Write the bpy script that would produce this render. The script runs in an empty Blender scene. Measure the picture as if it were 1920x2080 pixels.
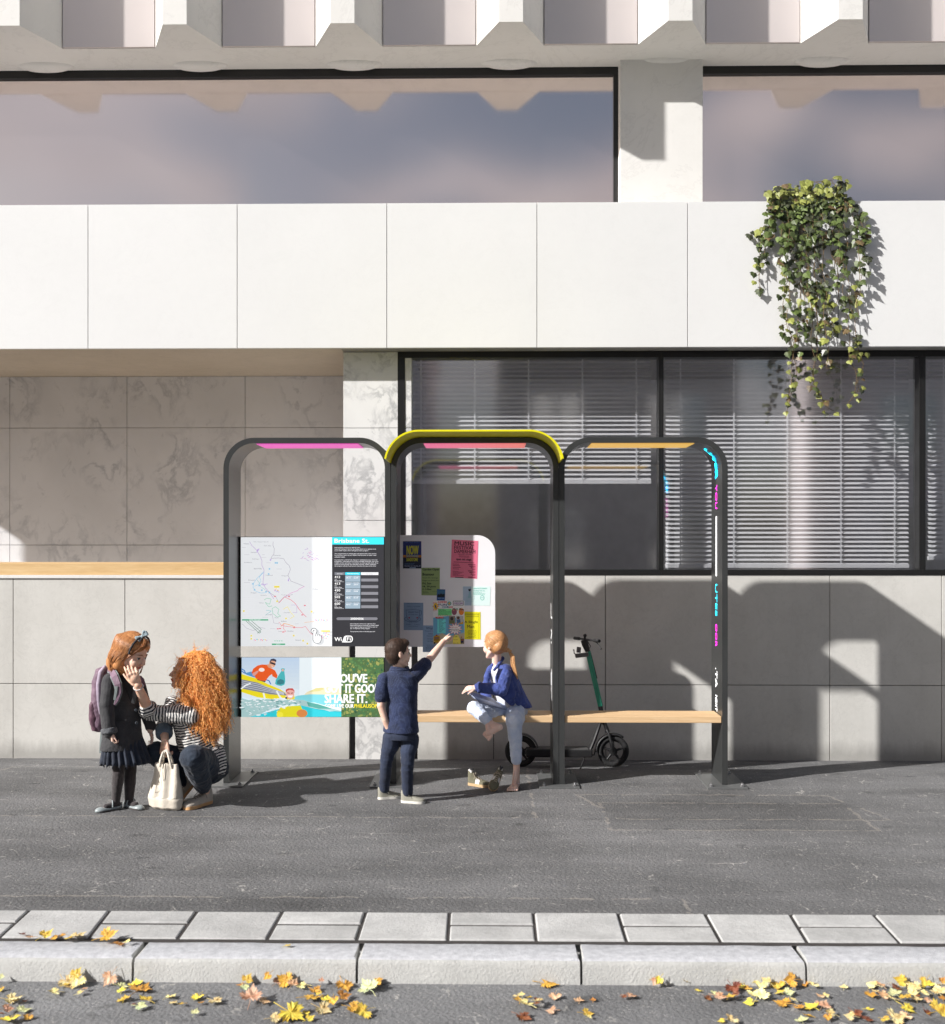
import bpy, bmesh, math, random
import numpy as np
from mathutils import Vector, Matrix, noise, Quaternion
R = math.radians
random.seed(7)
scene = bpy.context.scene
col = scene.collection
F = 2220.0; HZ = 1106.0; CH = 1.655
TH = math.atan(35.0 / F)
CAM = Vector((0, 0, CH))
_f = Vector((-math.sin(TH), math.cos(TH), 0)); _r = Vector((math.cos(TH), math.sin(TH), 0))

def P(px, py, Y):
    """a point of the photograph, carried out to its own depth Y (metres beyond the kerb side)"""
    d = _f + _r * ((px - 960) / F) + Vector((0, 0, 1)) * ((HZ - py) / F)
    return CAM + d * (Y / d.y)

def G(px, py, z=0.0):
    """the same, on the ground at height z"""
    d = _f + _r * ((px - 960) / F) + Vector((0, 0, 1)) * ((HZ - py) / F)
    return CAM + d * ((z - CH) / d.z)

def X(px, Y): return P(px, HZ, Y).x
def Z(py, Y, px=960): return P(px, py, Y).z

# ------------------------------------------------------------------ materials
def new_mat(name):
    m = bpy.data.materials.new(name); m.use_nodes = True
    nt = m.node_tree; b = nt.nodes['Principled BSDF']
    return m, nt, b

def ramp(nt, pts):
    r = nt.nodes.new('ShaderNodeValToRGB')
    e = r.color_ramp.elements
    while len(e) > 1: e.remove(e[-1])
    e[0].position = pts[0][0]; e[0].color = (*pts[0][1], 1)
    for p, c in pts[1:]:
        k = e.new(p); k.color = (*c, 1)
    return r

def texco(nt, scale=(1, 1, 1), rot=(0, 0, 0), kind='Object'):
    t = nt.nodes.new('ShaderNodeTexCoord'); mp = nt.nodes.new('ShaderNodeMapping')
    mp.inputs['Scale'].default_value = scale; mp.inputs['Rotation'].default_value = rot
    nt.links.new(t.outputs[kind], mp.inputs[0])
    return mp.outputs[0]

def nz(nt, co, scale, detail=4, rough=.55, dist=0):
    n = nt.nodes.new('ShaderNodeTexNoise'); n.inputs['Scale'].default_value = scale
    n.inputs['Detail'].default_value = detail; n.inputs['Roughness'].default_value = rough
    n.inputs['Distortion'].default_value = dist
    if co is not None: nt.links.new(co, n.inputs['Vector'])
    return n.outputs['Fac']

def math_(nt, op, a, b=None, c=None, clamp=False):
    n = nt.nodes.new('ShaderNodeMath'); n.operation = op; n.use_clamp = clamp
    for i, v in enumerate((a, b, c)):
        if v is None: continue
        if isinstance(v, (int, float)): n.inputs[i].default_value = v
        else: nt.links.new(v, n.inputs[i])
    return n.outputs[0]

def mixc(nt, fac, a, b, mode='MIX'):
    n = nt.nodes.new('ShaderNodeMix'); n.data_type = 'RGBA'; n.blend_type = mode
    if isinstance(fac, (int, float)): n.inputs[0].default_value = fac
    else: nt.links.new(fac, n.inputs[0])
    for i, v in ((6, a), (7, b)):
        if isinstance(v, tuple): n.inputs[i].default_value = (*v[:3], 1)
        else: nt.links.new(v, n.inputs[i])
    return n.outputs[2]

def bump(nt, b, h, strength=.3, dist=.01):
    n = nt.nodes.new('ShaderNodeBump'); n.inputs['Strength'].default_value = strength
    n.inputs['Distance'].default_value = dist
    nt.links.new(h, n.inputs['Height']); nt.links.new(n.outputs[0], b.inputs['Normal'])

def mat(name, c, rough=.6, var=.12, vscale=8, bs=0, bscale=60, metal=0, emit=0, spec=.5, coat=0, sheen=0):
    """a plain procedural finish with slight tonal variation and optional fine relief"""
    m, nt, b = new_mat(name)
    co = texco(nt)
    b.inputs['Roughness'].default_value = rough; b.inputs['Metallic'].default_value = metal
    b.inputs['Specular IOR Level'].default_value = spec
    if coat: b.inputs['Coat Weight'].default_value = coat
    if sheen: b.inputs['Sheen Weight'].default_value = sheen
    if var:
        f = nz(nt, co, vscale, 4)
        r = ramp(nt, [(.25, tuple(x * (1 - var) for x in c)), (.75, tuple(min(1, x * (1 + var)) for x in c))])
        nt.links.new(f, r.inputs[0]); nt.links.new(r.outputs[0], b.inputs['Base Color'])
        if emit: nt.links.new(r.outputs[0], b.inputs['Emission Color'])
    else:
        b.inputs['Base Color'].default_value = (*c, 1)
        if emit: b.inputs['Emission Color'].default_value = (*c, 1)
    if emit: b.inputs['Emission Strength'].default_value = emit
    if bs: bump(nt, b, nz(nt, co, bscale, 5, .6), bs, .01)
    return m

_flat = {}
def ink(c, emit=0, rough=.6):
    """printed colour"""
    k = (tuple(round(x, 3) for x in c), emit, rough)
    if k not in _flat:
        if .15 < emit < 1:      # a backlit screen: dark face, most of the colour comes from behind
            m, nt, b = new_mat('screen_pixel'); b.inputs['Base Color'].default_value = (c[0] * .35, c[1] * .35, c[2] * .35, 1); b.inputs['Roughness'].default_value = .45
            b.inputs['Emission Color'].default_value = (*c, 1); b.inputs['Emission Strength'].default_value = emit * 1.35; _flat[k] = m
        else: _flat[k] = mat('print', c, rough, .03, 30, emit=emit)
    return _flat[k]

def srgb(*c):
    return tuple(((x / 255) / 12.92 if x / 255 <= .04045 else ((x / 255 + .055) / 1.055) ** 2.4) for x in c)

# ------------------------------------------------------------------ mesh building
class MB:
    def __init__(s): s.v = []; s.f = []; s.mi = []; s.mats = []; s.sm = []
    def m(s, material):
        if material is None: return 0
        if material not in s.mats: s.mats.append(material)
        return s.mats.index(material)
    def add(s, vs, fs, material=None, smooth=False):
        o = len(s.v); s.v += [tuple(v) for v in vs]; k = s.m(material)
        for f in fs: s.f.append(tuple(i + o for i in f)); s.mi.append(k); s.sm.append(smooth)
        return s
    def box(s, lo, hi, material=None, M=None):
        x0, y0, z0 = lo; x1, y1, z1 = hi
        v = [Vector(p) for p in ((x0,y0,z0),(x1,y0,z0),(x1,y1,z0),(x0,y1,z0),(x0,y0,z1),(x1,y0,z1),(x1,y1,z1),(x0,y1,z1))]
        if M is not None: v = [M @ p for p in v]
        return s.add(v, [(0,3,2,1),(4,5,6,7),(0,1,5,4),(1,2,6,5),(2,3,7,6),(3,0,4,7)], material)
    def prism(s, pts, axis, a, b, material=None, smooth=False):
        """polygon pts (2-D) extruded along axis ('x','y','z') from a to b"""
        def mk(p, t):
            if axis == 'x': return (t, p[0], p[1])
            if axis == 'y': return (p[0], t, p[1])
            return (p[0], p[1], t)
        n = len(pts)
        v = [mk(p, a) for p in pts] + [mk(p, b) for p in pts]
        fs = [(i, (i + 1) % n, (i + 1) % n + n, i + n) for i in range(n)]
        s.add(v, fs, material, smooth)
        s.add(v, [tuple(range(n - 1, -1, -1)), tuple(range(n, 2 * n))], material)
        return s
    def tube(s, pts, r, material=None, n=8, cap=True, closed=False):
        pts = [Vector(p) for p in pts]; N = len(pts)
        rs = r if isinstance(r, (list, tuple)) else [r] * N
        vs = []; up = None
        for i, p in enumerate(pts):
            a = pts[(i - 1) % N] if (closed or i > 0) else p
            b = pts[(i + 1) % N] if (closed or i < N - 1) else p
            t = (b - a)
            if t.length < 1e-9: t = Vector((0, 0, 1))
            t.normalize()
            if up is None:
                up = Vector((0, 0, 1)) if abs(t.z) < .9 else Vector((1, 0, 0))
            u = up - t * up.dot(t)
            if u.length < 1e-6: u = t.orthogonal()
            u.normalize(); up = u; w = t.cross(u)
            for k in range(n):
                an = 2 * math.pi * k / n
                vs.append(p + (u * math.cos(an) + w * math.sin(an)) * rs[i])
        fs = []
        for i in range(N if closed else N - 1):
            j = (i + 1) % N
            for k in range(n):
                k2 = (k + 1) % n
                fs.append((i * n + k, i * n + k2, j * n + k2, j * n + k))
        s.add(vs, fs, material, True)
        if cap and not closed:
            s.add(vs[:n], [tuple(range(n - 1, -1, -1))], material)
            s.add(vs[-n:], [tuple(range(n))], material)
        return s
    def ell(s, c, r, material=None, M=None, seg=16, rings=10):
        """ellipsoid; M rotates"""
        c = Vector(c); r = (r, r, r) if isinstance(r, (int, float)) else r
        vs = []
        for i in range(rings + 1):
            th = math.pi * i / rings
            for k in range(seg):
                ph = 2 * math.pi * k / seg
                p = Vector((r[0] * math.sin(th) * math.cos(ph), r[1] * math.sin(th) * math.sin(ph), r[2] * math.cos(th)))
                if M is not None: p = M @ p
                vs.append(c + p)
        fs = []
        for i in range(rings):
            for k in range(seg):
                k2 = (k + 1) % seg
                fs.append((i * seg + k, (i + 1) * seg + k, (i + 1) * seg + k2, i * seg + k2))
        return s.add(vs, fs, material, True)
    def caps(s, p0, r0, p1, r1, material=None, n=14):
        """round-ended tapered limb"""
        p0 = Vector(p0); p1 = Vector(p1); t = p1 - p0; L = t.length
        if L < 1e-6: return s.ell(p0, max(r0, r1), material)
        t.normalize(); pts = []; rs = []
        for a in (-90, -65, -40, -15): pts.append(p0 + t * (r0 * math.sin(R(a)))); rs.append(max(1e-4, r0 * math.cos(R(a))))
        for a in (15, 40, 65, 90): pts.append(p1 + t * (r1 * math.sin(R(a)))); rs.append(max(1e-4, r1 * math.cos(R(a))))
        return s.tube(pts, rs, material, n)
    def chain(s, pts, rs, material=None):
        for i in range(len(pts) - 1): s.caps(pts[i], rs[i], pts[i + 1], rs[i + 1], material)
        return s
    def loft(s, secs, material=None, n=24, cap=True, smooth=True):
        """secs: (centre, a, b, side, front) elliptical sections; side/front unit vectors"""
        vs = []
        for c, a, b, sd, fr in secs:
            c = Vector(c); sd = Vector(sd).normalized(); fr = Vector(fr).normalized()
            for k in range(n):
                an = 2 * math.pi * k / n
                vs.append(c + sd * a * math.cos(an) + fr * b * math.sin(an))
        fs = []
        for i in range(len(secs) - 1):
            for k in range(n):
                k2 = (k + 1) % n
                fs.append((i * n + k, i * n + k2, (i + 1) * n + k2, (i + 1) * n + k))
        s.add(vs, fs, material, smooth)
        if cap:
            L = (len(secs) - 1) * n
            s.add(vs[:n], [tuple(range(n - 1, -1, -1))], material)
            s.add(vs[L:], [tuple(range(n))], material)
        return s
    def build(s, name, parent=None, material=None, bevel=0, fixn=True):
        me = bpy.data.meshes.new(name)
        me.from_pydata([tuple(v) for v in s.v], [], s.f)
        for m_ in s.mats: me.materials.append(m_)
        if material is not None and not s.mats: me.materials.append(material)
        me.polygons.foreach_set('material_index', s.mi)
        me.polygons.foreach_set('use_smooth', s.sm)
        me.update()
        if fixn:
            bm = bmesh.new(); bm.from_mesh(me)
            bmesh.ops.recalc_face_normals(bm, faces=bm.faces)
            bm.to_mesh(me); bm.free()
        o = bpy.data.objects.new(name, me); col.objects.link(o)
        if parent is not None: o.parent = parent
        if bevel:
            b = o.modifiers.new('bevel', 'BEVEL'); b.width = bevel; b.segments = 2; b.limit_method = 'ANGLE'; b.angle_limit = R(40)
        return o

def tag(o, label=None, cat=None, group=None, kind=None):
    if label: o['label'] = label
    if cat: o['category'] = cat
    if group: o['group'] = group
    if kind: o['kind'] = kind
    return o

def empty(name, loc=(0, 0, 0), label=None, cat=None, group=None):
    """an Empty at the base of a thing; its parts keep world coordinates through rebase()"""
    o = bpy.data.objects.new(name, None); col.objects.link(o); o.location = loc; o.empty_display_size = .1
    return tag(o, label, cat, group)

def rebase(root):
    """parts were modelled in world coordinates: hang them on the moved Empty without moving them"""
    bpy.context.view_layer.update()
    for c in root.children:
        c.matrix_parent_inverse = root.matrix_world.inverted()

def remesh(mb, name, voxel=.004, smooth=6, parent=None, mats=None, fold=None, adapt=0, sfac=.5):
    """union of the overlapping solids in mb into ONE continuous skin"""
    me = bpy.data.meshes.new('tmp'); me.from_pydata([tuple(v) for v in mb.v], [], mb.f)
    bm = bmesh.new(); bm.from_mesh(me); bmesh.ops.remove_doubles(bm, verts=bm.verts, dist=1e-5)
    bmesh.ops.recalc_face_normals(bm, faces=bm.faces); bm.to_mesh(me); bm.free()
    o = bpy.data.objects.new('tmp', me); col.objects.link(o)
    r = o.modifiers.new('r', 'REMESH'); r.mode = 'VOXEL'; r.voxel_size = voxel; r.adaptivity = adapt
    if smooth:
        sm = o.modifiers.new('s', 'SMOOTH'); sm.factor = sfac; sm.iterations = smooth
    bpy.context.view_layer.update()
    dg = bpy.context.evaluated_depsgraph_get()
    nm = bpy.data.meshes.new_from_object(o.evaluated_get(dg))
    bpy.data.objects.remove(o); bpy.data.meshes.remove(me)
    nm.name = name
    n = len(nm.vertices)
    co = np.empty(n * 3, dtype=np.float32); nm.vertices.foreach_get('co', co); co = co.reshape(-1, 3)
    if fold is not None:
        no = np.empty(n * 3, dtype=np.float32); nm.vertices.foreach_get('normal', no); no = no.reshape(-1, 3)
        d = np.array([fold(Vector(c)) for c in co], dtype=np.float32)
        co = co + no * d[:, None]; nm.vertices.foreach_set('co', co.ravel()); nm.update()
    nm.polygons.foreach_set('use_smooth', [True] * len(nm.polygons))
    nm.materials.clear()
    for m_ in (mats or []): nm.materials.append(m_)
    ob = bpy.data.objects.new(name, nm); col.objects.link(ob)
    if parent is not None: ob.parent = parent
    return ob

def face_centres(ob):
    me = ob.data; n = len(me.polygons)
    c = np.empty(n * 3, dtype=np.float32); me.polygons.foreach_get('center', c)
    return c.reshape(-1, 3)

def cut(ob, keep):
    """drop the faces for which keep(centres) is False (a neckline, a cuff, a hem)"""
    c = face_centres(ob); k = keep(c)
    bm = bmesh.new(); bm.from_mesh(ob.data); bm.faces.ensure_lookup_table()
    bmesh.ops.delete(bm, geom=[bm.faces[i] for i in np.nonzero(~k)[0]], context='FACES')
    bm.to_mesh(ob.data); bm.free(); ob.data.update()
    return ob

def solid(ob, t=.003):
    m_ = ob.modifiers.new('thick', 'SOLIDIFY'); m_.thickness = t; m_.offset = 0
    return ob

def along(ob, segs, name='along'):
    """store, per vertex, the distance travelled along the nearest of segs [(p0,p1,start,radius)]"""
    me = ob.data; n = len(me.vertices)
    co = np.empty(n * 3, dtype=np.float32); me.vertices.foreach_get('co', co); co = co.reshape(-1, 3)
    best = np.full(n, 1e9); val = np.zeros(n)
    for p0, p1, st, rr in segs:
        a = np.array(p0); b = np.array(p1); ab = b - a; L = np.linalg.norm(ab)
        t = ((co - a) @ ab) / (L * L); tc = np.clip(t, 0, 1)
        d = np.linalg.norm(co - (a + tc[:, None] * ab), axis=1) / rr
        w = d < best
        best[w] = d[w]; val[w] = st + t[w] * L
    at = me.attributes.new(name, 'FLOAT', 'POINT'); at.data.foreach_set('value', val.astype(np.float32))

# ------------------------------------------------------------------ lettering
_txt = {}
def text_geo(s, bold=0):
    k = (s, bold)
    if k in _txt: return _txt[k]
    cu = bpy.data.curves.new('t', 'FONT'); cu.body = s; cu.resolution_u = 2; cu.offset = bold
    cu.fill_mode = 'FRONT'; cu.dimensions = '2D'
    o = bpy.data.objects.new('t', cu); col.objects.link(o)
    bpy.context.view_layer.update()
    me = bpy.data.meshes.new_from_object(o.evaluated_get(bpy.context.evaluated_depsgraph_get()))
    vs = [tuple(v.co) for v in me.vertices]; fs = [tuple(p.vertices) for p in me.polygons]
    bpy.data.objects.remove(o); bpy.data.curves.remove(cu); bpy.data.meshes.remove(me)
    _txt[k] = (vs, fs)
    return _txt[k]

class Sheet:
    """a flat print: photo-pixel coordinates on a plane of depth Y, each ink a hair in front of the last"""
    def __init__(s, mb, Y, step=.0004, frame=None):
        s.mb = mb; s.Y = Y; s.k = 0; s.step = step; s.frame = frame
    def pt(s, px, py):
        if s.frame: return s.frame(px, py, s.k * s.step)
        p = P(px, py, s.Y); return Vector((p.x, s.Y - s.k * s.step, p.z))
    def poly(s, pts, material, up=1):
        s.k += up
        s.mb.add([s.pt(*p) for p in pts], [tuple(range(len(pts)))], material)
    def rect(s, x0, y0, x1, y1, material, up=1): s.poly([(x0, y0), (x1, y0), (x1, y1), (x0, y1)], material, up)
    def circ(s, x, y, r, material, ry=None, up=1, n=20):
        ry = ry or r
        s.poly([(x + r * math.cos(2 * math.pi * i / n), y + ry * math.sin(2 * math.pi * i / n)) for i in range(n)], material, up)
    def line(s, pts, w, material, up=1):
        s.k += up
        for i in range(len(pts) - 1):
            a = Vector(pts[i]); b = Vector(pts[i + 1]); d = b - a
            if d.length < 1e-6: continue
            n = Vector((-d.y, d.x)).normalized() * w * .62; e = d.normalized() * w * .3
            q = [a + n - e, b + n + e, b - n + e, a - n - e]
            s.k += .02
            s.mb.add([s.pt(*p) for p in q], [(0, 1, 2, 3)], material)
    def text(s, t, x0, y0, x1, y1, material, bold=0, up=1, rot=0):
        """t fitted to the box x0..x1, y0 (top) .. y1 (baseline side)"""
        s.k += up
        vs, fs = text_geo(t, 0)
        if not vs: return
        ax = min(v[0] for v in vs); bx = max(v[0] for v in vs); ay = min(v[1] for v in vs); by = max(v[1] for v in vs)
        cx, cy = (x0 + x1) / 2, (y0 + y1) / 2; c, sn = math.cos(R(rot)), math.sin(R(rot))
        b = bold * 1.6 * (y1 - y0)      # heavier weights: the same letters laid again, a hair aside
        for ox, oy in (((0, 0),) if abs(b) < 1e-6 else ((-b, -b * .5), (b, -b * .5), (-b, b * .5), (b, b * .5))):
            out = []
            for v in vs:
                u = x0 + (v[0] - ax) / (bx - ax) * (x1 - x0); w = y1 - (v[1] - ay) / (by - ay) * (y1 - y0)
                du, dw = u - cx + ox, w - cy + oy
                out.append(s.pt(cx + du * c - dw * sn, cy + du * sn + dw * c))
            s.k += .03
            s.mb.add(out, fs, material)
# ------------------------------------------------------------------ finishes of the setting
YF, YB, YW, YBAND = 7.5, 7.86, 8.7, 8.51

def m_asphalt(name, base, patchy=True, seed=0.0):
    m, nt, b = new_mat(name)
    co = texco(nt)
    big = nz(nt, co, .9, 5, .6)
    st = nz(nt, texco(nt, (.5, 2.2, 1)), 1.6, 5, .6)
    fine = nz(nt, co, 55, 6, .75)
    spk = nt.nodes.new('ShaderNodeTexVoronoi'); spk.inputs['Scale'].default_value = 60
    nt.links.new(co, spk.inputs['Vector'])
    lo = tuple(x * .48 for x in base); hi = tuple(x * 1.35 for x in base)
    r = ramp(nt, [(.36, lo), (.66, hi)])
    s = math_(nt, 'ADD', math_(nt, 'MULTIPLY', big, .42), math_(nt, 'ADD', math_(nt, 'MULTIPLY', st, .33), math_(nt, 'MULTIPLY', fine, .25)))
    nt.links.new(s, r.inputs[0])
    c = r.outputs[0]
    # pale stone chips
    chip = math_(nt, 'MULTIPLY', math_(nt, 'LESS_THAN', spk.outputs['Distance'], .22), math_(nt, 'GREATER_THAN', nz(nt, co, 14, 3), .54))
    c = mixc(nt, math_(nt, 'MULTIPLY', chip, .5), c, (.52, .50, .47))
    # broken pale cracks: cell borders, warped, only here and there
    wv = nt.nodes.new('ShaderNodeTexNoise'); wv.inputs['Scale'].default_value = 5; wv.inputs['Detail'].default_value = 4
    nt.links.new(co, wv.inputs['Vector'])
    va = nt.nodes.new('ShaderNodeVectorMath'); va.operation = 'MULTIPLY_ADD'
    nt.links.new(wv.outputs['Color'], va.inputs[0]); va.inputs[1].default_value = (.22, .22, .22); nt.links.new(co, va.inputs[2])
    for sc_, wd, th, st_ in ((2.2, .009, .54, .62), (5.5, .018, .54, .5), (12, .035, .57, .3)):
        v = nt.nodes.new('ShaderNodeTexVoronoi'); v.feature = 'DISTANCE_TO_EDGE'; v.inputs['Scale'].default_value = sc_
        nt.links.new(va.outputs[0], v.inputs['Vector'])
        k = math_(nt, 'LESS_THAN', v.outputs['Distance'], wd)
        gate = math_(nt, 'MULTIPLY', math_(nt, 'SUBTRACT', nz(nt, co, 3.3 + sc_, 6, .8), th), 12, clamp=True)
        c = mixc(nt, math_(nt, 'MULTIPLY', math_(nt, 'MULTIPLY', k, gate), st_), c, (.56, .54, .50))
    # dark oily spots
    sp = math_(nt, 'MULTIPLY', math_(nt, 'SUBTRACT', nz(nt, texco(nt, (1, 1.6, 1)), 4.2, 2), .66), 14, clamp=True)
    c = mixc(nt, math_(nt, 'MULTIPLY', sp, .45), c, (.03, .03, .03))
    if patchy:
        # old repairs: darker rectangles with a ragged rim
        g = nt.nodes.new('ShaderNodeSeparateXYZ'); t = nt.nodes.new('ShaderNodeTexCoord'); nt.links.new(t.outputs['Object'], g.inputs[0])
        jag = math_(nt, 'MULTIPLY', math_(nt, 'SUBTRACT', nz(nt, co, 7, 4, .7), .5), .10)
        def boxm(x0, x1, y0, y1, sk):
            xx = math_(nt, 'ADD', math_(nt, 'ADD', g.outputs[0], jag), math_(nt, 'MULTIPLY', g.outputs[1], sk))
            yy = math_(nt, 'ADD', g.outputs[1], jag)
            dx = math_(nt, 'SUBTRACT', (x1 - x0) / 2, math_(nt, 'ABSOLUTE', math_(nt, 'SUBTRACT', xx, (x0 + x1) / 2)))
            dy = math_(nt, 'SUBTRACT', (y1 - y0) / 2, math_(nt, 'ABSOLUTE', math_(nt, 'SUBTRACT', yy, (y0 + y1) / 2)))
            return math_(nt, 'MINIMUM', dx, dy)
        for x0, x1, y0, y1, sk, dk in ((.7, 2.25, 6.35, 7.02, 0, .17), (-3.6, .28, 6.62, 8.2, 0, .10), (2.75, 4.4, 6.6, 7.25, .3, .15), (-5, .9, 4.7, 5.12, 0, .16)):
            d = boxm(x0, x1, y0, y1, sk)
            c = mixc(nt, math_(nt, 'MULTIPLY', math_(nt, 'MULTIPLY', d, 60, clamp=True), dk), c, (.035, .034, .033))
            rim = math_(nt, 'LESS_THAN', math_(nt, 'ABSOLUTE', math_(nt, 'SUBTRACT', d, .004)), .010)
            c = mixc(nt, math_(nt, 'MULTIPLY', math_(nt, 'MULTIPLY', rim, math_(nt, 'GREATER_THAN', nz(nt, co, 5, 4), .45)), .42), c, (.36, .33, .29))
    nt.links.new(c, b.inputs['Base Color'])
    b.inputs['Roughness'].default_value = .82; b.inputs['Specular IOR Level'].default_value = .35
    bump(nt, b, math_(nt, 'ADD', nz(nt, co, 130, 6, .8), math_(nt, 'MULTIPLY', spk.outputs['Distance'], .9)), .7, .006)
    return m

def m_stone(name, lo, hi, scale=2.2, spots=0, bs=.25, bsc=90, rough=.8, dirt=0, tone=.05, vein=.14):
    m, nt, b = new_mat(name); co = texco(nt)
    f = math_(nt, 'ADD', math_(nt, 'MULTIPLY', nz(nt, co, scale, 6, .62), .7), math_(nt, 'MULTIPLY', nz(nt, co, scale * 14, 5, .7), .3))
    r = ramp(nt, [(.34, lo), (.64, hi)]); nt.links.new(f, r.inputs[0]); c = r.outputs[0]
    if spots:
        s = math_(nt, 'MULTIPLY', math_(nt, 'SUBTRACT', nz(nt, co, scale * 6, 3, .7, 1), .67), 9, clamp=True)
        c = mixc(nt, math_(nt, 'MULTIPLY', s, spots), c, tuple(x * .45 for x in lo))
    # hairline veins
    n = nz(nt, co, scale * 1.7, 8, .68, .6)
    v = math_(nt, 'SUBTRACT', 1, math_(nt, 'MULTIPLY', math_(nt, 'ABSOLUTE', math_(nt, 'SUBTRACT', n, .5)), 60), clamp=True)
    c = mixc(nt, math_(nt, 'MULTIPLY', v, vein), c, tuple(x * .5 for x in lo))
    # every stone its own shade, and a rim of dirt where it meets the pavement
    isl = nt.nodes.new('ShaderNodeNewGeometry'); hv = nt.nodes.new('ShaderNodeHueSaturation'); nt.links.new(c, hv.inputs['Color']); nt.links.new(math_(nt, 'ADD', math_(nt, 'MULTIPLY', isl.outputs['Random Per Island'], tone), 1 - tone / 2), hv.inputs['Value']); c = hv.outputs[0]
    if dirt:
        g = nt.nodes.new('ShaderNodeSeparateXYZ'); nt.links.new(isl.outputs['Position'], g.inputs[0])
        d_ = math_(nt, 'SUBTRACT', math_(nt, 'ADD', .02, math_(nt, 'MULTIPLY', nz(nt, texco(nt, (1, 1, .2)), 9, 5, .7), .16)), g.outputs[2])
        c = mixc(nt, math_(nt, 'MULTIPLY', math_(nt, 'MULTIPLY', d_, 9, clamp=True), dirt), c, (.12, .11, .10))
        sk_ = math_(nt, 'MULTIPLY', math_(nt, 'SUBTRACT', nz(nt, texco(nt, (1, 1, .09)), 5, 4, .6), .56), 4, clamp=True)
        c = mixc(nt, math_(nt, 'MULTIPLY', sk_, dirt * .28), c, (.22, .21, .19))
    nt.links.new(c, b.inputs['Base Color']); b.inputs['Roughness'].default_value = rough
    bump(nt, b, nz(nt, co, bsc, 5, .7), bs, .008)
    return m

def m_marble(name, base, vein, amt=.6, sc=1.5):
    m, nt, b = new_mat(name); co = texco(nt, (1, 1, .8), (0, R(25), 0))
    n1 = nz(nt, co, sc * 1.6, 7, .62, .35); n2 = nz(nt, co, sc * .8, 3, .6)
    v = math_(nt, 'SUBTRACT', 1, math_(nt, 'MULTIPLY', math_(nt, 'ABSOLUTE', math_(nt, 'SUBTRACT', n1, .5)), 16), clamp=True)
    g = math_(nt, 'MULTIPLY', math_(nt, 'SUBTRACT', n2, .46), 6, clamp=True)
    sp = math_(nt, 'MULTIPLY', math_(nt, 'SUBTRACT', nz(nt, co, sc * 2.6, 5, .7, .8), .60), 7, clamp=True)
    r = ramp(nt, [(.3, tuple(x * .88 for x in base)), (.7, base)]); nt.links.new(nz(nt, co, sc * .7, 5), r.inputs[0])
    c = mixc(nt, math_(nt, 'MULTIPLY', math_(nt, 'MULTIPLY', v, g), amt), r.outputs[0], vein)
    c = mixc(nt, math_(nt, 'MULTIPLY', sp, amt * .8), c, vein)
    nt.links.new(c, b.inputs['Base Color']); b.inputs['Roughness'].default_value = .38
    return m

def m_clear():
    m = bpy.data.materials.new('clear_glass'); m.use_nodes = True; nt = m.node_tree; nt.nodes.clear()
    o = nt.nodes.new('ShaderNodeOutputMaterial'); t = nt.nodes.new('ShaderNodeBsdfTransparent'); nt.links.new(t.outputs[0], o.inputs[0]); return m
def m_glass(name, refl, rough, tint=(1, 1, 1), back=None, colr=(.95, .95, .97), film=.02):
    m = bpy.data.materials.new(name); m.use_nodes = True; nt = m.node_tree; nt.nodes.clear()
    o = nt.nodes.new('ShaderNodeOutputMaterial'); g = nt.nodes.new('ShaderNodeBsdfGlossy')
    g.inputs['Roughness'].default_value = rough; g.inputs['Color'].default_value = (*colr, 1)
    mx = nt.nodes.new('ShaderNodeMixShader'); mx.inputs[0].default_value = refl
    if back is None:
        t = nt.nodes.new('ShaderNodeBsdfTransparent'); t.inputs['Color'].default_value = (*tint, 1)
        # a thin dusty film that catches a little light
        d = nt.nodes.new('ShaderNodeBsdfDiffuse'); d.inputs['Color'].default_value = (.5, .5, .52, 1)
        m2 = nt.nodes.new('ShaderNodeMixShader'); m2.inputs[0].default_value = film
        nt.links.new(t.outputs[0], m2.inputs[1]); nt.links.new(d.outputs[0], m2.inputs[2])
        nt.links.new(m2.outputs[0], mx.inputs[1])
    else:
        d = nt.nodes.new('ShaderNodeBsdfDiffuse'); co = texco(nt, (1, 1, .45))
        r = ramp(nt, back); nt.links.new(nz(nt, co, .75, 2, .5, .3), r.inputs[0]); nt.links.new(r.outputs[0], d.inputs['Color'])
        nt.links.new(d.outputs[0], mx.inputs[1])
    nt.links.new(g.outputs[0], mx.inputs[2]); nt.links.new(mx.outputs[0], o.inputs[0])
    return m

def m_wood(name, a, b_, rough=.5, sc=(1.2, 14, 14)):
    m, nt, b = new_mat(name); co = texco(nt, sc)
    f = math_(nt, 'ADD', math_(nt, 'MULTIPLY', nz(nt, co, 2.5, 5, .6, 1.2), .75), math_(nt, 'MULTIPLY', nz(nt, co, 16, 4), .25))
    r = ramp(nt, [(.32, a), (.66, b_)]); nt.links.new(f, r.inputs[0]); nt.links.new(r.outputs[0], b.inputs['Base Color'])
    b.inputs['Roughness'].default_value = rough; bump(nt, b, f, .12, .004)
    return m

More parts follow.
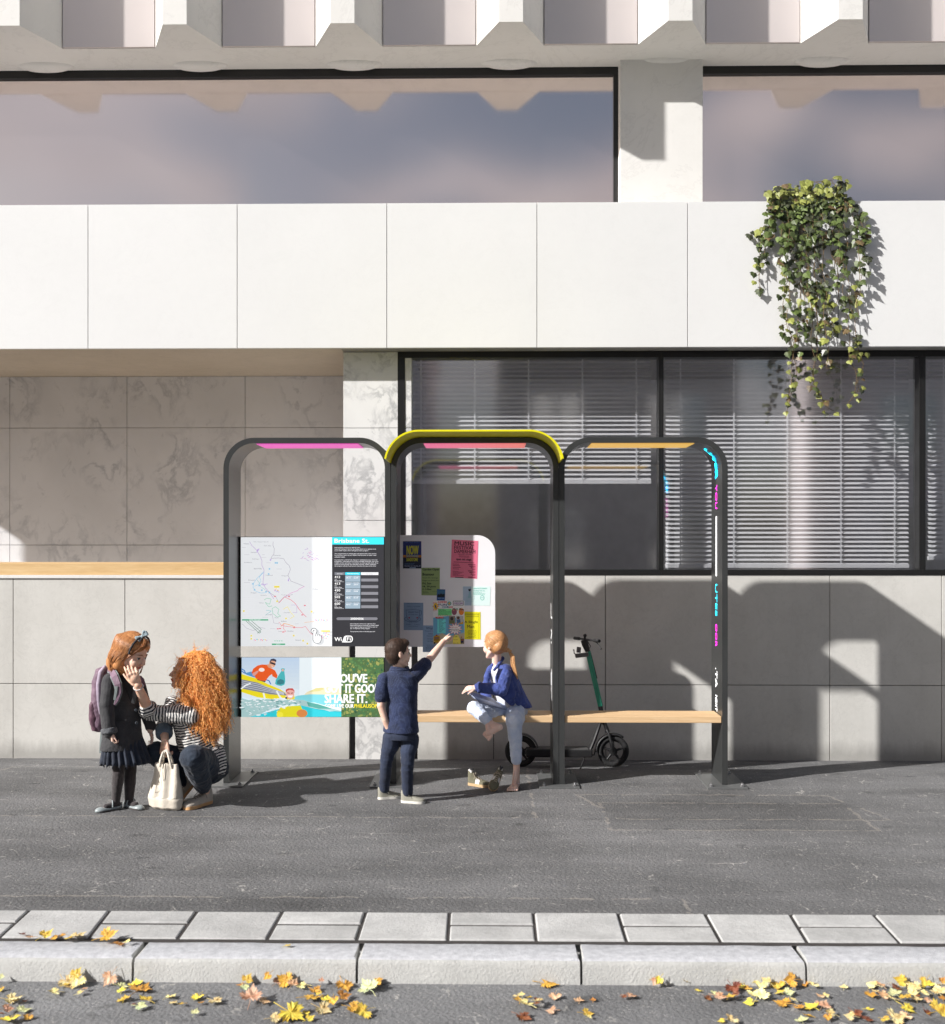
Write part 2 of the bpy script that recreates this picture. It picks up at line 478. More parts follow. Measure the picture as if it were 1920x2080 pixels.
M_SIDE = m_asphalt('worn_asphalt', (.178, .178, .180))
M_ROAD = m_asphalt('road_asphalt', (.215, .217, .221), False)
M_CONC = m_stone('pale_concrete', (.56, .55, .515), (.64, .63, .595), 2.4, 0, .12, 60, dirt=.42, tone=.06)
M_SLAB = m_stone('paving_slab', (.36, .36, .355), (.56, .56, .55), 3.5, .35, .5, 60, tone=.16)
M_KTOP = m_stone('kerb_granite', (.46, .47, .50), (.72, .73, .76), 30, .2, .9, 160, tone=0)
M_KERB = m_stone('kerb_face', (.43, .43, .415), (.54, .54, .52), 3, .4, .7, 90, tone=0)
M_BAND = m_stone('white_cladding', (.745, .75, .745), (.78, .785, .78), 1.2, 0, .04, 60, .6, tone=.02, vein=.03)
M_WHITE = m_stone('white_render', (.74, .73, .70), (.80, .79, .76), 1.0, 0, .05, 40, .7)
M_MARB = m_marble('white_marble', (.80, .80, .79), (.22, .23, .24), .6, 3.2)
M_MARR = m_marble('warm_marble', (.745, .75, .775), (.25, .27, .31), .5, 2.6)
M_WOOD = m_wood('ledge_wood', (.62, .40, .18), (.76, .54, .28), .45, (1.0, 10, 10))
M_SOFF = m_stone('warm_soffit', (.48, .43, .36), (.58, .52, .45), .9, 0, .03, 30, .7)
M_FRAME = mat('black_frame', (.012, .012, .012), .35, .1)
M_DARK = mat('shadow_gap', (.035, .035, .04), .8, .1)
M_BLIND = mat('blind_slat', (.82, .82, .83), .4, .04)
M_ROOM = mat('room_wall', (.80, .80, .81), .9, .1)
M_PANE = m_glass('window_glass', .36, .06, (.97, .98, 1.0)); M_CLEAR = m_clear()
M_PANE2 = m_glass('upper_glass', .975, .10, back=[(.28, (.25, .20, .18)), (.42, (.40, .38, .38)), (.52, (.62, .46, .46)), (.62, (.36, .28, .26)), (.75, (.70, .60, .58))], colr=(1.0, .89, .86))  # mottled backing colours paint faint blurred reflections into the pane
M_CURT = m_glass('upper_curtain_glass', .30, .22, back=[(.3, (.66, .60, .57)), (.7, (.82, .75, .73))], colr=(.95, .86, .84))

# ------------------------------------------------------------------ ground
def sheet(name, ys, zs, x0, x1, material, nx=1):
    mb = MB(); v = []; f = []
    for y, z in zip(ys, zs):
        for i in range(nx + 1): v.append((x0 + (x1 - x0) * i / nx, y, z))
    for j in range(len(ys) - 1):
        for i in range(nx):
            a = j * (nx + 1) + i; f.append((a, a + 1, a + nx + 2, a + nx + 1))
    mb.add(v, f, material); return tag(mb.build(name), kind='structure')

Y_SL0, Y_SL1 = 4.90, 4.565        # back and front of the slab strip
Y_K0, Y_K1 = 4.525, 4.345         # back and front of the kerb top
ZR = -.092
sheet('ground', (-400, 600), (-.16, -.16), -500, 500, mat('far_ground', (.16, .16, .15), .9, .15, .4))
sheet('pavement', (Y_SL0 + .004, 6.3, 7.9, 8.35, YW + .06), (0, 0, 0, -.030, -.062), -30, 30, M_SIDE, 1)
sheet('road', (-6.0, Y_K1 + .01), (ZR, ZR), -60, 60, M_ROAD)
sheet('far_pavement', (-12, -6.0), (.02, .02), -60, 60, mat('far_paving', (.35, .34, .32), .9, .1, 2))

rnd = random.Random(3)
mb = MB()
tops = [-260, -95, 60, 223, 400, 574, 743, 914, 1084, 1256, 1433, 1606, 1775, 1945, 2115]
for k in range(len(tops) - 1):
    xa, xb = X(tops[k], Y_SL0), X(tops[k + 1], Y_SL0)
    # joints fan slightly, as laid
    bot = {60: 0, 223: 180, 400: 361, 574: 543, 743: 725, 914: 910, 1084: 1090, 1256: 1273, 1433: 1464, 1606: 1640, 1775: 1827}
    ba = X(bot.get(tops[k], tops[k] + (tops[k] - 960) * .06), Y_SL1); bb = X(bot.get(tops[k + 1], tops[k + 1] + (tops[k + 1] - 960) * .06), Y_SL1)
    g = .0048
    def quad(y0, y1, dz):
        t0 = (Y_SL0 - y0) / (Y_SL0 - Y_SL1); t1 = (Y_SL0 - y1) / (Y_SL0 - Y_SL1)
        q = [(xa + (ba - xa) * t0 + g, y0), (xb + (bb - xb) * t0 - g, y0), (xb + (bb - xb) * t1 - g, y1), (xa + (ba - xa) * t1 + g, y1)]
        # worn, slightly rounded block: inset top
        cx = sum(p[0] for p in q) / 4; cy = sum(p[1] for p in q) / 4
        inn = [(p[0] + math.copysign(.006, cx - p[0]), p[1] + math.copysign(.005, cy - p[1])) for p in q]
        v = [(p[0], p[1], -.08) for p in q] + [(p[0], p[1], dz - .010) for p in q] + [(p[0], p[1], dz) for p in inn]
        f = [(0,1,5,4),(1,2,6,5),(2,3,7,6),(3,0,4,7),(4,5,9,8),(5,6,10,9),(6,7,11,10),(7,4,8,11),(8,9,10,11)]
        mb.add(v, f, M_SLAB)
    if k % 2 == 1:
        ym = (Y_SL0 + Y_SL1) / 2 + .01
        quad(Y_SL0, ym + .012, .004 + rnd.uniform(0, .003)); quad(ym - .012, Y_SL1, .004 + rnd.uniform(0, .003))
    else: quad(Y_SL0, Y_SL1, .004 + rnd.uniform(0, .004))
tag(mb.build('slab_strip', bevel=.003), kind='structure')
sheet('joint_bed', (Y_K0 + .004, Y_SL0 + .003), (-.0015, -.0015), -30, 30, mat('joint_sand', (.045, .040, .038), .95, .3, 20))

mb = MB()
js = [-640, -185, 270, 725, 1181, 1638, 2095, 2550]
for k in range(len(js) - 1):
    xa, xb = X(js[k], Y_K1) + .005, X(js[k + 1], Y_K1) - .005
    n = 46; prof = [(Y_K0, -.12), (Y_K0, -.004), (Y_K0 - .008, .003), (Y_K1 + .030, .003), (Y_K1 + .012, -.003), (Y_K1, -.018), (Y_K1 - .006, ZR - .05)]
    v = []; f = []; mi = []
    for i in range(n + 1):
        t = i / n; x = xa + (xb - xa) * t
        for j, (y, z) in enumerate(prof):
            q = noise.noise(Vector((x * 9, y * 30, z * 30)))
            e = 0
            # chipped arrises at the two ends
            if (i == 0 or i == n) and j in (1, 2, 3): e = .006 + .010 * abs(noise.noise(Vector((x * 5, j * 3.1, 1))))
            xx = x + (e if i == 0 else -e if i == n else 0)
            v.append((xx, y + q * .0022, z + q * .0016))
    m_ = len(prof)
    for i in range(n):
        for j in range(m_ - 1): f.append((i * m_ + j, i * m_ + j + 1, (i + 1) * m_ + j + 1, (i + 1) * m_ + j)); mi.append(M_KTOP if j < 4 else M_KERB)
    o_ = len(mb.v); mb.v += v
    for q, w in zip(f, mi): mb.f.append(tuple(a + o_ for a in q)); mb.mi.append(mb.m(w)); mb.sm.append(True)
    mb.add([v[j] for j in range(m_)], [tuple(range(m_))], M_KERB); mb.add([v[n * m_ + j] for j in range(m_)], [tuple(range(m_ - 1, -1, -1))], M_KERB)
tag(mb.build('kerb'), kind='structure')

# ------------------------------------------------------------------ the building
XL, XR = -6.46, 9.0
bd = empty('office_building', (0, YW, 0), 'pale modernist office building with white cladding band, marble and blinds', 'building')
def part(mb, name, parent=bd, **k): return mb.build(name, parent, **k)
Z_S = 3.19; Z_BT = Z(412, YBAND); ZW = Z(1168, YW); ZWL = Z(1175, YW)
def wall_panels(name, xs, ztop, zsp, material, back=.05):
    mb = MB(); g = .0026
    for i in range(len(xs) - 1):
        for a, b_ in ((-.25, zsp), (zsp, ztop)):
            if b_ - a < .02: continue
            mb.box((xs[i] + g, YW, a + g), (xs[i + 1] - g, YW + back, b_ - g if b_ != ztop else b_), material)
    o = part(mb, name, bevel=.002)
    return o
zj = Z(1390.5, YW)
xl = [X(710 - 227.6 * k, YW) for k in range(0, 9)][::-1]; xl = [x for x in xl if x > XL] ; xl = [XL] + xl
xl = [XL] + [X(v, YW) for v in (-655, -428, -200, 27, 254, 481, 710)]
wall_panels('low_wall', xl, ZWL, zj, M_CONC)
xr = [X(v, YW) for v in (848, 1003, 1230, 1457, 1686, 1913, 2140, 2367, 2594, 2821, 3048)] + [XR]
wall_panels('low_wall', xr, ZW, zj, M_CONC)
mb = MB(); mb.box((XL + .01, YW + .051, -.25), (X(700, YW), YW + .25, ZWL - .01), M_DARK)
mb.box((X(700, YW), YW + .051, -.25), (XR - .01, YW + .25, ZW - .01), M_DARK); part(mb, 'wall_core')
# wooden bar ledge with its white stone trim, over the left low wall
mb = MB(); mb.box((XL, YW - .012, ZWL), (X(697.5, YW), YW + .3, ZWL + .026), M_WHITE); part(mb, 'stone_trim', bevel=.002)
mb = MB(); mb.box((XL, YW + .002, ZWL + .026), (X(697.4, YW), YW + .42, ZWL + .026 + .098), M_WOOD); part(mb, 'wood_ledge', bevel=.004)
# marble pillar
mb = MB(); xa, xm, xb = X(697.6, YW), X(722, YW), X(836, YW)
for a, b_ in ((ZWL + .026, Z(1057, YW)), (Z(1057, YW), Z(869, YW)), (Z(869, YW), Z_S)):
    mb.box((xa, YW, a + .002), (xb, YW + .42, b_ - .002), M_MARB)
mb.box((xm, YW, -.25), (xb, YW + .25, ZWL + .024), M_MARB)
part(mb, 'pillar', bevel=.0015)
# recess
YR = 9.93
mb = MB(); xs = [XL, X(20 - 718, YR), X(20 - 479, YR), X(20 - 239, YR), X(20, YR), X(258, YR), X(498, YR), X(737, YR)]
xs = [x for x in xs if x >= XL]
zz = [0, Z(1107, YR), Z(868, YR), Z_S]
for i in range(len(xs) - 1):
    for j in range(len(zz) - 1): mb.box((xs[i] + .002, YR, zz[j] + .002), (xs[i + 1] - .002, YR + .05, zz[j + 1] - .002), M_MARR)
part(mb, 'recess_wall', bevel=.0015)
mb = MB(); mb.box((XL, YR + .051, 0), (X(737, YR), YR + .3, Z_S + 1.1), M_ROOM); part(mb, 'recess_core')
mb = MB(); mb.box((xa - .0, YW + .42, 0), (xb, YR + .3, Z_S), M_MARR); part(mb, 'recess_side')
mb = MB(); mb.box((XL, YW + .25, -.1), (xa, YR, ZWL - .02), M_SOFF); part(mb, 'counter_base')
mb = MB(); mb.box((XL, YBAND + .03, Z_S), (xa, YR + .3, Z_S + .1), M_SOFF); part(mb, 'recess_soffit')
mb = MB(); mb.box((xa + .001, YBAND + .03, Z_S + .002), (XR, YR + .3, Z_S + .1), mat('grey_soffit', (.33, .32, .30), .7)); part(mb, 'window_soffit')
# the white band
mb = MB(); xs = [XL, X(-735, YBAND), X(-431, YBAND), X(-126, YBAND), X(179, YBAND), X(482, YBAND), X(786, YBAND), X(1091, YBAND), X(1397, YBAND), X(1703, YBAND), X(2010, YBAND), X(2318, YBAND), X(2626, YBAND), X(2934, YBAND), XR]
for i in range(len(xs) - 1): mb.box((xs[i] + .0025, YBAND, Z_S - .001), (xs[i + 1] - .0025, YBAND + .035, Z_BT), M_BAND)
part(mb, 'facade_band', bevel=.0012)
mb = MB(); mb.box((XL + .005, YBAND + .036, Z_S + .1), (XR - .005, YBAND + .25, Z_BT - .006), mat('band_core', (.25, .25, .25))); part(mb, 'band_core')
YG = 9.22
mb = MB(); mb.box((XL + .005, YBAND + .25, Z_BT - .12), (XR - .005, YG + .5, Z_BT - .03), M_WHITE); part(mb, 'terrace_slab')

# lower windows, each with frame, pane and blind
YGL = YW + .06
zw0, zw1 = ZW, Z(713, YW)
def window(px0, px1, fl, fr, blind=None):
    x0, x1 = X(px0, YW), X(px1, YW); a, b_ = X(px0 + fl, YW), X(px1 - fr, YW); t0 = Z(1157, YW); t1 = Z(727, YW)
    mb = MB()
    mb.box((x0, YW - .006, zw0), (x1, YW + .09, t0), M_FRAME); mb.box((x0, YW - .006, t1), (x1, YW + .09, Z_S), M_FRAME)
    mb.box((x0, YW - .0059, t0), (a, YW + .09, t1), M_FRAME); mb.box((b_, YW - .0059, t0), (x1, YW + .09, t1), M_FRAME)
    w = part(mb, 'window', bevel=.002)
    mb = MB(); mb.add([(a, YGL, t0), (b_, YGL, t0), (b_, YGL, t1), (a, YGL, t1)], [(0, 1, 2, 3)], M_PANE); mb.add([(a, YGL + .008, t0), (b_, YGL + .008, t0), (b_, YGL + .008, t1), (a, YGL + .008, t1)], [(3, 2, 1, 0)], M_CLEAR); mb.build('pane', w, fixn=False)
    if blind:
        bx0, bx1, by = blind; yb = YW + .22
        xa_, xb_ = X(bx0, yb), X(bx1, yb); zb = Z(by, yb); zt = 3.17; mb = MB(); n = int((zt - zb) / .0365)
        for i in range(n):
            z = zt - .03 - i * .0365; w2 = .017
            s = .30 + .02 * math.sin(i * 1.7)
            dy, dz = w2 * math.cos(s * 2.2), w2 * math.sin(s * 2.2)
            mb.add([(xa_, yb - dy, z - dz), (xb_, yb - dy, z - dz), (xb_, yb - .002, z + .003), (xa_, yb - .002, z + .003), (xb_, yb + dy, z + dz), (xa_, yb + dy, z + dz)], [(0, 1, 2, 3), (3, 2, 4, 5)], M_BLIND, True)
        mb.box((xa_, yb - .02, zb), (xb_, yb + .015, zb + .03), M_BLIND)
        mb.box((xa_, yb - .02, zt), (xb_, yb + .02, 3.19), M_BLIND)
        k = 5
        for i in range(k):
            xx = xa_ + (xb_ - xa_) * (.06 + .88 * i / (k - 1)); mb.box((xx - .006, yb - .022, zb), (xx + .006, yb - .0205, zt), M_BLIND)
        mb.build('blind', w)
    return w
window(808, 1343, 15, 5, (826, 1322, 983))
window(1343, 1873.5, 5, 6.5, (1352, 1845, 1153))
window(1873.5, 2404, 6.5, 5, (1885, 2380, 1137))
window(2404, 2935, 5, 5, (2416, 2910, 1153))
window(2935, 3260, 5, 12)
mb = MB(); xw = X(836, YW) + .01
mb.box((xw, 10.55, -.1), (XR, 10.65, 3.3), M_ROOM); mb.box((xw - .1, YR + .3, -.1), (xw, 12.0, 3.3), M_ROOM); mb.box((XR, YW, -.2), (XR + .12, 12.1, 12), M_WHITE)
mb.box((xw, YW + .26, -.1), (XR, 12, -.05), M_ROOM); mb.box((xw, YR + .31, Z_S + .02), (XR, 12, Z_S + .1), M_ROOM)
part(mb, 'room_shell')
mb = MB()
for cx in (-.2, 1.1, 2.6, 4.1): mb = MB(); mb.box((cx, 10.1, 0), (cx + .5, 10.5, 1.25 + .3 * math.sin(cx * 3)), mat('office_cabinet', (.50, .50, .51), .6)); part(mb, 'cabinet')

# upper storey: glass, column, soffit beam, fins
zU = 5.66
def upper_window(xa_, xb_, lf=.0, rf=.0):
    mb = MB(); mb.box((xa_, YG - .03, Z(156, YG)), (xb_, YG + .05, zU + .3), M_FRAME)
    if lf: mb.box((xa_, YG - .031, Z_BT - .05), (xa_ + lf, YG + .05, Z(156, YG)), M_FRAME)
    if rf: mb.box((xb_ - rf, YG - .031, Z_BT - .05), (xb_, YG + .05, Z(156, YG)), M_FRAME)
    w = part(mb, 'window')
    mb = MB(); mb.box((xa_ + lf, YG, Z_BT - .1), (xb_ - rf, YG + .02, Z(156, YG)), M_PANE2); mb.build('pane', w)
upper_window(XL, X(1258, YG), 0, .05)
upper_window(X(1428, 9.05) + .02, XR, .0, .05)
mb = MB(); mb.box((X(1260, 9.05), 9.05, Z_BT - .1), (X(1428, 9.05), YG + .4, zU + .4), M_WHITE); part(mb, 'column', bevel=.004)
mb = MB(); mb.prism([(8.78, zU), (9.18, zU), (9.18, zU + 5), (8.78, zU + 5)], 'x', XL, XR, M_WHITE); part(mb, 'beam')
mb = MB(); mb.box((XL, 9.18, zU + .25), (XR, 12.1, zU + 5), M_WHITE); mb.box((XL, YR + .3, Z_BT), (XR, 12.1, zU + .25), M_ROOM); mb.box((XL, YR + .3, 0), (XL + .1, 12.1, Z_BT), M_WHITE); part(mb, 'upper_shell')
for k in range(-3, 7):
    c = .162 + 1.293 * k
    if c < XL + .3 or c > XR - .3: continue
    mb = MB()
    pl = [(c - .0925, 8.37), (c + .0925, 8.37), (c + .275, 8.779), (c - .275, 8.779)]
    mb.prism(pl, 'z', zU - .004, zU + 4.9, M_WHITE)
    # rounded haunch under the fin
    mb.ell((c, 9.10, zU + .012), (.24, .09, .055), M_WHITE, None, 24, 12)
    part(mb, 'fin')
    c2 = c + .6465
    mb = MB(); mb.box((c2 - .37, 8.757, zU + .002), (c2 + .37, 8.777, zU + 1.7), M_CURT)
    part(mb, 'upper_panel')
rebase(bd)
for o in bd.children: pass

# ------------------------------------------------------------------ the far side of the street (mirrored in the glass)
def far_block(x0, x1, h, c, label):
    rt = empty('office_block', (x0, -14, 0), label, 'building')
    mc = m_stone('block_render', tuple(v * .9 for v in c), c, .4, 0, .02, 5)
    mb = MB(); mb.box((x0, -20, -.1), (x1, -13, h), mc); mb.build('wall', rt)
    mb = MB(); mb.box((x0 - .1, -20.1, h), (x1 + .1, -12.9, h + .25), mc); mb.build('parapet', rt)
    gl = m_glass('block_glass', .5, .08, back=[(.3, (.05, .05, .06)), (.7, (.15, .14, .14))])
    nx = max(2, int((x1 - x0) / 2.4)); nzr = max(1, int(h / 3.2))
    for i in range(nx):
        for j in range(nzr):
            cx = x0 + (i + .5) * (x1 - x0) / nx; z = j * 3.2 + 1.0
            mb = MB(); mb.box((cx - .75, -12.99, z), (cx + .75, -12.97, z + 1.6), gl); mb.box((cx - .85, -12.98, z - .1), (cx + .85, -12.9, z), mc); mb.build('window', rt)
    rebase(rt)
far_block(-34, -12.5, 9.5, (.68, .62, .58), 'beige office block on the far side of the street, left of the tall one')
far_block(-10.5, -1.8, 7.5, (.62, .56, .62), 'low mauve office block on the far side of the street')
far_block(.2, 6.9, 10.5, (.48, .42, .40), 'brown office block on the far side of the street')
far_block(10.3, 21, 8.2, (.72, .64, .64), 'pinkish office block on the far side of the street')
far_block(23.5, 40, 11, (.42, .42, .44), 'tall grey office block on the far side of the street')
# ------------------------------------------------------------------ bus shelter
M_STEEL = mat('charcoal_powder_coat', (.040, .042, .042), .30, .16, 3, .05, 200, spec=.6)
M_PLATE = mat('galvanised_plate', (.16, .165, .165), .42, .1, 8, .05, 120, metal=.3)
M_BOLT = mat('zinc_bolt', (.45, .45, .46), .3, .1, metal=.8)
M_YEL = mat('yellow_hood', (.80, .74, .004), .4, .012)
M_BWOOD = m_wood('bench_oak', (.64, .42, .22), (.78, .56, .33), .5, (1.4, 26, 26))
sh = empty('bus_shelter', (-.1, YF, 0), 'charcoal steel bus shelter of three joined arches with yellow hood and wooden bench', 'bus shelter')
W3 = 1.155; AX = [-1.836, -.681, .474]; ZT = 2.39; RO = .212; TT = .038
def arch_path(x0, x1, zt, r, z0=0.0, n=14, zl=None, zr=None):
    p = [(x0, zl if zl is not None else z0)]
    for i in range(n + 1):
        a = math.pi - math.pi / 2 * i / n; p.append((x0 + r + r * math.cos(a), zt - r + r * math.sin(a)))
    for i in range(n + 1):
        a = math.pi / 2 - math.pi / 2 * i / n; p.append((x1 - r + r * math.cos(a), zt - r + r * math.sin(a)))
    p.append((x1, zr if zr is not None else z0)); return p
def band(mb, outer, inner, y0, y1, material):
    n = len(outer); v = [(x, y0, z) for x, z in outer] + [(x, y0, z) for x, z in inner] + [(x, y1, z) for x, z in outer] + [(x, y1, z) for x, z in inner]
    f = []; g = []
    for i in range(n - 1):
        f.append((i, i + 1, n + i + 1, n + i)); f.append((2 * n + i, 2 * n + i + 1, 3 * n + i + 1, 3 * n + i))
        g.append((i, i + 1, 2 * n + i + 1, 2 * n + i)); g.append((n + i, n + i + 1, 3 * n + i + 1, 3 * n + i))
    f += [(0, n, 3 * n, 2 * n), (n - 1, 2 * n - 1, 4 * n - 1, 3 * n - 1)]
    mb.add(v, f, material); mb.add(v, g, material, True)
PLB = [((235, 95, 195), (228, 90, 185)), ((240, 120, 165), (245, 135, 125)), ((240, 190, 105), (238, 188, 90))]
frames = []
for k, x0 in enumerate(AX):
    g = .0015 if k else 0
    mb = MB(); xa_, xb_ = x0 + .0015, x0 + W3 - .0015
    band(mb, arch_path(xa_, xb_, ZT, RO, .012), arch_path(xa_ + TT, xb_ - TT, ZT - TT, RO - TT, .012), YF, YB, M_STEEL)
    fr = mb.build('arch_frame', sh); frames.append(fr)
    be = fr.modifiers.new('bevel', 'BEVEL'); be.width = .0025; be.segments = 2; be.limit_method = 'ANGLE'; be.angle_limit = R(50)
    c = x0 + W3 / 2
    m, nt, b = new_mat('light_diffuser')
    sx = nt.nodes.new('ShaderNodeSeparateXYZ'); t = nt.nodes.new('ShaderNodeTexCoord'); nt.links.new(t.outputs['Object'], sx.inputs[0])
    ca, cb = srgb(*PLB[k][0]), srgb(*PLB[k][1])
    cc = mixc(nt, math_(nt, 'ADD', math_(nt, 'MULTIPLY', math_(nt, 'SUBTRACT', sx.outputs[0], c), 1 / .7), .5, clamp=True), ca, cb)
    wv = math_(nt, 'MULTIPLY', math_(nt, 'GREATER_THAN', math_(nt, 'FRACT', math_(nt, 'MULTIPLY', sx.outputs[0], 42)), .82), .25)
    cc = mixc(nt, wv, cc, tuple(x * .6 for x in cb))
    nt.links.new(cc, b.inputs['Base Color']); nt.links.new(cc, b.inputs['Emission Color']); b.inputs['Emission Strength'].default_value = .5
    mb = MB(); mb.box((c - .352, YF + .018, ZT - TT - .006), (c + .352, YB - .02, ZT - TT - .001), m); mb.build('light_panel', fr, bevel=.001)
# gaskets between neighbouring posts
for s in (AX[1], AX[2]):
    mb = MB(); mb.box((s - .0012, YF + .012, .012), (s + .0012, YB - .01, ZT - RO), M_FRAME); mb.build('gasket', sh)
for cx in (AX[0] + .018, AX[1], AX[2], AX[2] + W3 - .018):
    mb = MB(); mb.box((cx - .137, 7.41, 0.0), (cx + .137, 7.91, .011), M_PLATE); bp = mb.build('base_plate', sh, bevel=.002)
    for dx in (-.105, .105):
        for y in (7.455, 7.865):
            mb = MB(); mb.prism([(cx + dx + .013 * math.cos(R(a)), y + .013 * math.sin(R(a))) for a in range(0, 360, 60)], 'z', .011, .024, M_BOLT)
            mb.prism([(cx + dx + .006 * math.cos(R(a)), y + .006 * math.sin(R(a))) for a in range(0, 360, 36)], 'z', .024, .034, M_BOLT); mb.build('bolt', bp)
# hood over the middle arch
mb = MB(); e = .0035; o_ = arch_path(AX[1] - e - .009, AX[2] + e + .009, ZT + e + .012, RO + e + .012, 0, 18)[1:-1]; i_ = arch_path(AX[1] - e + .003, AX[2] + e - .003, ZT + e, RO + e, 0, 18)[1:-1]
keep = [j for j in range(len(o_)) if o_[j][1] > 2.213]
band(mb, [o_[j] for j in keep], [i_[j] for j in keep], 7.14, YB - .003, M_YEL); mb.build('hood', sh)
# bench, one run of slats per arch
for xa_, xb_ in ((AX[1] + TT + .004, AX[2] - TT - .004), (AX[2] + TT + .004, AX[2] + W3 - TT - .004)):
    mb = MB(); zt = .478
    mb.box((xa_, 7.512, zt - .046), (xb_, 7.553, zt), M_BWOOD)
    for k in range(4): mb.box((xa_, 7.563 + k * .052, zt - .026), (xb_, 7.563 + k * .052 + .042, zt), M_BWOOD)
    mb.build('bench_seat', sh, bevel=.003)
    for t in (.12, .5, .88): xx = xa_ + (xb_ - xa_) * t; mb = MB(); mb.box((xx - .02, 7.556, zt - .05), (xx + .02, 7.77, zt - .0265), M_STEEL); mb.build('bench_rail', sh)

# ---- screens in the left arch
YSC = 7.80
def zc(ox, oy, s):
    """zoomed-picture coordinates to photograph pixels, on a sheet of depth Y"""
    def mk(Y):
        def f(u, v, off):
            p = P(ox + u * s, oy + v * s, Y); return Vector((p.x, Y - off, p.z))
        return f
    return mk
xi0, xi1 = AX[0] + TT + .003, AX[1] - TT - .003
E = .46
def screen(y0, y1):
    mb = MB(); z0, z1 = Z(y1, YSC), Z(y0, YSC); mb.box((xi0, YSC, z0), (xi1, YSC + .045, z1), M_FRAME); return mb.build('display_screen', sh, bevel=.002)
# route map display
s1 = screen(1090, 1313.5); mb = MB(); S = Sheet(mb, YSC, .00025, zc(470, 1080, .17316)(YSC))
wht = ink((.82, .84, .86), E); S.rect(112, 64, 1182, 1344, wht)
pl = lambda *c: ink(srgb(*[int(v + (255 - v) * .08) for v in c]), E)
grey, lil, blu, grn, red, yel, org, mag, teal = pl(165, 160, 175), pl(178, 150, 205), pl(140, 195, 225), pl(120, 195, 160), pl(225, 100, 120), pl(240, 220, 60), pl(235, 160, 80), pl(215, 120, 190), pl(110, 190, 190)
S.line([(215, 118), (240, 160), (300, 220), (340, 290), (360, 340), (358, 390), (385, 450), (380, 520), (372, 600), (400, 660), (440, 700), (500, 788)], 4, lil)
S.line([(492, 118), (488, 160), (505, 200), (500, 260), (470, 300), (465, 335)], 4, grey)
S.line([(470, 312), (560, 308), (615, 318), (640, 360), (680, 400), (695, 440), (680, 480), (665, 510), (700, 580), (780, 610), (850, 640)], 4, grey)
S.line([(380, 470), (340, 510), (300, 550), (265, 600), (255, 650), (290, 700), (350, 720), (410, 715)], 4, blu)
S.line([(378, 480), (330, 530), (350, 580), (320, 620), (270, 640)], 3.5, blu)
S.line([(300, 560), (330, 600), (350, 650), (400, 680)], 3, teal)
S.line([(410, 690), (460, 720), (520, 760), (560, 830), (620, 765), (720, 735)], 4, grey)
S.line([(560, 835), (625, 765), (700, 800), (750, 840), (790, 900), (830, 950), (880, 1000)], 4.5, red)
S.line([(625, 765), (700, 720), (780, 690), (800, 670), (860, 640)], 3.5, mag)
S.line([(385, 800), (420, 780), (470, 790), (450, 850), (400, 830), (440, 880), (480, 870)], 4, grn)
S.line([(480, 900), (520, 880), (560, 910), (545, 960), (580, 990), (540, 1000), (490, 960), (480, 900)], 4, grn)
S.line([(410, 920), (470, 930), (430, 960), (400, 980)], 3.5, teal)
S.line([(610, 910), (660, 880), (700, 950), (740, 990), (690, 1020)], 3.5, yel)
S.line([(700, 860), (770, 860), (770, 950), (720, 945)], 3, lil)
S.line([(585, 1110), (620, 1075), (680, 1090), (750, 1115)], 5, org)
S.line([(560, 1060), (590, 1100), (650, 1110), (730, 1120), (830, 1125), (870, 1110), (930, 1190), (980, 1220)], 3.5, red)
S.line([(620, 1080), (610, 1130), (640, 1170), (600, 1180)], 3.5, red)
S.line([(480, 960), (500, 1070), (560, 1080)], 3, grey)
S.line([(860, 1065), (975, 1050)], 3, org)
S.line([(130, 1080), (180, 1130), (260, 1160), (340, 1120), (400, 1135)], 3, grey)
S.line([(175, 1045), (330, 1190), (350, 1175), (200, 1045)], 4.5, pl(90, 130, 110)); S.line([(240, 1045), (355, 1145), (310, 1190)], 4.5, pl(90, 130, 110))
S.rect(128, 1026, 436, 1042, pl(60, 170, 120)); S.rect(478, 1311, 634, 1328, pl(60, 170, 120))
S.rect(505, 636, 568, 656, yel); S.rect(1058, 1157, 1160, 1172, yel)
rr = random.Random(11)
for bx, by, bw, bh, n in ((508, 662, 60, 52, 9), (1060, 1180, 100, 80, 14), (268, 1255, 165, 30, 12), (985, 1025, 160, 20, 9), (300, 195, 36, 48, 6), (356, 605, 80, 26, 6), (666, 545, 18, 36, 4), (455, 312, 20, 30, 4)):
    cs = [pl(210, 130, 210), pl(240, 140, 140), pl(130, 200, 220), pl(240, 210, 120)] if n > 7 else [pl(180, 150, 215)]
    for i in range(n):
        q = rr.random(); u = bx + (bw - 10) * ((i * .618) % 1); v = by + (bh - 12) * rr.random(); S.rect(u, v, u + 9, v + 12, cs[i % len(cs)], .02)
for i in range(26):
    a = rr.uniform(0, 6.28); q = rr.uniform(10, 110); u = 930 + q * math.cos(a); v = 280 + q * .75 * math.sin(a); S.line([(u, v), (u + rr.uniform(-36, 36), v + rr.uniform(-22, 22))], 3.5, lil if i % 3 else mag, .02)
for u, v in ((450, 435), (440, 495), (275, 680), (360, 685), (330, 630), (410, 700), (450, 712), (255, 610), (520, 365), (540, 365)): S.rect(u - 8, v - 8, u + 10, v + 10, blu, .02)
for u, v in ((515, 758), (680, 760), (835, 975), (740, 1125), (548, 1138), (575, 1135), (612, 1175), (865, 865)): S.rect(u - 11, v - 6, u + 11, v + 6, red, .02)
for u, v in ((238, 1220), (238, 1255), (735, 1218), (845, 1278), (895, 1312), (645, 1018), (945, 937), (150, 930), (540, 815)): S.rect(u - 9, v - 9, u + 9, v + 9, yel, .02)
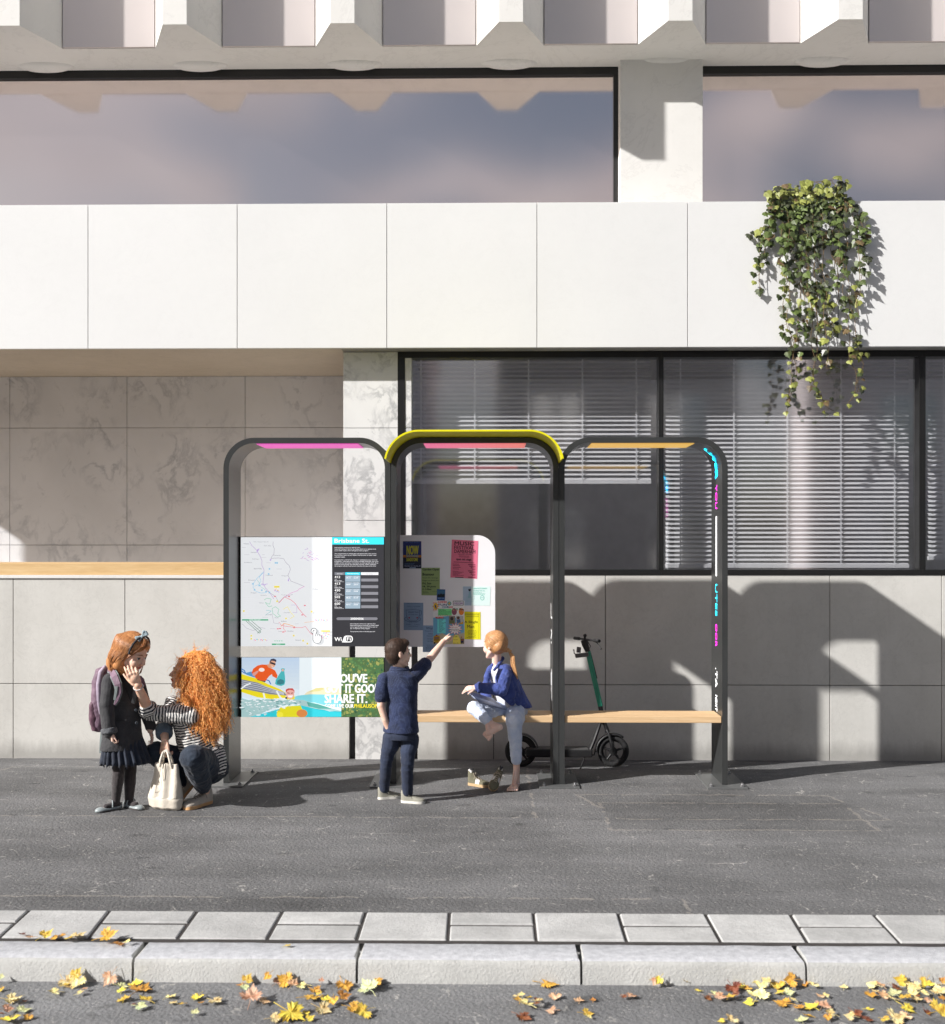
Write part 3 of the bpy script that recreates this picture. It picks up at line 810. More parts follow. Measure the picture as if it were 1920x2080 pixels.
names = ['Winston', 'Fern Vale', 'Herston', 'Kallangur', 'Strathpine', 'Bald Hills', 'Clayfield', 'Sherwood', 'Enoggera', 'Moggill', 'Ashgrove', 'Toowong', 'Wynnum', 'Chermside', 'Corinda', 'Manly', 'Capalaba', 'Redbank', 'Oxley', 'Hamilton', 'Chelmer', 'Runcorn']
pts = [(180, 142), (430, 165), (265, 242), (290, 322), (200, 362), (315, 434), (445, 512), (240, 567), (630, 518), (265, 718), (380, 746), (620, 742), (355, 836), (540, 278), (445, 972), (535, 1010), (655, 950), (620, 1050), (575, 1170), (695, 1165), (990, 672), (790, 1270)]
tg = pl(140, 140, 150)
for (u, v), t in zip(pts, names): S.text(t, u - 4.6 * len(t), v - 7, u + 4.6 * len(t), v + 6, tg, .01, .02)
for u, v, w_ in ((150, 184, 44), (186, 270, 56), (380, 270, 30), (385, 300, 56), (440, 365, 50), (565, 437, 60), (190, 596, 70), (400, 1002, 60), (490, 1137, 60), (770, 1080, 40)): S.line([(u - w_ / 2, v), (u + w_ / 2, v)], 5, pl(205, 205, 212), .02)
for i in range(9): S.line([(140, 775 + 24 * i), (262, 775 + 24 * i)], 2.5, pl(222, 222, 226), .02)
S.text('Public Transport Network', 265, 113, 440, 128, tg, 0, .02)
S.text('TRAVEL ZONE GUIDE', 215, 1028, 345, 1040, wht, .02, .1); S.text('CITY', 530, 1313, 580, 1326, wht, .02, .1); S.text('10 20 30 40', 508, 1272, 604, 1286, grn, .02, .1)
# touch-here pointing hand
dk = pl(55, 60, 62); hw = pl(240, 242, 245)
S.circ(973, 1165, 38, dk); S.circ(973, 1165, 31, hw, up=.3)
hand = [(958, 1168), (962, 1155), (973, 1149), (986, 1156), (990, 1170), (990, 1208), (998, 1196), (1012, 1198), (1018, 1212), (1024, 1200), (1038, 1204), (1041, 1216), (1050, 1208), (1060, 1216), (1060, 1270), (1046, 1302), (1010, 1314), (975, 1302), (958, 1268)]
S.poly(hand, dk, .4)
cx, cy = 1009, 1240
S.poly([(cx + (x - cx) * .88, cy + (y - cy) * .93) for x, y in hand], hw, .3)
for u in (992, 1018, 1041): S.line([(u, 1205), (u, 1226)], 5, dk, .3)
# timetable side
pl = lambda *c: ink(srgb(*c), E)
S.k = 1; blk = ink(srgb(60, 60, 66), .25); S.rect(1182, 64, 1790, 1344, blk)
S.rect(1182, 64, 1790, 150, pl(60, 225, 245)); S.text('Brisbane St.', 1212, 82, 1615, 130, pl(255, 255, 255), .022)
tw = pl(225, 225, 230)
para = [('Improving bus services to regional cities', 187, 1510), ('Improved transport services are being rolled out in regional cities', 205, 1698), ('across NSW as part of the 16 Regional Cities program.', 224, 1610),
 ('The program aims to identify gaps and opportunities with current', 259, 1702), ('bus services in each city and deliver improvements to better meet', 277, 1702), ('customer needs.', 296, 1335),
 ('Improvements could include changes to existing journeys, more trip', 332, 1714), ('possibilities, extended service hours including weekends, and more', 350, 1724), ('reliable services and better connections to where people work, shop,', 368, 1724), ('study and access health care and other services. Where applicable,', 386, 1702), ('the program will also look at more seamless journeys across state.', 404, 1700)]
for t, y, x1 in para: S.text(t, 1212, y - 7, x1, y + 7, tw, .012, .02)
S.rect(1212, 476, 1332, 508, pl(120, 122, 130)); S.rect(1337, 476, 1515, 508, pl(60, 215, 238)); S.rect(1522, 476, 1726, 508, pl(235, 235, 238))
S.text('Services', 1240, 487, 1305, 499, tw, .02, .5); S.text('Next Bus Arriving', 1362, 487, 1492, 500, pl(255, 255, 255), .02, .02); S.text('Via Centre', 1582, 487, 1662, 498, pl(130, 130, 135), .01, .02)
for i, n_ in enumerate(('412', '413', '430', '502', '600')):
    y = 514 + 78.3 * i
    S.rect(1337, y, 1515, y + 74, pl(150, 170, 185), .3); S.rect(1524, y, 1724, y + 34, ink(srgb(68, 68, 74), .25), .01); S.rect(1524, y + 36, 1724, y + 70, pl(135, 135, 142), .01)
    S.text(n_, 1213, y + 4, 1278, y + 30, pl(255, 255, 255), .012, .3); S.text('City', 1213, y + 38, 1240, y + 50, tw, .02, .01); S.text('Martin Place', 1213, y + 54, 1298, y + 66, tw, .02, .01)
    S.text('Weekday', 1350, y + 4, 1412, y + 14, tw, .02, .01); S.text('Saturday', 1436, y + 4, 1500, y + 14, tw, .02, .01)
    S.text(('05:15', '06:09', '07:05', '08:20', '05:12')[i], 1350, y + 20, 1398, y + 34, pl(255, 255, 255), .012, .01); S.text(('22:30', '23:21', '23:00', '01:10', '22:25')[i], 1437, y + 20, 1487, y + 34, pl(255, 255, 255), .012, .01)
    S.line([(1212, y + 74), (1322, y + 74)], 2, tw, .01)
S.poly([(1248, 1004), (1706, 1004), (1722, 1020), (1706, 1037), (1248, 1037), (1232, 1020)], pl(125, 125, 132)); S.text('20004506', 1400, 1008, 1552, 1032, pl(255, 255, 255), .018)
for t, y, x1 in (('Improving bus services to regional cities', 1081, 1692), ('Improved transport services are being rolled', 1100, 1728), ('out in regional cities across NSW as part of', 1119, 1712), ('the 16 Regional Cities program.', 1137, 1630), ('The program aims to identify gaps and', 1172, 1686)): S.text(t, 1396, y - 7, x1, y + 7, tw, .012, .02)
wf = pl(250, 250, 250)
S.text('Wi', 1213, 1238, 1295, 1282, wf, .02)
def rrect(x0, y0, x1, y1, r, n=6):
    o = []
    for cx, cy, a0 in ((x1 - r, y0 + r, -90), (x1 - r, y1 - r, 0), (x0 + r, y1 - r, 90), (x0 + r, y0 + r, 180)):
        for i in range(n + 1): a = R(a0 + 90 * i / n); o.append((cx + r * math.cos(a), cy + r * math.sin(a)))
    return o
S.poly(rrect(1318, 1218, 1427, 1298, 34), wf, .3); S.poly([(1300, 1298), (1320, 1240), (1370, 1250), (1370, 1298)], wf, .1); S.poly(rrect(1345, 1230, 1414, 1286, 18), blk, .3); S.text('Fi', 1358, 1238, 1402, 1278, wf, .02, .3)
mb.build('display_print', s1)

# advert display
s2 = screen(1336.5, 1457.5); mb = MB(); S = Sheet(mb, YSC, .00025, zc(470, 1320, .17857)(YSC))
S.rect(118, 86, 1252, 762, pl(222, 236, 246)); S.poly([(775, 86), (1252, 86), (1252, 762), (775, 762)], pl(236, 246, 250))
for i in range(8): S.poly([(118, 86 + 45 * i), (775, 86 + 45 * i), (775, 131 + 45 * i), (118, 131 + 45 * i)], pl(196 + 3 * i, 216 + 2 * i, 238), .02)
S.poly([(820, 520), (860, 480), (920, 455), (1000, 430), (1100, 425), (1252, 440), (1252, 530)], pl(236, 226, 190)); S.poly([(880, 478), (960, 435), (1030, 428), (1060, 445), (1000, 470)], pl(222, 214, 150))
# open sea and the waterline
S.poly([(640, 560), (760, 520), (900, 505), (1252, 512), (1252, 660), (1100, 640), (950, 600), (700, 590)], pl(130, 215, 226))
S.poly([(118, 762), (118, 640), (300, 740), (480, 690), (620, 650), (760, 628), (860, 640), (980, 662), (1120, 700), (1252, 690), (1252, 762)], pl(52, 205, 218))
# boat
S.poly([(118, 275), (300, 330), (420, 390), (560, 450), (620, 490), (620, 545), (460, 560), (300, 540), (118, 480)], pl(240, 222, 40))
S.poly([(118, 335), (300, 372), (450, 440), (600, 480), (640, 520), (440, 505), (260, 468), (118, 440)], pl(130, 136, 150))
for i in range(4): S.line([(120, 352 + 22 * i), (300, 388 + 22 * i), (600, 488 + 7 * i)], 5, pl(205, 208, 216), .02)
S.line([(118, 240), (150, 262), (240, 288), (320, 318), (380, 335), (430, 350), (450, 390)], 9, pl(70, 120, 190)); S.line([(118, 216), (150, 235), (165, 270)], 10, pl(70, 130, 195)); S.poly([(165, 262), (230, 245), (290, 290), (330, 330), (250, 310), (170, 280)], pl(90, 150, 205))
# man leaning over with a bag
S.poly([(360, 300), (395, 350), (385, 368), (290, 340)], pl(50, 60, 90))
S.poly([(232, 262), (250, 215), (300, 178), (350, 166), (400, 168), (440, 205), (470, 215), (500, 235), (528, 290), (518, 325), (470, 300), (462, 275), (430, 300), (390, 355), (330, 348), (275, 320), (268, 290)], pl(236, 95, 40))
S.poly([(320, 232), (300, 262), (262, 300), (240, 285), (250, 262), (290, 240)], pl(222, 160, 150)); S.circ(347, 226, 33, pl(250, 235, 230), 22)
S.poly([(400, 168), (440, 160), (478, 180), (462, 208), (430, 205)], pl(222, 160, 128)); S.circ(468, 155, 38, pl(226, 170, 140), 46)
S.poly([(440, 130), (452, 104), (485, 98), (514, 112), (512, 142), (495, 128), (462, 122), (444, 142)], pl(64, 64, 84)); S.line([(448, 146), (470, 152), (500, 164)], 16, pl(50, 46, 60)); S.line([(458, 182), (476, 188)], 4, pl(250, 240, 240))
S.poly([(565, 215), (585, 208), (612, 212), (605, 240), (612, 300), (616, 360), (605, 395), (570, 410), (525, 402), (500, 385), (508, 340), (545, 280), (572, 240)], pl(78, 185, 190)); S.poly([(525, 350), (560, 330), (600, 345), (604, 380), (560, 395), (520, 385)], pl(60, 130, 140)); S.circ(588, 230, 14, pl(230, 180, 160))
# swimmer
S.poly([(522, 700), (560, 655), (640, 640), (790, 632), (815, 690), (860, 700), (840, 762), (522, 762)], pl(232, 222, 40)); S.circ(556, 735, 38, pl(246, 236, 70), 30); S.circ(806, 720, 62, pl(222, 140, 75), 45)
S.poly([(620, 545), (640, 500), (715, 500), (725, 545), (715, 575), (640, 572)], pl(240, 225, 60))
S.circ(672, 500, 47, pl(238, 180, 170), 56); S.poly([(622, 490), (622, 450), (650, 436), (700, 436), (720, 460), (722, 490), (708, 462), (670, 452), (640, 462)], pl(205, 80, 75))
S.line([(640, 488), (664, 492)], 7, pl(150, 60, 60)); S.line([(682, 492), (706, 488)], 7, pl(150, 60, 60)); S.poly([(640, 516), (705, 516), (690, 540), (655, 540)], pl(255, 250, 250)); S.circ(628, 545, 12, pl(70, 60, 90))
# wave
S.poly([(118, 545), (200, 570), (350, 555), (470, 560), (620, 568), (720, 560), (830, 570), (940, 610), (1050, 640), (1160, 668), (1252, 690), (1252, 700), (1120, 690), (960, 668), (840, 640), (700, 612), (560, 640), (420, 690), (300, 740), (200, 762), (118, 762)], pl(170, 205, 205))
S.poly([(860, 590), (980, 612), (1100, 650), (1150, 668), (1000, 668), (880, 640)], pl(90, 170, 160))
rr = random.Random(5); foam = pl(240, 246, 248); fo2 = pl(196, 214, 216); fo3 = pl(120, 165, 165)
for i in range(150):
    u = rr.uniform(120, 780); v = 560 + rr.uniform(0, 1) * (190 - max(0, u - 380) * .32) + rr.uniform(-14, 8)
    q = rr.uniform(5, 22); a = rr.uniform(0, 3)
    S.poly([(u + q * 1.5 * math.cos(a + j) * rr.uniform(.5, 1), v + q * .5 * math.sin(a + j) * rr.uniform(.6, 1)) for j in (0, 1.2, 2.4, 3.6, 4.8)], (foam, foam, fo2, fo3)[i % 4], .01)
S.line([(520, 470), (560, 540), (590, 560)], 14, foam); S.line([(370, 490), (385, 555)], 14, foam); S.line([(118, 440), (170, 400), (220, 380)], 12, foam)
# forest seen from above
S.k = 3; fl = lambda *c: ink(srgb(*c), .36); S.rect(1252, 86, 1735, 762, fl(84, 116, 70))
for i in range(620):
    u = rr.uniform(1258, 1729); v = rr.uniform(92, 756); q = rr.uniform(7, 26) * (1 - i / 900)
    g_ = noise.noise(Vector((u / 150, v / 150, 0)))
    c_ = [(78, 122, 76), (98, 140, 84), (124, 150, 82), (168, 170, 96), (66, 122, 90), (142, 158, 88), (50, 86, 60)][int((g_ + .5) * 6 + rr.uniform(-1.6, 1.6)) % 7]
    n_ = 7; S.poly([(min(1735, max(1252, u + q * rr.uniform(.75, 1.1) * math.cos(6.283 * j / n_))), min(762, max(86, v + q * rr.uniform(.75, 1.1) * math.sin(6.283 * j / n_)))) for j in range(n_)], fl(*c_), .01)
S.k = 12
W_ = pl(252, 252, 250)
for t, x0, y0, x1, y1 in (("IF YOU'VE", 1066, 272, 1545, 372), ('GOT IT GOOD', 1066, 390, 1700, 488), ('SHARE IT.', 1066, 504, 1545, 604)): S.text(t, x0, y0, x1, y1, W_, .028)
S.text('COME LIVE OUR', 1066, 616, 1392, 658, W_, .028); S.text('PHILAUSOPHY', 1400, 616, 1728, 658, pl(245, 225, 50), .02)
mb.build('display_print', s2)

# ---- notice board in the middle arch
M_BOARD = mat('board_laminate', (.88, .88, .91), .35, .03, 4)
z0, z1 = Z(1314, YSC), Z(1087, YSC); xa_, xb_ = AX[1] + TT + .001, X(1006, YSC); r_ = .13
pts = [(xa_, z0), (xb_ - .03, z0)] + [(xb_ - .03 + .03 * math.sin(R(a)), z0 + .03 - .03 * math.cos(R(a))) for a in (30, 60, 90)] + [(xb_ - r_ + r_ * math.cos(R(a)), z1 - r_ + r_ * math.sin(R(a))) for a in range(0, 91, 9)] + [(xa_, z1)]
mb = MB(); mb.prism(pts, 'y', YSC, YSC + .012, M_BOARD); mb.build('notice_board', sh, bevel=.001)

# ---- lettering on the inner faces of the posts (lit strips read downwards)
def neon(y0, y1, t, c, xin, yc, hgt, st, name='lit_lettering', mirror=1):
    mb = MB(); z0, z1 = Z(y0, yc), Z(y1, yc); m_ = ink(srgb(*c), st)
    def fr(u, v, off):
        # u runs down the post, v across it
        return Vector((xin - .0015 - off, yc - hgt / 2 + hgt * v, z0 + (z1 - z0) * u))
    S = Sheet(mb, 0, .0003, fr); S.text(t, 0, 0, 1, 1, m_, .0); return mb.build(name, frames[2])
xin = AX[2] + W3 - TT - .0015
cya, mgt, wh_ = (40, 225, 255), (255, 40, 215), (255, 255, 255)
neon(985, 1034, 'YOU', mgt, xin, 7.69, .058, 1.7); neon(1186, 1251, 'UTES', cya, xin, 7.69, .058, 1.7); neon(1267, 1313, 'OOR', mgt, xin, 7.69, .058, 1.7)
neon(1356, 1396, '.TA', wh_, xin, 7.69, .058, 1.7); neon(1411, 1443, 'NEXT', wh_, xin, 7.69, .058, 1.7)
mb = MB(); mb.box((xin - .003, 7.686, Z(1170, 7.69)), (xin - .0005, 7.694, Z(1049, 7.69)), ink((1, 1, 1), 2)); mb.build('light_strip', frames[2])
# the topmost word bends round the corner of the arch
mb = MB(); rI = RO - TT - .002; cxr, czr = AX[2] + W3 - RO, ZT - RO; m_ = ink(srgb(*cya), 1.7)
def bend(u, v, off):
    L = -.055 + u * .235      # distance up the arc
    s_ = .205 - u * .235 - .03
    y = 7.69 - .03 + .06 * v
    if s_ < 0: return Vector((xin - .002, y, czr + s_))
    a = s_ / rI
    return Vector((cxr + (rI - .002) * math.cos(a), y, czr + (rI - .002) * math.sin(a)))
S = Sheet(mb, 0, 0, bend); S.text('UTER', 0, 0, 1, 1, m_, .012); mb.build('lit_lettering', frames[2])
# small white marks on the inner face of the middle arch
xm_ = AX[2] - TT - .0015; mb = MB(); wmk = ink((.8, .8, .8), .1)
def fr2(u, v, off): return Vector((xm_ - .001 - off, u, Z(v, 7.68)))
S = Sheet(mb, 0, .0003, fr2)
S.text('L', 7.76, 1226, 7.60, 1256, wmk); S.text('?', 7.75, 1278, 7.61, 1308, wmk)
S.rect(7.75, 1358, 7.60, 1420, ink((.5, .5, .5), .02)); S.rect(7.735, 1366, 7.67, 1392, ink((.95, .95, .95), .6))
mb.build('sticker', frames[1])
rebase(sh)

# ------------------------------------------------------------------ papers pinned to the board: each a thing
zB = zc(800, 1080, .12486)
def paper(name, label, quad, base, k, draw, cat='poster'):
    Y = YSC - .0012 - .0016 * k; fr = zB(Y); mb = MB(); S = Sheet(mb, Y, .0001, fr)
    q = [fr(u, v, 0) for u, v in quad]; b = [p + Vector((0, .0006, 0)) for p in q]
    mb.add(q + b, [(0, 1, 2, 3), (7, 6, 5, 4), (0, 4, 5, 1), (1, 5, 6, 2), (2, 6, 7, 3), (3, 7, 4, 0)], base)
    draw(S); o = mb.build(name)
    return tag(o, label, cat, 'papers pinned on the notice board')
sr = lambda *c: ink(srgb(*c))
K_ = sr(40, 38, 45)
def lines(S, x0, x1, y0, n, dy, w, c, rg=5, cen=False):
    r2 = random.Random(int(x0 + y0))
    for i in range(n):
        L = (x1 - x0) * r2.uniform(.6, 1); a = (x0 + x1 - L) / 2 if cen else x0; u = a
        while u < a + L:
            ww = r2.uniform(14, 34); S.line([(u, y0 + i * dy), (min(a + L, u + ww), y0 + i * dy)], w, c, .02); u += ww + 8
def p_now(S):
    S.rect(150, 380, 450, 430, sr(190, 120, 50)); S.rect(150, 418, 450, 596, sr(34, 42, 66)); S.text('ALL NEW SHOW', 190, 168, 420, 182, sr(90, 120, 190))
    S.text('NOW', 212, 228, 402, 372, sr(206, 205, 60), .02); S.text('SHOWING', 205, 378, 400, 415, sr(90, 170, 190), .018); S.text('SANDSTONE', 208, 428, 392, 480, sr(206, 205, 60), .02)
    lines(S, 180, 420, 520, 2, 18, 6, sr(80, 110, 150)); S.text('Saturday 12 - Sunday 20', 175, 550, 435, 568, sr(180, 190, 215), .02); S.rect(258, 574, 358, 594, sr(130, 150, 180))
paper('poster', 'dark blue poster with yellow NOW lettering, top left of the notice board', [(150, 155), (448, 155), (450, 598), (150, 598)], sr(38, 52, 120), 0, p_now)
def p_gard(S):
    for t, y0, y1, x1 in (('Garden Open', 598, 640, 738), ('Braemoor', 672, 714, 658), ('Gwaili Hill, Harbridge', 742, 764, 720), ('Ringwood, BH24 3PX', 785, 808, 728), ('Fri, Sun', 824, 862, 608), ('18, 20 June', 878, 912, 684), ('2 - 5.30pm', 924, 954, 610)): S.text(t, 470, y0, x1, y1, sr(44, 62, 46), .03 if y1 - y0 > 28 else .01)
    lines(S, 472, 600, 975, 3, 12, 4, sr(90, 110, 80)); lines(S, 630, 735, 975, 1, 12, 4, sr(90, 110, 80))
paper('poster', 'green Garden Open poster pinned below the dark blue one', [(450, 587), (750, 587), (748, 1037), (452, 1033)], sr(150, 172, 112), 0.5, p_gard)
def p_sml(S):
    S.rect(708, 950, 834, 1020, sr(60, 110, 150)); S.poly([(708, 1040), (730, 1010), (750, 1022), (768, 1000), (790, 1018), (830, 1008), (830, 1066), (708, 1066)], sr(20, 34, 40)); S.text('FOREST TOURS', 715, 1076, 825, 1090, sr(150, 190, 220), .02)
paper('postcard', 'small blue postcard with a dark skyline between the green and the bright posters', [(705, 935), (838, 940), (832, 1120), (700, 1118)], sr(44, 84, 150), 1, p_sml, 'postcard')
def p_mus(S):
    k = sr(62, 22, 38); r_ = 2.0
    for t, x0, y0, x1, y1, b in (('MUSIC', 990, 162, 1306, 222, .02), ('FESTIVAL', 985, 232, 1312, 288, .012), ('DAMERHAM', 985, 296, 1328, 350, .012), ('Saturday 3rd July', 1045, 358, 1262, 380, .01), ('open mic stage', 1018, 432, 1262, 478, .02)): S.text(t, x0, y0, x1, y1, k, b, rot=r_)
    dr = sr(130, 28, 62); S.line([(975, 492), (1308, 508)], 6, dr)
    for i in range(2): S.line([(1060, 392 + 18 * i), (1225, 398 + 18 * i)], 5, dr, .1)
    for i in range(4): S.line([(962, 526 + 26 * i), (1060 + 14 * (i % 3), 529 + 26 * i)], 6, dr, .1)
    for i in range(9): S.line([(1212 + 22 * (i % 4), 536 + 25.5 * i), (1326, 540 + 25.5 * i)], 10, dr, .1)
    for i in range(6): S.line([(960, 640 + 14 * i), (1050 + 30 * ((i * 7) % 4), 644 + 14 * i)], 4, dr, .1)
    S.line([(1000, 742), (1130, 744)], 10, k, .1)
paper('poster', 'pink Music Festival Damerham poster, top right of the notice board', [(945, 128), (1376, 150), (1356, 767), (922, 745)], sr(232, 122, 150), 0, p_mus)
def p_crd(S):
    S.rect(1128, 892, 1262, 1200, sr(178, 200, 222)); S.poly([(1210, 940), (1228, 926), (1238, 936), (1252, 922), (1256, 950), (1240, 972), (1222, 966)], sr(40, 50, 62)); S.poly([(1226, 972), (1250, 972), (1262, 1080), (1204, 1080)], sr(150, 190, 205))
    g_ = sr(110, 200, 185); S.text('LEARN PHOTOGRAPHY', 1290, 914, 1520, 934, g_, .02); S.text('COURSES FOR ALL', 1290, 952, 1488, 970, g_, .02); lines(S, 1290, 1500, 992, 3, 16, 5, g_)
    S.circ(1440, 1075, 34, g_, 42); S.circ(1440, 1075, 26, sr(215, 240, 238), 33); S.line([(1420, 1075), (1460, 1075)], 6, g_); lines(S, 1180, 1330, 1060, 6, 16, 4, sr(150, 195, 200))
paper('leaflet', 'wide pale mint leaflet pinned under the pink poster', [(1125, 890), (1578, 893), (1566, 1206), (1128, 1196)], sr(222, 244, 242), 0, p_crd, 'leaflet')
def p_tea(S):
    n_ = sr(78, 98, 130)
    S.text('PARISH HALL SATURDAY', 212, 1164, 425, 1176, n_); S.text('MONDAY 24 SEPTEMBER', 215, 1206, 430, 1222, n_); S.text('2.30 - 4 pm', 268, 1236, 375, 1250, n_)
    S.line([(200, 1275), (205, 1350), (222, 1420), (265, 1452), (360, 1452), (400, 1420), (418, 1350), (422, 1275), (310, 1268), (200, 1275)], 5, n_); S.line([(420, 1290), (448, 1285), (452, 1340), (420, 1372)], 5, n_); S.line([(205, 1390), (175, 1410), (185, 1440), (240, 1462), (380, 1462), (430, 1440), (436, 1415), (412, 1392)], 5, n_)
    S.text('CREAM TEAS', 232, 1298, 405, 1320, n_, .02); S.text('AT THE HALL', 240, 1340, 400, 1356, n_, .01)
    for u in (250, 380): S.poly([(u - 16, 1400), (u, 1388), (u + 14, 1392), (u + 10, 1412), (u - 6, 1410)], sr(170, 50, 60))
    S.text('Bring a Friend', 255, 1468, 382, 1484, n_); S.text('Raffle     Cakes', 208, 1500, 420, 1516, n_); S.text('Free Parking', 245, 1532, 392, 1550, n_)
paper('poster', 'grey-blue cream tea poster with a teacup, lower left of the notice board', [(163, 1155), (480, 1157), (480, 1602), (163, 1600)], sr(140, 165, 196), 0, p_tea)
def p_wan(S):
    n_ = sr(92, 116, 150)
    S.text('Wanted', 525, 1548, 735, 1590, n_, .02)
    for t, y, a, b in (('Present Company', 1618, 515, 735), ('Volunteers', 1660, 560, 700), ('Open Day', 1698, 540, 690), ('Saturday', 1745, 550, 690), ('8 Charter', 1782, 552, 690)): S.text(t, a, y - 10, b, y + 10, n_, .02)
    lines(S, 515, 720, 1845, 4, 20, 5, n_, cen=True); S.text('For info call', 525, 1920, 660, 1936, n_)
paper('poster', 'pale blue Wanted poster hanging below the bottom edge of the board', [(475, 1525), (760, 1527), (760, 1962), (472, 1958)], sr(150, 178, 210), 0, p_wan)
def p_yel(S):
    k = sr(96, 96, 20); S.line([(1160, 1335), (1400, 1338)], 4, k); S.line([(1160, 1352), (1380, 1354)], 5, k); S.line([(1386, 1320), (1384, 1745)], 3, k); S.line([(1180, 1380), (1380, 1382)], 4, k)
    S.text('A Single', 1150, 1448, 1366, 1496, sr(70, 72, 22), .01); S.text('Man', 1196, 1518, 1308, 1568, sr(70, 72, 22), .01); lines(S, 1180, 1370, 1610, 4, 22, 4, k, cen=True); lines(S, 1180, 1360, 1705, 2, 16, 4, k, cen=True); S.circ(1322, 1692, 7, k)
paper('poster', 'bright yellow poster reading A Single Man, right of the bright club flyer', [(1130, 1298), (1412, 1306), (1414, 1752), (1130, 1750)], sr(236, 232, 30), .3, p_yel)
def p_sum(S):
    S.poly([(642, 1400), (890, 1370), (1140, 1430), (1148, 1640), (1148, 1828), (642, 1826)], sr(120, 190, 225)); S.poly([(642, 1720), (780, 1650), (900, 1700), (1148, 1640), (1148, 1828), (642, 1826)], sr(205, 196, 165))
    for i in range(12):
        a = 6.28 * i / 12; S.poly([(672 + 40 * math.cos(a - .2), 1215 + 52 * math.sin(a - .2)), (672 + 78 * math.cos(a) if math.cos(a) > -.3 else 646, 1215 + 88 * math.sin(a)), (672 + 40 * math.cos(a + .2), 1215 + 52 * math.sin(a + .2))], sr(240, 120, 30), .02)
    S.circ(680, 1215, 36, sr(250, 205, 60), 56); S.poly([(665, 1180), (690, 1200), (698, 1250), (682, 1250), (670, 1215)], sr(40, 50, 110))
    S.text('SUMMER', 722, 1130, 866, 1162, sr(225, 40, 40), .02); S.text('FUN', 730, 1172, 862, 1206, sr(30, 60, 120), .025); S.text('CLUB', 792, 1210, 892, 1242, sr(40, 110, 150), .025); S.text('2018', 894, 1212, 958, 1242, sr(225, 40, 40), .02); S.circ(905, 1168, 34, sr(90, 175, 180)); S.circ(905, 1168, 18, sr(230, 190, 90))
    S.poly(rrect(962, 1124, 1138, 1200, 12), sr(70, 70, 76)); S.poly(rrect(969, 1131, 1131, 1193, 8), sr(232, 232, 236)); S.text('EAST DAY', 1000, 1136, 1096, 1148, sr(50, 60, 90), .012); S.text('CHILDCARE', 976, 1152, 1126, 1176, sr(130, 60, 150), .02); S.text('CENTRE', 1010, 1180, 1090, 1190, sr(130, 60, 150), .012)
    S.rect(722, 1256, 942, 1362, sr(130, 235, 150)); 
    for i in range(5): S.text(('Hey Parents', 'Join us for a summer full', 'of games, crafts, trips, cooking', 'swimming and outdoor fun every', 'day of the school holidays')[i], 728, 1254 + 21 * i, 728 + (90, 120, 195, 205, 150)[i], 1266 + 21 * i, sr(40, 50, 50), .02, .02)
    for i in range(8): S.rect(726 + 28 * i, 1362, 742 + 28 * i, 1368, sr(225, 60, 50), .02)
    for cx, cy, c1, c2 in ((985, 1300, (150, 90, 110), (235, 190, 90)), (1100, 1300, (240, 140, 50), (120, 150, 90))): S.circ(cx, cy, 42, sr(*c1), 56)
    for cx, cy, c_ in ((975, 1262, (60, 44, 40)), (1028, 1262, (120, 190, 170)), (1082, 1262, (70, 50, 44)), (1122, 1272, (90, 60, 50))): S.circ(cx, cy, 19, sr(*c_), 17)
    for cx, cy, c_ in ((975, 1272, (205, 150, 120)), (1028, 1276, (220, 170, 140)), (1082, 1276, (190, 130, 100)), (1122, 1284, (215, 160, 130))): S.circ(cx, cy, 13, sr(*c_), 13, up=.1)
    S.poly([(676, 1386), (812, 1384), (806, 1406), (812, 1408), (690, 1410)], sr(225, 40, 40)); S.text('FREE CLUB', 700, 1388, 800, 1402, sr(255, 235, 235), .012)
    S.rect(708, 1416, 846, 1652, sr(130, 240, 240)); S.rect(714, 1416, 846, 1420, sr(60, 150, 150), .1)
    for i, t in enumerate(('Gardening', 'Swimming', 'Baking', 'Arts and crafts', 'Story time', 'Dress up', 'Football', 'Singing', 'Board games', 'Treasure hunt', 'Water games', 'Picnics', 'Music')): S.text(t, 738, 1424 + 16.5 * i, 738 + 7.6 * len(t), 1435 + 16.5 * i, sr(40, 60, 70), .02, .02)
    S.rect(898, 1372, 998, 1500, sr(150, 140, 130)); S.circ(945, 1415, 26, sr(60, 50, 50), 30); S.rect(905, 1440, 985, 1492, sr(110, 120, 80)); S.rect(1016, 1372, 1132, 1492, sr(200, 200, 196)); S.circ(1050, 1400, 24, sr(90, 60, 50)); S.poly([(1022, 1430), (1080, 1420), (1090, 1480), (1030, 1488)], sr(80, 110, 150)); S.poly([(1060, 1492), (1132, 1460), (1132, 1500), (1070, 1505)], sr(235, 180, 60))
    st = []
    for i in range(24):
        a = 6.283 * i / 24 + .1; q = 1.0 if i % 2 == 0 else .58; st.append((1000 + 130 * q * math.cos(a) * (1 + .1 * math.sin(i * 5)), 1580 + 108 * q * math.sin(a)))
    S.poly(st, sr(225, 60, 90)); S.poly([(1000 + (x - 1000) * .9, 1580 + (y - 1580) * .88) for x, y in st], sr(255, 250, 248), .1)
    S.text('Register before', 930, 1548, 1042, 1562, sr(190, 50, 60), .018, .2); S.text('child care Benefits', 932, 1578, 1062, 1592, sr(60, 50, 50), .018); S.text('and Child Rebate', 932, 1604, 1070, 1618, sr(60, 50, 50), .018)
    S.poly([(960, 1826), (965, 1720), (1010, 1672), (1050, 1690), (1086, 1760), (1088, 1826)], sr(250, 236, 100)); S.text('AGES', 992, 1700, 1034, 1714, sr(40, 40, 40), .02); S.text('5 to 12 years', 975, 1750, 1045, 1762, sr(60, 60, 40), .012); S.text('Call the office', 965, 1806, 1068, 1818, sr(60, 60, 40), .012)
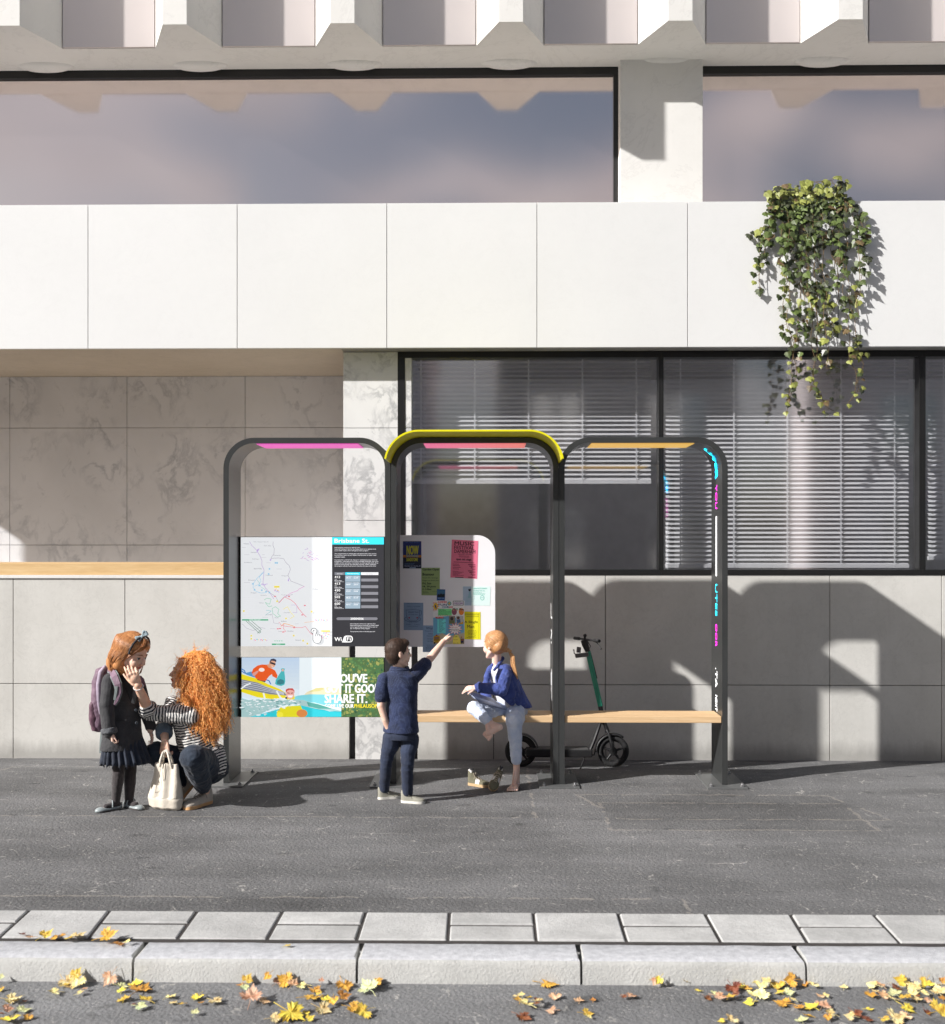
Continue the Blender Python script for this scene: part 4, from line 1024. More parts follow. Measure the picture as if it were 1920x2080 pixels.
    # school bus
    S.poly([(672, 1700), (700, 1668), (724, 1700)], sr(215, 50, 45)); S.poly(rrect(650, 1692, 752, 1806, 20), sr(205, 160, 40)); S.rect(664, 1712, 738, 1748, sr(140, 110, 90), .2); S.rect(656, 1756, 748, 1764, sr(40, 36, 30), .2)
    for u in (664, 738): S.circ(u, 1784, 9, sr(235, 215, 120), up=.2)
    for u in (664, 736): S.circ(u, 1810, 14, sr(40, 38, 38), up=.2)
    S.poly([(1100, 1692), (1115, 1730), (1088, 1730)], sr(190, 130, 80)); S.poly([(1086, 1740), (1142, 1740), (1138, 1800), (1090, 1800)], sr(44, 50, 84)); S.rect(1092, 1752, 1136, 1766, sr(200, 120, 60), .1); S.circ(1100, 1808, 12, sr(60, 50, 50)); S.circ(1128, 1808, 12, sr(60, 50, 50))
paper('flyer', 'bright summer club flyer the boy is pointing at', [(640, 1120), (1150, 1122), (1150, 1830), (640, 1828)], sr(250, 250, 248), 2, p_sum, 'flyer')
# ------------------------------------------------------------------ ivy over the white band
M_IVY = []
for i, (c, rg) in enumerate((((.058, .080, .026), .45), ((.095, .135, .034), .45), ((.24, .26, .06), .5), ((.045, .052, .030), .4), ((.13, .085, .04), .5))):
    m, nt, b = new_mat('ivy_leaf'); co = texco(nt)
    oi = nt.nodes.new('ShaderNodeNewGeometry')
    r = ramp(nt, [(0, tuple(x * .62 for x in c)), (1, tuple(x * 1.35 for x in c))]); nt.links.new(oi.outputs['Random Per Island'], r.inputs[0])
    c2 = mixc(nt, math_(nt, 'MULTIPLY', math_(nt, 'GREATER_THAN', nz(nt, co, 110, 3), .58), .25), r.outputs[0], (.30, .36, .16))
    nt.links.new(c2, b.inputs['Base Color']); b.inputs['Roughness'].default_value = rg
    M_IVY.append(m)
M_STEM = mat('ivy_stem', (.17, .11, .05), .8, .2)
IVY = [(0, -.12), (.16, -.20), (.34, -.16), (.52, .06), (.36, .16), (.40, .34), (.22, .40), (.0, .78), (-.22, .40), (-.40, .34), (-.36, .16), (-.52, .06), (-.34, -.16), (-.16, -.20)]
def leaf_geo(mb, outline, c, right, up, nrm, s, material, fold=.18, curl=.0, rnd_=None):
    v = [c + up * (.1 * s) + nrm * 0]
    for x, y in outline:
        d = abs(x) * fold * s + curl * s * (x * x + (y - .2) ** 2) * (1 if rnd_ is None else rnd_)
        v.append(c + right * (x * s) + up * (y * s) - nrm * d)
    n = len(outline); mb.add(v, [(0, 1 + i, 1 + (i + 1) % n) for i in range(n)], material, False)
rv = random.Random(21)
iv = empty('ivy_plant', tuple(P(1645, 412, YBAND)), 'green ivy trailing over the white band and in front of the blinds', 'ivy')
fol = MB(); stm = MB()
strands = []
# (pixels of a trailing shoot, leaves)
for px0, py0, pts in (
    (1600, 392, [(1575, 430), (1560, 480), (1545, 540), (1548, 600)]), (1590, 392, [(1565, 440), (1550, 500), (1540, 560)]), (1610, 388, [(1580, 420), (1540, 470), (1528, 478)]),
    (1612, 390, [(1600, 450), (1592, 540), (1590, 620), (1608, 680)]), (1620, 390, [(1606, 460), (1605, 560), (1600, 640), (1612, 700), (1608, 760), (1600, 800), (1595, 850)]),
    (1630, 390, [(1625, 470), (1628, 560), (1622, 640), (1610, 700), (1618, 760), (1604, 815)]), (1640, 388, [(1640, 480), (1642, 580), (1648, 660), (1652, 720), (1655, 780), (1675, 820), (1694, 835)]),
    (1650, 388, [(1652, 480), (1658, 580), (1664, 660), (1662, 720), (1648, 770), (1668, 812), (1690, 815)]), (1660, 386, [(1668, 480), (1672, 570), (1675, 650), (1680, 705), (1680, 750)]),
    (1668, 386, [(1690, 470), (1700, 560), (1695, 640), (1690, 690)]), (1676, 390, [(1702, 470), (1712, 570), (1718, 640), (1722, 700), (1738, 750), (1738, 790), (1722, 820)]),
    (1684, 392, [(1716, 460), (1724, 560), (1732, 640), (1740, 700), (1752, 740), (1746, 790), (1730, 810)]), (1690, 392, [(1730, 420), (1742, 470), (1748, 560), (1740, 650)]),
    (1690, 400, [(1738, 430), (1755, 460), (1752, 560), (1738, 620)]), (1600, 395, [(1572, 410), (1566, 425)]), (1690, 385, [(1712, 372), (1708, 380)]), (1630, 380, [(1640, 372), (1690, 366), (1700, 378)]), (1600, 385, [(1580, 378), (1562, 395)]),
    (1615, 400, [(1612, 480), (1618, 540), (1630, 610), (1640, 665)]), (1635, 400, [(1650, 450), (1640, 520), (1655, 600), (1662, 690)]), (1655, 395, [(1670, 440), (1660, 520), (1672, 600), (1690, 660)]), (1600, 395, [(1590, 470), (1588, 520), (1596, 580)])):
    strands.append([(px0, py0)] + pts)
for k, st in enumerate(strands):
    yb = YBAND - .010 - .035 * rv.random()
    pts = []
    for i, (x, y) in enumerate(st):
        Y = yb + (.22 if i == 0 else 0) if y > 360 else yb
        p = P(x, y, YBAND + .10 if i == 0 else yb - (.02 if y < 700 else 0)); pts.append(p)
    # densify
    dp = []
    for i in range(len(pts) - 1):
        n = max(2, int((pts[i + 1] - pts[i]).length / .028))
        for j in range(n): 
            q = pts[i].lerp(pts[i + 1], j / n); q += Vector((noise.noise(q * 6 + Vector((k, 0, 0))), .4 * noise.noise(q * 6 + Vector((0, k, 0))), 0)) * .035; dp.append(q)
    dp.append(pts[-1]); stm.tube(dp, .0022, M_STEM, 5)
    L = len(dp)
    for j, q in enumerate(dp):
        t = j / L
        dense = 2 if q.z > 3.95 else (1 if rv.random() < .86 else 0)
        if q.z > 4.25: dense = 3
        for _ in range(dense):
            if rv.random() < .30: continue
            s = rv.uniform(.046, .088) * (1 - .35 * t if len(st) > 5 else .9)
            nrm = Vector((rv.uniform(-.55, .45), -1, rv.uniform(-.1, .75))).normalized()
            up = Vector((rv.uniform(-.7, .7), rv.uniform(-.3, .3), -1)); up = (up - nrm * up.dot(nrm)).normalized(); rt = up.cross(nrm)
            c = q + Vector((rv.uniform(-.05, .05), rv.uniform(-.025, .01), rv.uniform(-.03, .03)))
            if c.y > YBAND - .012 and c.z < Z_BT + .02: c.y = YBAND - .015
            w_ = rv.random(); young = t > .72 or q.z > 4.3
            m_ = M_IVY[2] if (young and w_ < .6) else M_IVY[1] if w_ < .42 else M_IVY[0] if w_ < .74 else M_IVY[3] if w_ < .94 else M_IVY[4]
            leaf_geo(fol, IVY, c, rt, up, nrm, s, m_, .22, .12, rv.uniform(-1, 1))
            stm.tube([q, q.lerp(c, .6) + Vector((0, -.004, 0)), c], .0012, M_STEM, 4, cap=False)
fol.build('foliage', iv, fixn=False); stm.build('stems', iv); rebase(iv)

# ------------------------------------------------------------------ fallen maple leaves, each its own thing
def m_leaf(name, c, c2, spots):
    m, nt, b = new_mat(name); co = texco(nt)
    r = ramp(nt, [(.36, c2), (.60, c)]); nt.links.new(nz(nt, co, 26, 4, .6), r.inputs[0])
    t = nt.nodes.new('ShaderNodeObjectInfo')
    hv = nt.nodes.new('ShaderNodeHueSaturation'); nt.links.new(r.outputs[0], hv.inputs['Color']); nt.links.new(math_(nt, 'ADD', math_(nt, 'MULTIPLY', t.outputs['Random'], .03), .485), hv.inputs['Hue']); nt.links.new(math_(nt, 'ADD', math_(nt, 'MULTIPLY', t.outputs['Random'], .4), .8), hv.inputs['Value'])
    c3 = mixc(nt, math_(nt, 'MULTIPLY', math_(nt, 'GREATER_THAN', nz(nt, co, 60, 3, .6), .63), spots), hv.outputs[0], (.20, .07, .02))
    nt.links.new(c3, b.inputs['Base Color']); b.inputs['Roughness'].default_value = .55; bump(nt, b, nz(nt, co, 90, 3), .4, .003)
    return m
LM = {'P': (m_leaf('cream_leaf', (.78, .70, .36), (.70, .50, .18), .25), 'pale cream'), 'Y': (m_leaf('yellow_leaf', (.74, .60, .09), (.66, .42, .05), .3), 'bright yellow'),
      'O': (m_leaf('orange_leaf', (.66, .36, .06), (.42, .19, .03), .5), 'orange'), 'B': (m_leaf('brown_leaf', (.26, .085, .03), (.12, .035, .02), .5), 'red-brown'),
      'K': (m_leaf('tan_leaf', (.68, .46, .30), (.52, .26, .13), .4), 'pinkish tan'), 'G': (m_leaf('greenish_leaf', (.56, .62, .36), (.66, .62, .28), .2), 'pale green')}
MAPLE = [(.03, -.02), (.10, -.12), (.24, -.30), (.26, -.18), (.44, -.22), (.40, -.10), (.62, -.02), (.50, .06), (.66, .22), (.50, .22), (.54, .36), (.40, .32), (.30, .30), (.34, .46), (.24, .44), (.22, .60), (.14, .56), (.0, .86)]
MAPLE = MAPLE + [(-x, y) for x, y in MAPLE[::-1][1:]]
T1 = [(180,5,60,'B'),(250,25,70,'K'),(345,25,110,'Y'),(440,30,60,'O'),(500,15,50,'O'),(590,20,120,'P'),(545,45,60,'Y'),(820,40,140,'O'),(910,80,90,'O'),(990,75,50,'P'),(520,350,130,'P'),(590,305,90,'Y'),(630,365,120,'P'),(440,465,90,'P'),(510,405,40,'Y'),(620,470,60,'P'),(655,440,40,'K'),(870,360,110,'K'),(935,410,90,'G'),(1060,400,100,'Y'),(1090,445,170,'O'),(950,450,60,'Y'),(970,520,110,'Y'),(1050,550,35,'B'),(1150,535,110,'Y'),(1090,580,90,'G'),(1325,495,80,'P'),(1360,540,70,'P'),(1430,555,50,'Y'),(1555,490,110,'Y'),(1570,540,50,'O'),(1675,530,110,'P'),(1525,630,60,'G'),(5,325,40,'G'),(10,430,60,'Y'),(70,520,110,'P'),(130,525,110,'P'),(190,535,35,'B'),(45,570,40,'O'),(160,600,110,'G'),(45,610,80,'K'),(20,640,40,'B'),(225,650,80,'O'),(85,670,140,'Y')]
T2 = [(395,90,55,'Y'),(80,360,80,'Y'),(40,410,60,'O'),(60,430,70,'G'),(255,310,70,'O'),(320,385,80,'K'),(400,365,120,'O'),(440,415,90,'K'),(520,415,100,'P'),(610,435,90,'O'),(570,505,140,'O'),(650,480,50,'Y'),(710,515,80,'Y'),(765,540,90,'O'),(820,510,110,'O'),(900,585,110,'O'),(1010,625,130,'Y'),(660,595,120,'P'),(840,405,150,'O'),(1075,390,130,'O'),(1040,450,140,'G'),(110,540,170,'K'),(200,540,90,'K'),(410,640,200,'Y'),(290,670,100,'P'),(545,610,60,'Y'),(565,670,70,'Y'),(665,355,40,'K')]
T3 = [(570,390,140,'O'),(345,480,50,'P'),(385,495,50,'P'),(360,535,90,'O'),(440,520,50,'Y'),(400,545,60,'P'),(510,525,60,'B'),(430,580,120,'P'),(510,550,80,'P'),(490,575,60,'B'),(380,650,120,'B'),(650,488,90,'K'),(630,605,80,'K'),(835,522,80,'K'),(940,520,35,'O'),(880,625,90,'Y'),(905,662,45,'P'),(1230,488,100,'K'),(1180,500,35,'B'),(1465,340,70,'Y'),(1435,352,60,'K'),(1415,390,60,'P'),(1545,383,40,'P'),(1680,372,110,'P'),(1770,442,50,'Y'),(1830,500,60,'B')]
T4 = [(60,470,90,'G'),(70,510,100,'K'),(185,430,110,'B'),(150,515,110,'Y'),(210,495,60,'B'),(250,400,100,'Y'),(310,430,70,'O'),(380,370,110,'Y'),(460,365,70,'P'),(400,410,90,'P'),(540,400,120,'Y'),(660,350,100,'O'),(740,390,60,'O'),(825,410,90,'P'),(380,500,150,'P'),(330,540,80,'Y'),(560,465,70,'Y'),(610,475,80,'G'),(600,545,130,'O'),(700,580,80,'O'),(665,540,50,'P'),(810,580,110,'Y'),(890,580,110,'K'),(785,640,70,'O'),(870,480,60,'K'),(910,495,50,'P'),(965,640,80,'P'),(930,665,70,'O'),(730,680,90,'G'),(110,680,60,'Y'),(190,680,90,'P'),(1055,420,60,'P'),(1245,585,60,'Y'),(1140,620,100,'B'),(1220,665,100,'B'),(1120,670,80,'P'),(1290,410,90,'P'),(1330,380,80,'O'),(1400,380,80,'P'),(1450,420,80,'B'),(1520,360,100,'Y'),(1560,400,130,'K'),(1620,370,70,'B'),(1700,355,90,'Y'),(1790,380,120,'Y'),(1820,360,60,'O'),(1730,380,60,'P'),(1620,440,120,'P'),(1350,420,70,'K'),(1260,470,80,'O'),(1310,460,60,'P'),(1380,500,90,'K'),(1290,500,50,'O'),(1460,490,90,'G'),(1430,530,100,'P'),(1530,530,100,'Y'),(1580,470,80,'P'),(1630,490,50,'B'),(1620,530,110,'P'),(1710,440,100,'Y'),(1720,530,60,'K'),(1800,480,110,'P'),(1700,490,70,'P'),(1830,520,60,'O'),(1540,590,110,'Y'),(1550,640,90,'K'),(1440,670,140,'P'),(1370,680,70,'Y'),(1700,615,60,'B'),(1790,640,150,'Y'),(1830,570,60,'P')]
rl = random.Random(8)
WHERE = ['near the left end of the kerb', 'left of the middle of the kerb', 'right of the middle of the kerb', 'near the right end of the kerb']
placed = []
for zi, T in enumerate((T1, T2, T3, T4)):
    for (u, v, s, c) in T:
        px = 480 * zi + u * .2597; py = 1900 + v * .2597
        if py < 1916: base = G(px, py, .010); lean = 0; wh = 'on the paving slabs'
        elif py < 1944: base = G(px, py, .006); lean = 0; wh = 'on top of the kerb'
        elif py < 1996: base = P(px, py, Y_K1 - .028); lean = 1; wh = 'against the kerb face'
        else: base = G(px, py, ZR + .002); lean = 0; wh = 'on the road'
        size = s * .2597 / (F / base.y) * .98
        if size < .022: size = .022
        m_, cn = LM[c]
        a = rl.uniform(0, 6.283); mb = MB()
        n = len(MAPLE); up = Vector((0, 1, 0)); rt = Vector((1, 0, 0))
        cu = rl.uniform(.10, .5); bend_ = rl.uniform(-.5, .5); tw = rl.uniform(-.3, .3)
        sx = rl.uniform(.8, 1.1)
        def hgt(x, y): return cu * (x * x * .8 + (y - .25) ** 2 * .7) + bend_ * x * y + .03 * math.sin(x * 14 + y * 9) + .07 * max(0, rl.uniform(-.6, 1)) * (abs(x) + abs(y - .2))
        ring0 = [(0, .12)]; mid = [(x * .5, .12 + (y - .12) * .5) for x, y in MAPLE]
        vs = [(x * size * sx, y * size, hgt(x, y) * size) for x, y in ring0 + mid + MAPLE]
        fs = [(0, 1 + i, 1 + (i + 1) % n) for i in range(n)] + [(1 + i, 1 + n + i, 1 + n + (i + 1) % n, 1 + (i + 1) % n) for i in range(n)]
        mb.add(vs, fs, m_)
        mb.tube([(0, 0, .01 * size), (.05 * size, -.35 * size, .06 * size), (.02 * size, -.75 * size, .02 * size)], .012 * size + .0004, m_, 5)
        tx = rl.uniform(-.32, .32); ty = rl.uniform(-.32, .32)
        if lean: M_ = Matrix.Rotation(rl.uniform(.5, .95), 4, 'X') @ Matrix.Rotation(a, 4, 'Z')
        else: M_ = Matrix.Rotation(tx + .10, 4, 'X') @ Matrix.Rotation(ty, 4, 'Y') @ Matrix.Rotation(a, 4, 'Z')
        mb.v = [tuple(M_ @ Vector(p)) for p in mb.v]
        o = mb.build('maple_leaf', fixn=False)
        lo = min(p[2] for p in mb.v)
        # piled leaves rest on the ones already there
        under = sum(1 for q in placed if (q - base).length < .05)
        placed.append(base.copy())
        o.location = base if lean else (base.x, base.y, base.z - lo + .0025 + .006 * min(under, 3))
        if lean:
            yb_ = max(p[1] for p in mb.v); o.location.y = min(base.y, Y_K1 - .008 - yb_); o.location.z = max(base.z, ZR + .002 - lo)
        tag(o, f'{cn} maple leaf {wh} {WHERE[zi]}', 'leaf', f'fallen {cn} leaves {wh} {WHERE[zi]}')
# ------------------------------------------------------------------ figures: shared tools
def m_skin(name, c, red=.0):
    m, nt, b = new_mat(name); co = texco(nt)
    r = ramp(nt, [(.35, (c[0] * .90, c[1] * .80, c[2] * .76)), (.65, c)]); nt.links.new(nz(nt, co, 22, 4), r.inputs[0])
    nt.links.new(r.outputs[0], b.inputs['Base Color']); b.inputs['Roughness'].default_value = .5
    b.inputs['Subsurface Weight'].default_value = .12; b.inputs['Subsurface Radius'].default_value = (.012, .004, .002); b.inputs['Subsurface Scale'].default_value = 1
    return m
def m_hair(name, c, c2, rough=.42, streak=(0, 0)):
    m, nt, b = new_mat(name); g = nt.nodes.new('ShaderNodeNewGeometry'); co = texco(nt)
    sk = nz(nt, texco(nt, (1, 1, .10), (R(streak[0]), R(streak[1]), 0)), 330, 3, .7)
    f = math_(nt, 'ADD', math_(nt, 'MULTIPLY', g.outputs['Random Per Island'], .40), math_(nt, 'ADD', math_(nt, 'MULTIPLY', sk, .75), math_(nt, 'MULTIPLY', nz(nt, co, 25, 3), .25)))
    bump(nt, b, sk, .3, .004)
    r = ramp(nt, [(.38, c2), (.92, c)]); nt.links.new(f, r.inputs[0]); nt.links.new(r.outputs[0], b.inputs['Base Color'])
    b.inputs['Roughness'].default_value = rough; b.inputs['Specular IOR Level'].default_value = .45
    return m
def m_cloth(name, c, c2=None, weave=420, fold=.5, rough=.85, sheen=.15, patt=None):
    m, nt, b = new_mat(name); co = texco(nt)
    c2 = c2 or tuple(x * .72 for x in c)
    r = ramp(nt, [(.35, c2), (.65, c)]); nt.links.new(nz(nt, co, 14, 5, .6), r.inputs[0]); cc = r.outputs[0]
    if patt: cc = patt(nt, co, cc)
    nt.links.new(cc, b.inputs['Base Color']); b.inputs['Roughness'].default_value = rough; b.inputs['Sheen Weight'].default_value = sheen
    h = math_(nt, 'ADD', math_(nt, 'MULTIPLY', nz(nt, co, 26, 5, .65, .8), 1.0), math_(nt, 'MULTIPLY', nz(nt, co, weave, 2), .12))
    bump(nt, b, h, fold, .01)
    return m
M_LIP = m_skin('lip', (.62, .22, .18)); M_LIPR = m_skin('red_lip', (.80, .07, .05))
M_EYE = mat('eye_dark', (.02, .015, .012), .15, 0); M_EYEW = mat('eye_white', (.75, .73, .70), .25, 0)

def head(mb, c, f, u, h, neck=None, nr=.17, young=1):
    """skull, face, ears; returns the frame so that hair and eyes can follow"""
    c = Vector(c); f = Vector(f).normalized(); u = Vector(u); u = (u - f * u.dot(f)).normalized(); s = f.cross(u).normalized()
    M = Matrix((s, f, u)).transposed()
    q = lambda a, b, d: c + (s * a + f * b + u * d) * h
    E_ = lambda a, b, d, r: mb.ell(q(a, b, d), tuple(x * h for x in r), None, M, 20, 14)
    E_(0, -.05, .13, (.335, .40, .365)); E_(0, .06, -.06, (.275, .30, .36)); E_(0, .12, -.22, (.20, .22, .24))
    for k in (-1, 1):
        E_(.13 * k, .22, -.14, (.13, .13, .15)); mb.caps(q(.20 * k, .0, -.22), .09 * h, q(.05 * k, .24, -.40), .075 * h)
        mb.caps(q(.06 * k, .335, .075), .045 * h, q(.20 * k, .25, .06), .05 * h)
        E_(.325 * k, -.04, -.02, (.035, .075, .115)); E_(.335 * k, -.05, .05, (.035, .06, .05))
        E_(.045 * k, .37, -.135, (.035, .045, .03))
    mb.caps(q(0, .34, .06), .030 * h, q(0, .43, -.115), .045 * h); E_(0, .27, -.39, (.075, .075, .07))
    mb.caps(q(-.065, .335, -.235), .026 * h, q(0, .365, -.228), .032 * h); mb.caps(q(.065, .335, -.235), .026 * h, q(0, .365, -.228), .032 * h)
    mb.caps(q(-.05, .325, -.285), .026 * h, q(.05, .325, -.285), .034 * h)
    if neck is not None:
        mb.caps(q(0, -.10, -.18), nr * h, neck, nr * h * 1.08)
    return dict(q=q, M=M, s=s, f=f, u=u, h=h, c=c)

def face_marks(body, H, lip_i, smile=0):
    """lips coloured on the skin itself"""
    c = face_centres(body); q = H['q']
    lc = np.array(q(0, .35, -.255)); d = c - lc; s = np.array(H['s']); u = np.array(H['u']); f = np.array(H['f']); h = H['h']
    a, b_, e = d @ s, d @ f, d @ u
    k = ((a / (.095 * h)) ** 2 + ((e - smile * np.abs(a)) / (.045 * h)) ** 2 < 1) & (b_ > -.06 * h)
    mi = np.zeros(len(c), dtype=np.int32); mi[k] = lip_i
    body.data.polygons.foreach_set('material_index', mi); body.data.update()

def eyes(parent, H, brow, lid=.5):
    q = H['q']; h = H['h']
    for k in (-1, 1):
        mb = MB(); mb.ell(q(.125 * k, .283, .0), .050 * h, M_EYEW, None, 12, 8); e = q(.135 * k, .318, -.004); mb.ell(e, .026 * h, M_EYE, None, 10, 6)
        mb.tube([q(.065 * k, .325, .012), q(.12 * k, .338, .030), q(.185 * k, .295, .014)], [.006 * h, .011 * h, .006 * h], M_EYE, 6); mb.build('eye', parent)
        mb = MB(); mb.tube([q(.05 * k, .372, .088), q(.12 * k, .362, .118), q(.21 * k, .295, .10)], [.010 * h, .014 * h, .006 * h], brow, 6); mb.build('eyebrow', parent)

def hand(mb, w, d, n, t, L, curl=(25, 30, 35, 40), thumb=(.5, .85, .1), spread=.03, wid=.40, point=None):
    """w wrist, d direction of the fingers, n side the palm looks to, t thumb side"""
    w = Vector(w); d = Vector(d).normalized(); n = Vector(n); n = (n - d * n.dot(d)).normalized(); t_ = d.cross(n).normalized()
    if t_.dot(Vector(t)) < 0: t_ = -t_
    t = t_; r = .047 * L
    ln = (.40, .45, .42, .33)
    for i in range(4):
        off = (.5 - i / 3) * wid * L
        k0 = w + d * (.50 - .02 * abs(i - 1)) * L + t * off * .92
        mb.caps(w + d * .06 * L + t * off * .55, r * 1.45, k0, r * 1.30)
        dd = (d + t * spread * (1.5 - i)).normalized(); p = k0; ax = t; a = 0
        c_ = curl[i]
        for j, fr in enumerate((.45, .31, .24)):
            a += R(c_ if j else c_ * .8)
            v = dd * math.cos(a) + n * math.sin(a); p2 = p + v * ln[i] * L * fr; mb.caps(p, r * (1.06 - .09 * j), p2, r * (.97 - .10 * j)); p = p2
    mb.ell(w + d * .27 * L, (.2 * L, .2 * L, .2 * L) if False else (.19 * L, .19 * L, .12 * L), None, Matrix((d, t, n)).transposed(), 12, 8)
    b0 = w + d * .10 * L + t * .12 * L; dv = (d * thumb[0] + t * thumb[1] + n * thumb[2]).normalized()
    b1 = b0 + dv * .22 * L; dv2 = (dv + d * .5).normalized(); b2 = b1 + dv2 * .17 * L; b3 = b2 + (dv2 + d * .2 + n * .2).normalized() * .13 * L
    mb.caps(b0, r * 1.6, b1, r * 1.25); mb.caps(b1, r * 1.2, b2, r * 1.05); mb.caps(b2, r * 1.05, b3, r * .85)

def folds(amp, fr, seed=0, axis=None):
    def f(v):
        p = Vector((v.x * fr, v.y * fr, v.z * fr * (1 if axis is None else axis))) + Vector((seed, seed * .7, 0))
        n_ = noise.noise(p); m_ = noise.noise(p * 2.3 + Vector((5, 2, 1)))
        return amp * (1 - 2.2 * abs(n_)) + amp * .45 * (1 - 2 * abs(m_)) - amp * .6
    return f

def shoe(M, L, upper, sole, lace, parent=None, high=0, accents=None, name='shoe', open_=True, wid=1.0, sole_t=.085):
    """M: heel-centre frame, x to the toe, z up"""
    W = .185 * L * wid
    def hw(x): # half width of the footprint at x (0..1)
        pts = ((0, .0), (.02, .45), (.10, .72), (.25, .78), (.45, .80), (.65, .98), (.80, .98), (.92, .74), (.985, .40), (1, .0))
        for (a, p), (b, q_) in zip(pts, pts[1:]):
            if x <= b: t = (x - a) / (b - a); t = t * t * (3 - 2 * t) if a > 0.1 else t ** .6 if a == 0 else t; return W * (p + (q_ - p) * t)
        return 0
    xs = [0, .015, .05, .1, .18, .28, .4, .5, .6, .7, .8, .87, .93, .97, 1]
    ol = [(x * L, hw(x)) for x in xs] + [(x * L, -hw(x)) for x in xs[::-1][1:-1]]
    top = [.40 + high * .9, .56 + high * .97, .60 + high, .58 + high * .95, .50 + high * .75, .43 + high * .4, .36 + high * .1, .32, .27, .23, .19, .165, .14, .11, .05]
    mb = MB(); st = sole_t * L
    n = len(ol); v = [(x, y * 1.04, 0) for x, y in ol] + [(x, y * 1.07, st) for x, y in ol]
    mb.add([M @ Vector(p) for p in v], [(i, (i + 1) % n, (i + 1) % n + n, i + n) for i in range(n)], sole, True)
    mb.add([M @ Vector(p) for p in v], [tuple(range(n - 1, -1, -1)), tuple(range(n, 2 * n))], sole)
    secs = []; ub = MB(); vv = []; K = 13
    for x, tp in zip(xs, top):
        w_ = max(hw(x), .02 * L); h_ = st * .9 + tp * L * .62
        for k in range(K):
            a = math.pi * k / (K - 1); sq = 1.25
            cx = math.copysign(abs(math.cos(a)) ** (1 / sq), math.cos(a)) * w_ * (1 if x > .5 else 1 - .35 * math.sin(a) ** 2)
            vv.append(M @ Vector((x * L, cx, st * .8 + (h_ - st * .8) * math.sin(a) ** (.42 if x < .3 else .8))))
    f = []
    for i in range(len(xs) - 1):
        for k in range(K - 1): f.append((i * K + k, i * K + k + 1, (i + 1) * K + k + 1, (i + 1) * K + k))
    o0 = len(ub.v); ub.v += vv
    for q_ in f:
        cx = sum((q_[j] // K) for j in range(4)) / 4; kk = (q_[0] % K)
        m_ = upper
        if accents:
            side = kk < 4 or kk > K - 6
            if cx >= 11: m_ = accents[1] if len(accents) > 1 else upper
            elif side and (6 <= cx < 8): m_ = accents[0]
            elif cx < 4 and high and 3 <= kk <= K - 5: m_ = accents[0]
            elif not side and cx >= 4: m_ = accents[2] if len(accents) > 2 else upper
        ub.f.append(tuple(a + o0 for a in q_)); ub.mi.append(ub.m(m_)); ub.sm.append(True)
    u_ = ub.build(name, parent)
    s_ = mb.build('sole', u_)
    if open_:
        ob = MB(); hx = .13 * L; ob.ell(M @ Vector((hx, 0, st * .9 + (.585 + high * .93) * L * .62)), (.12 * L, .082 * L, .018 * L), M_DARK, M.to_3x3(), 14, 6); ob.build('collar', u_)
    lb = MB()
    for i in range(5):
        x = (.30 + .075 * i); zt = st * .9 + np.interp(x, xs, top) * L * .62 + .006 * L; w2 = .09 * L * (1 - .05 * i); lr = .014 * L
        a, b_ = Vector((x * L, -w2, zt - .03 * L)), Vector(((x + .05) * L, w2, zt - .035 * L)); mid = (a + b_) / 2 + Vector((0, 0, .03 * L))
        lb.tube([M @ a, M @ mid, M @ b_], lr, lace, 5); a2, b2 = Vector((x * L, w2, zt - .03 * L)), Vector(((x + .05) * L, -w2, zt - .035 * L)); lb.tube([M @ a2, M @ ((a2 + b2) / 2 + Vector((0, 0, .035 * L))), M @ b2], lr, lace, 5)
    zt = st + np.interp(.3, xs, top) * L * .62 + .01 * L
    for sg in (-1, 1):
        lb.tube([M @ Vector((.31 * L, 0, zt)), M @ Vector((.28 * L, sg * .09 * L, zt + .06 * L)), M @ Vector((.33 * L, sg * .16 * L, zt)), M @ Vector((.33 * L, .02 * sg * L, zt))], .012 * L, lace, 5)
        lb.tube([M @ Vector((.31 * L, 0, zt)), M @ Vector((.36 * L, sg * .13 * L, zt - .02 * L)), M @ Vector((.40 * L, sg * .24 * L, zt - .14 * L))], .010 * L, lace, 5)
    lb.build('lace', u_)
    return u_
def frame(o, fwd, up=(0, 0, 1)):
    x = Vector(fwd).normalized(); z = Vector(up); z = (z - x * z.dot(x)).normalized(); y = z.cross(x)
    M = Matrix((x, y, z)).transposed().to_4x4(); M.translation = Vector(o); return M
def lerp3(a, b, t): return Vector(a).lerp(Vector(b), t)
# ------------------------------------------------------------------ schoolgirl, backpack, kneeling mother, handbag
def A1(u, v, Y): return P(180 + .19973 * u, 1270 + .19973 * v, Y)
SK1 = m_skin('fair_skin', (.86, .62, .50)); 
mb = MB()
HG = head(mb, A1(452, 292, 6.80), (.90, -.34, -.36), (.25, -.05, 1), .232, A1(385, 500, 6.83), .15)
mb.loft([(A1(385, 470, 6.83), .035, .032, (1, 0, 0), (0, 1, 0)), (A1(370, 560, 6.83), .085, .05, (.65, .75, 0), (.75, -.65, 0)), (A1(360, 800, 6.83), .085, .06, (.65, .75, 0), (.75, -.65, 0)), (A1(360, 1180, 6.83), .09, .07, (.65, .75, 0), (.75, -.65, 0))])
wr = A1(232, 1085, 6.70)
mb.chain([A1(215, 560, 6.77), A1(190, 800, 6.73), wr], [.03, .027, .02]); hand(mb, wr, (.12, -.05, -1), (.9, .4, .1), (.2, -1, -.2), .112, (52, 58, 60, 62), (.8, .3, .5), .0, .44)
wl = A1(628, 1070, 6.90)
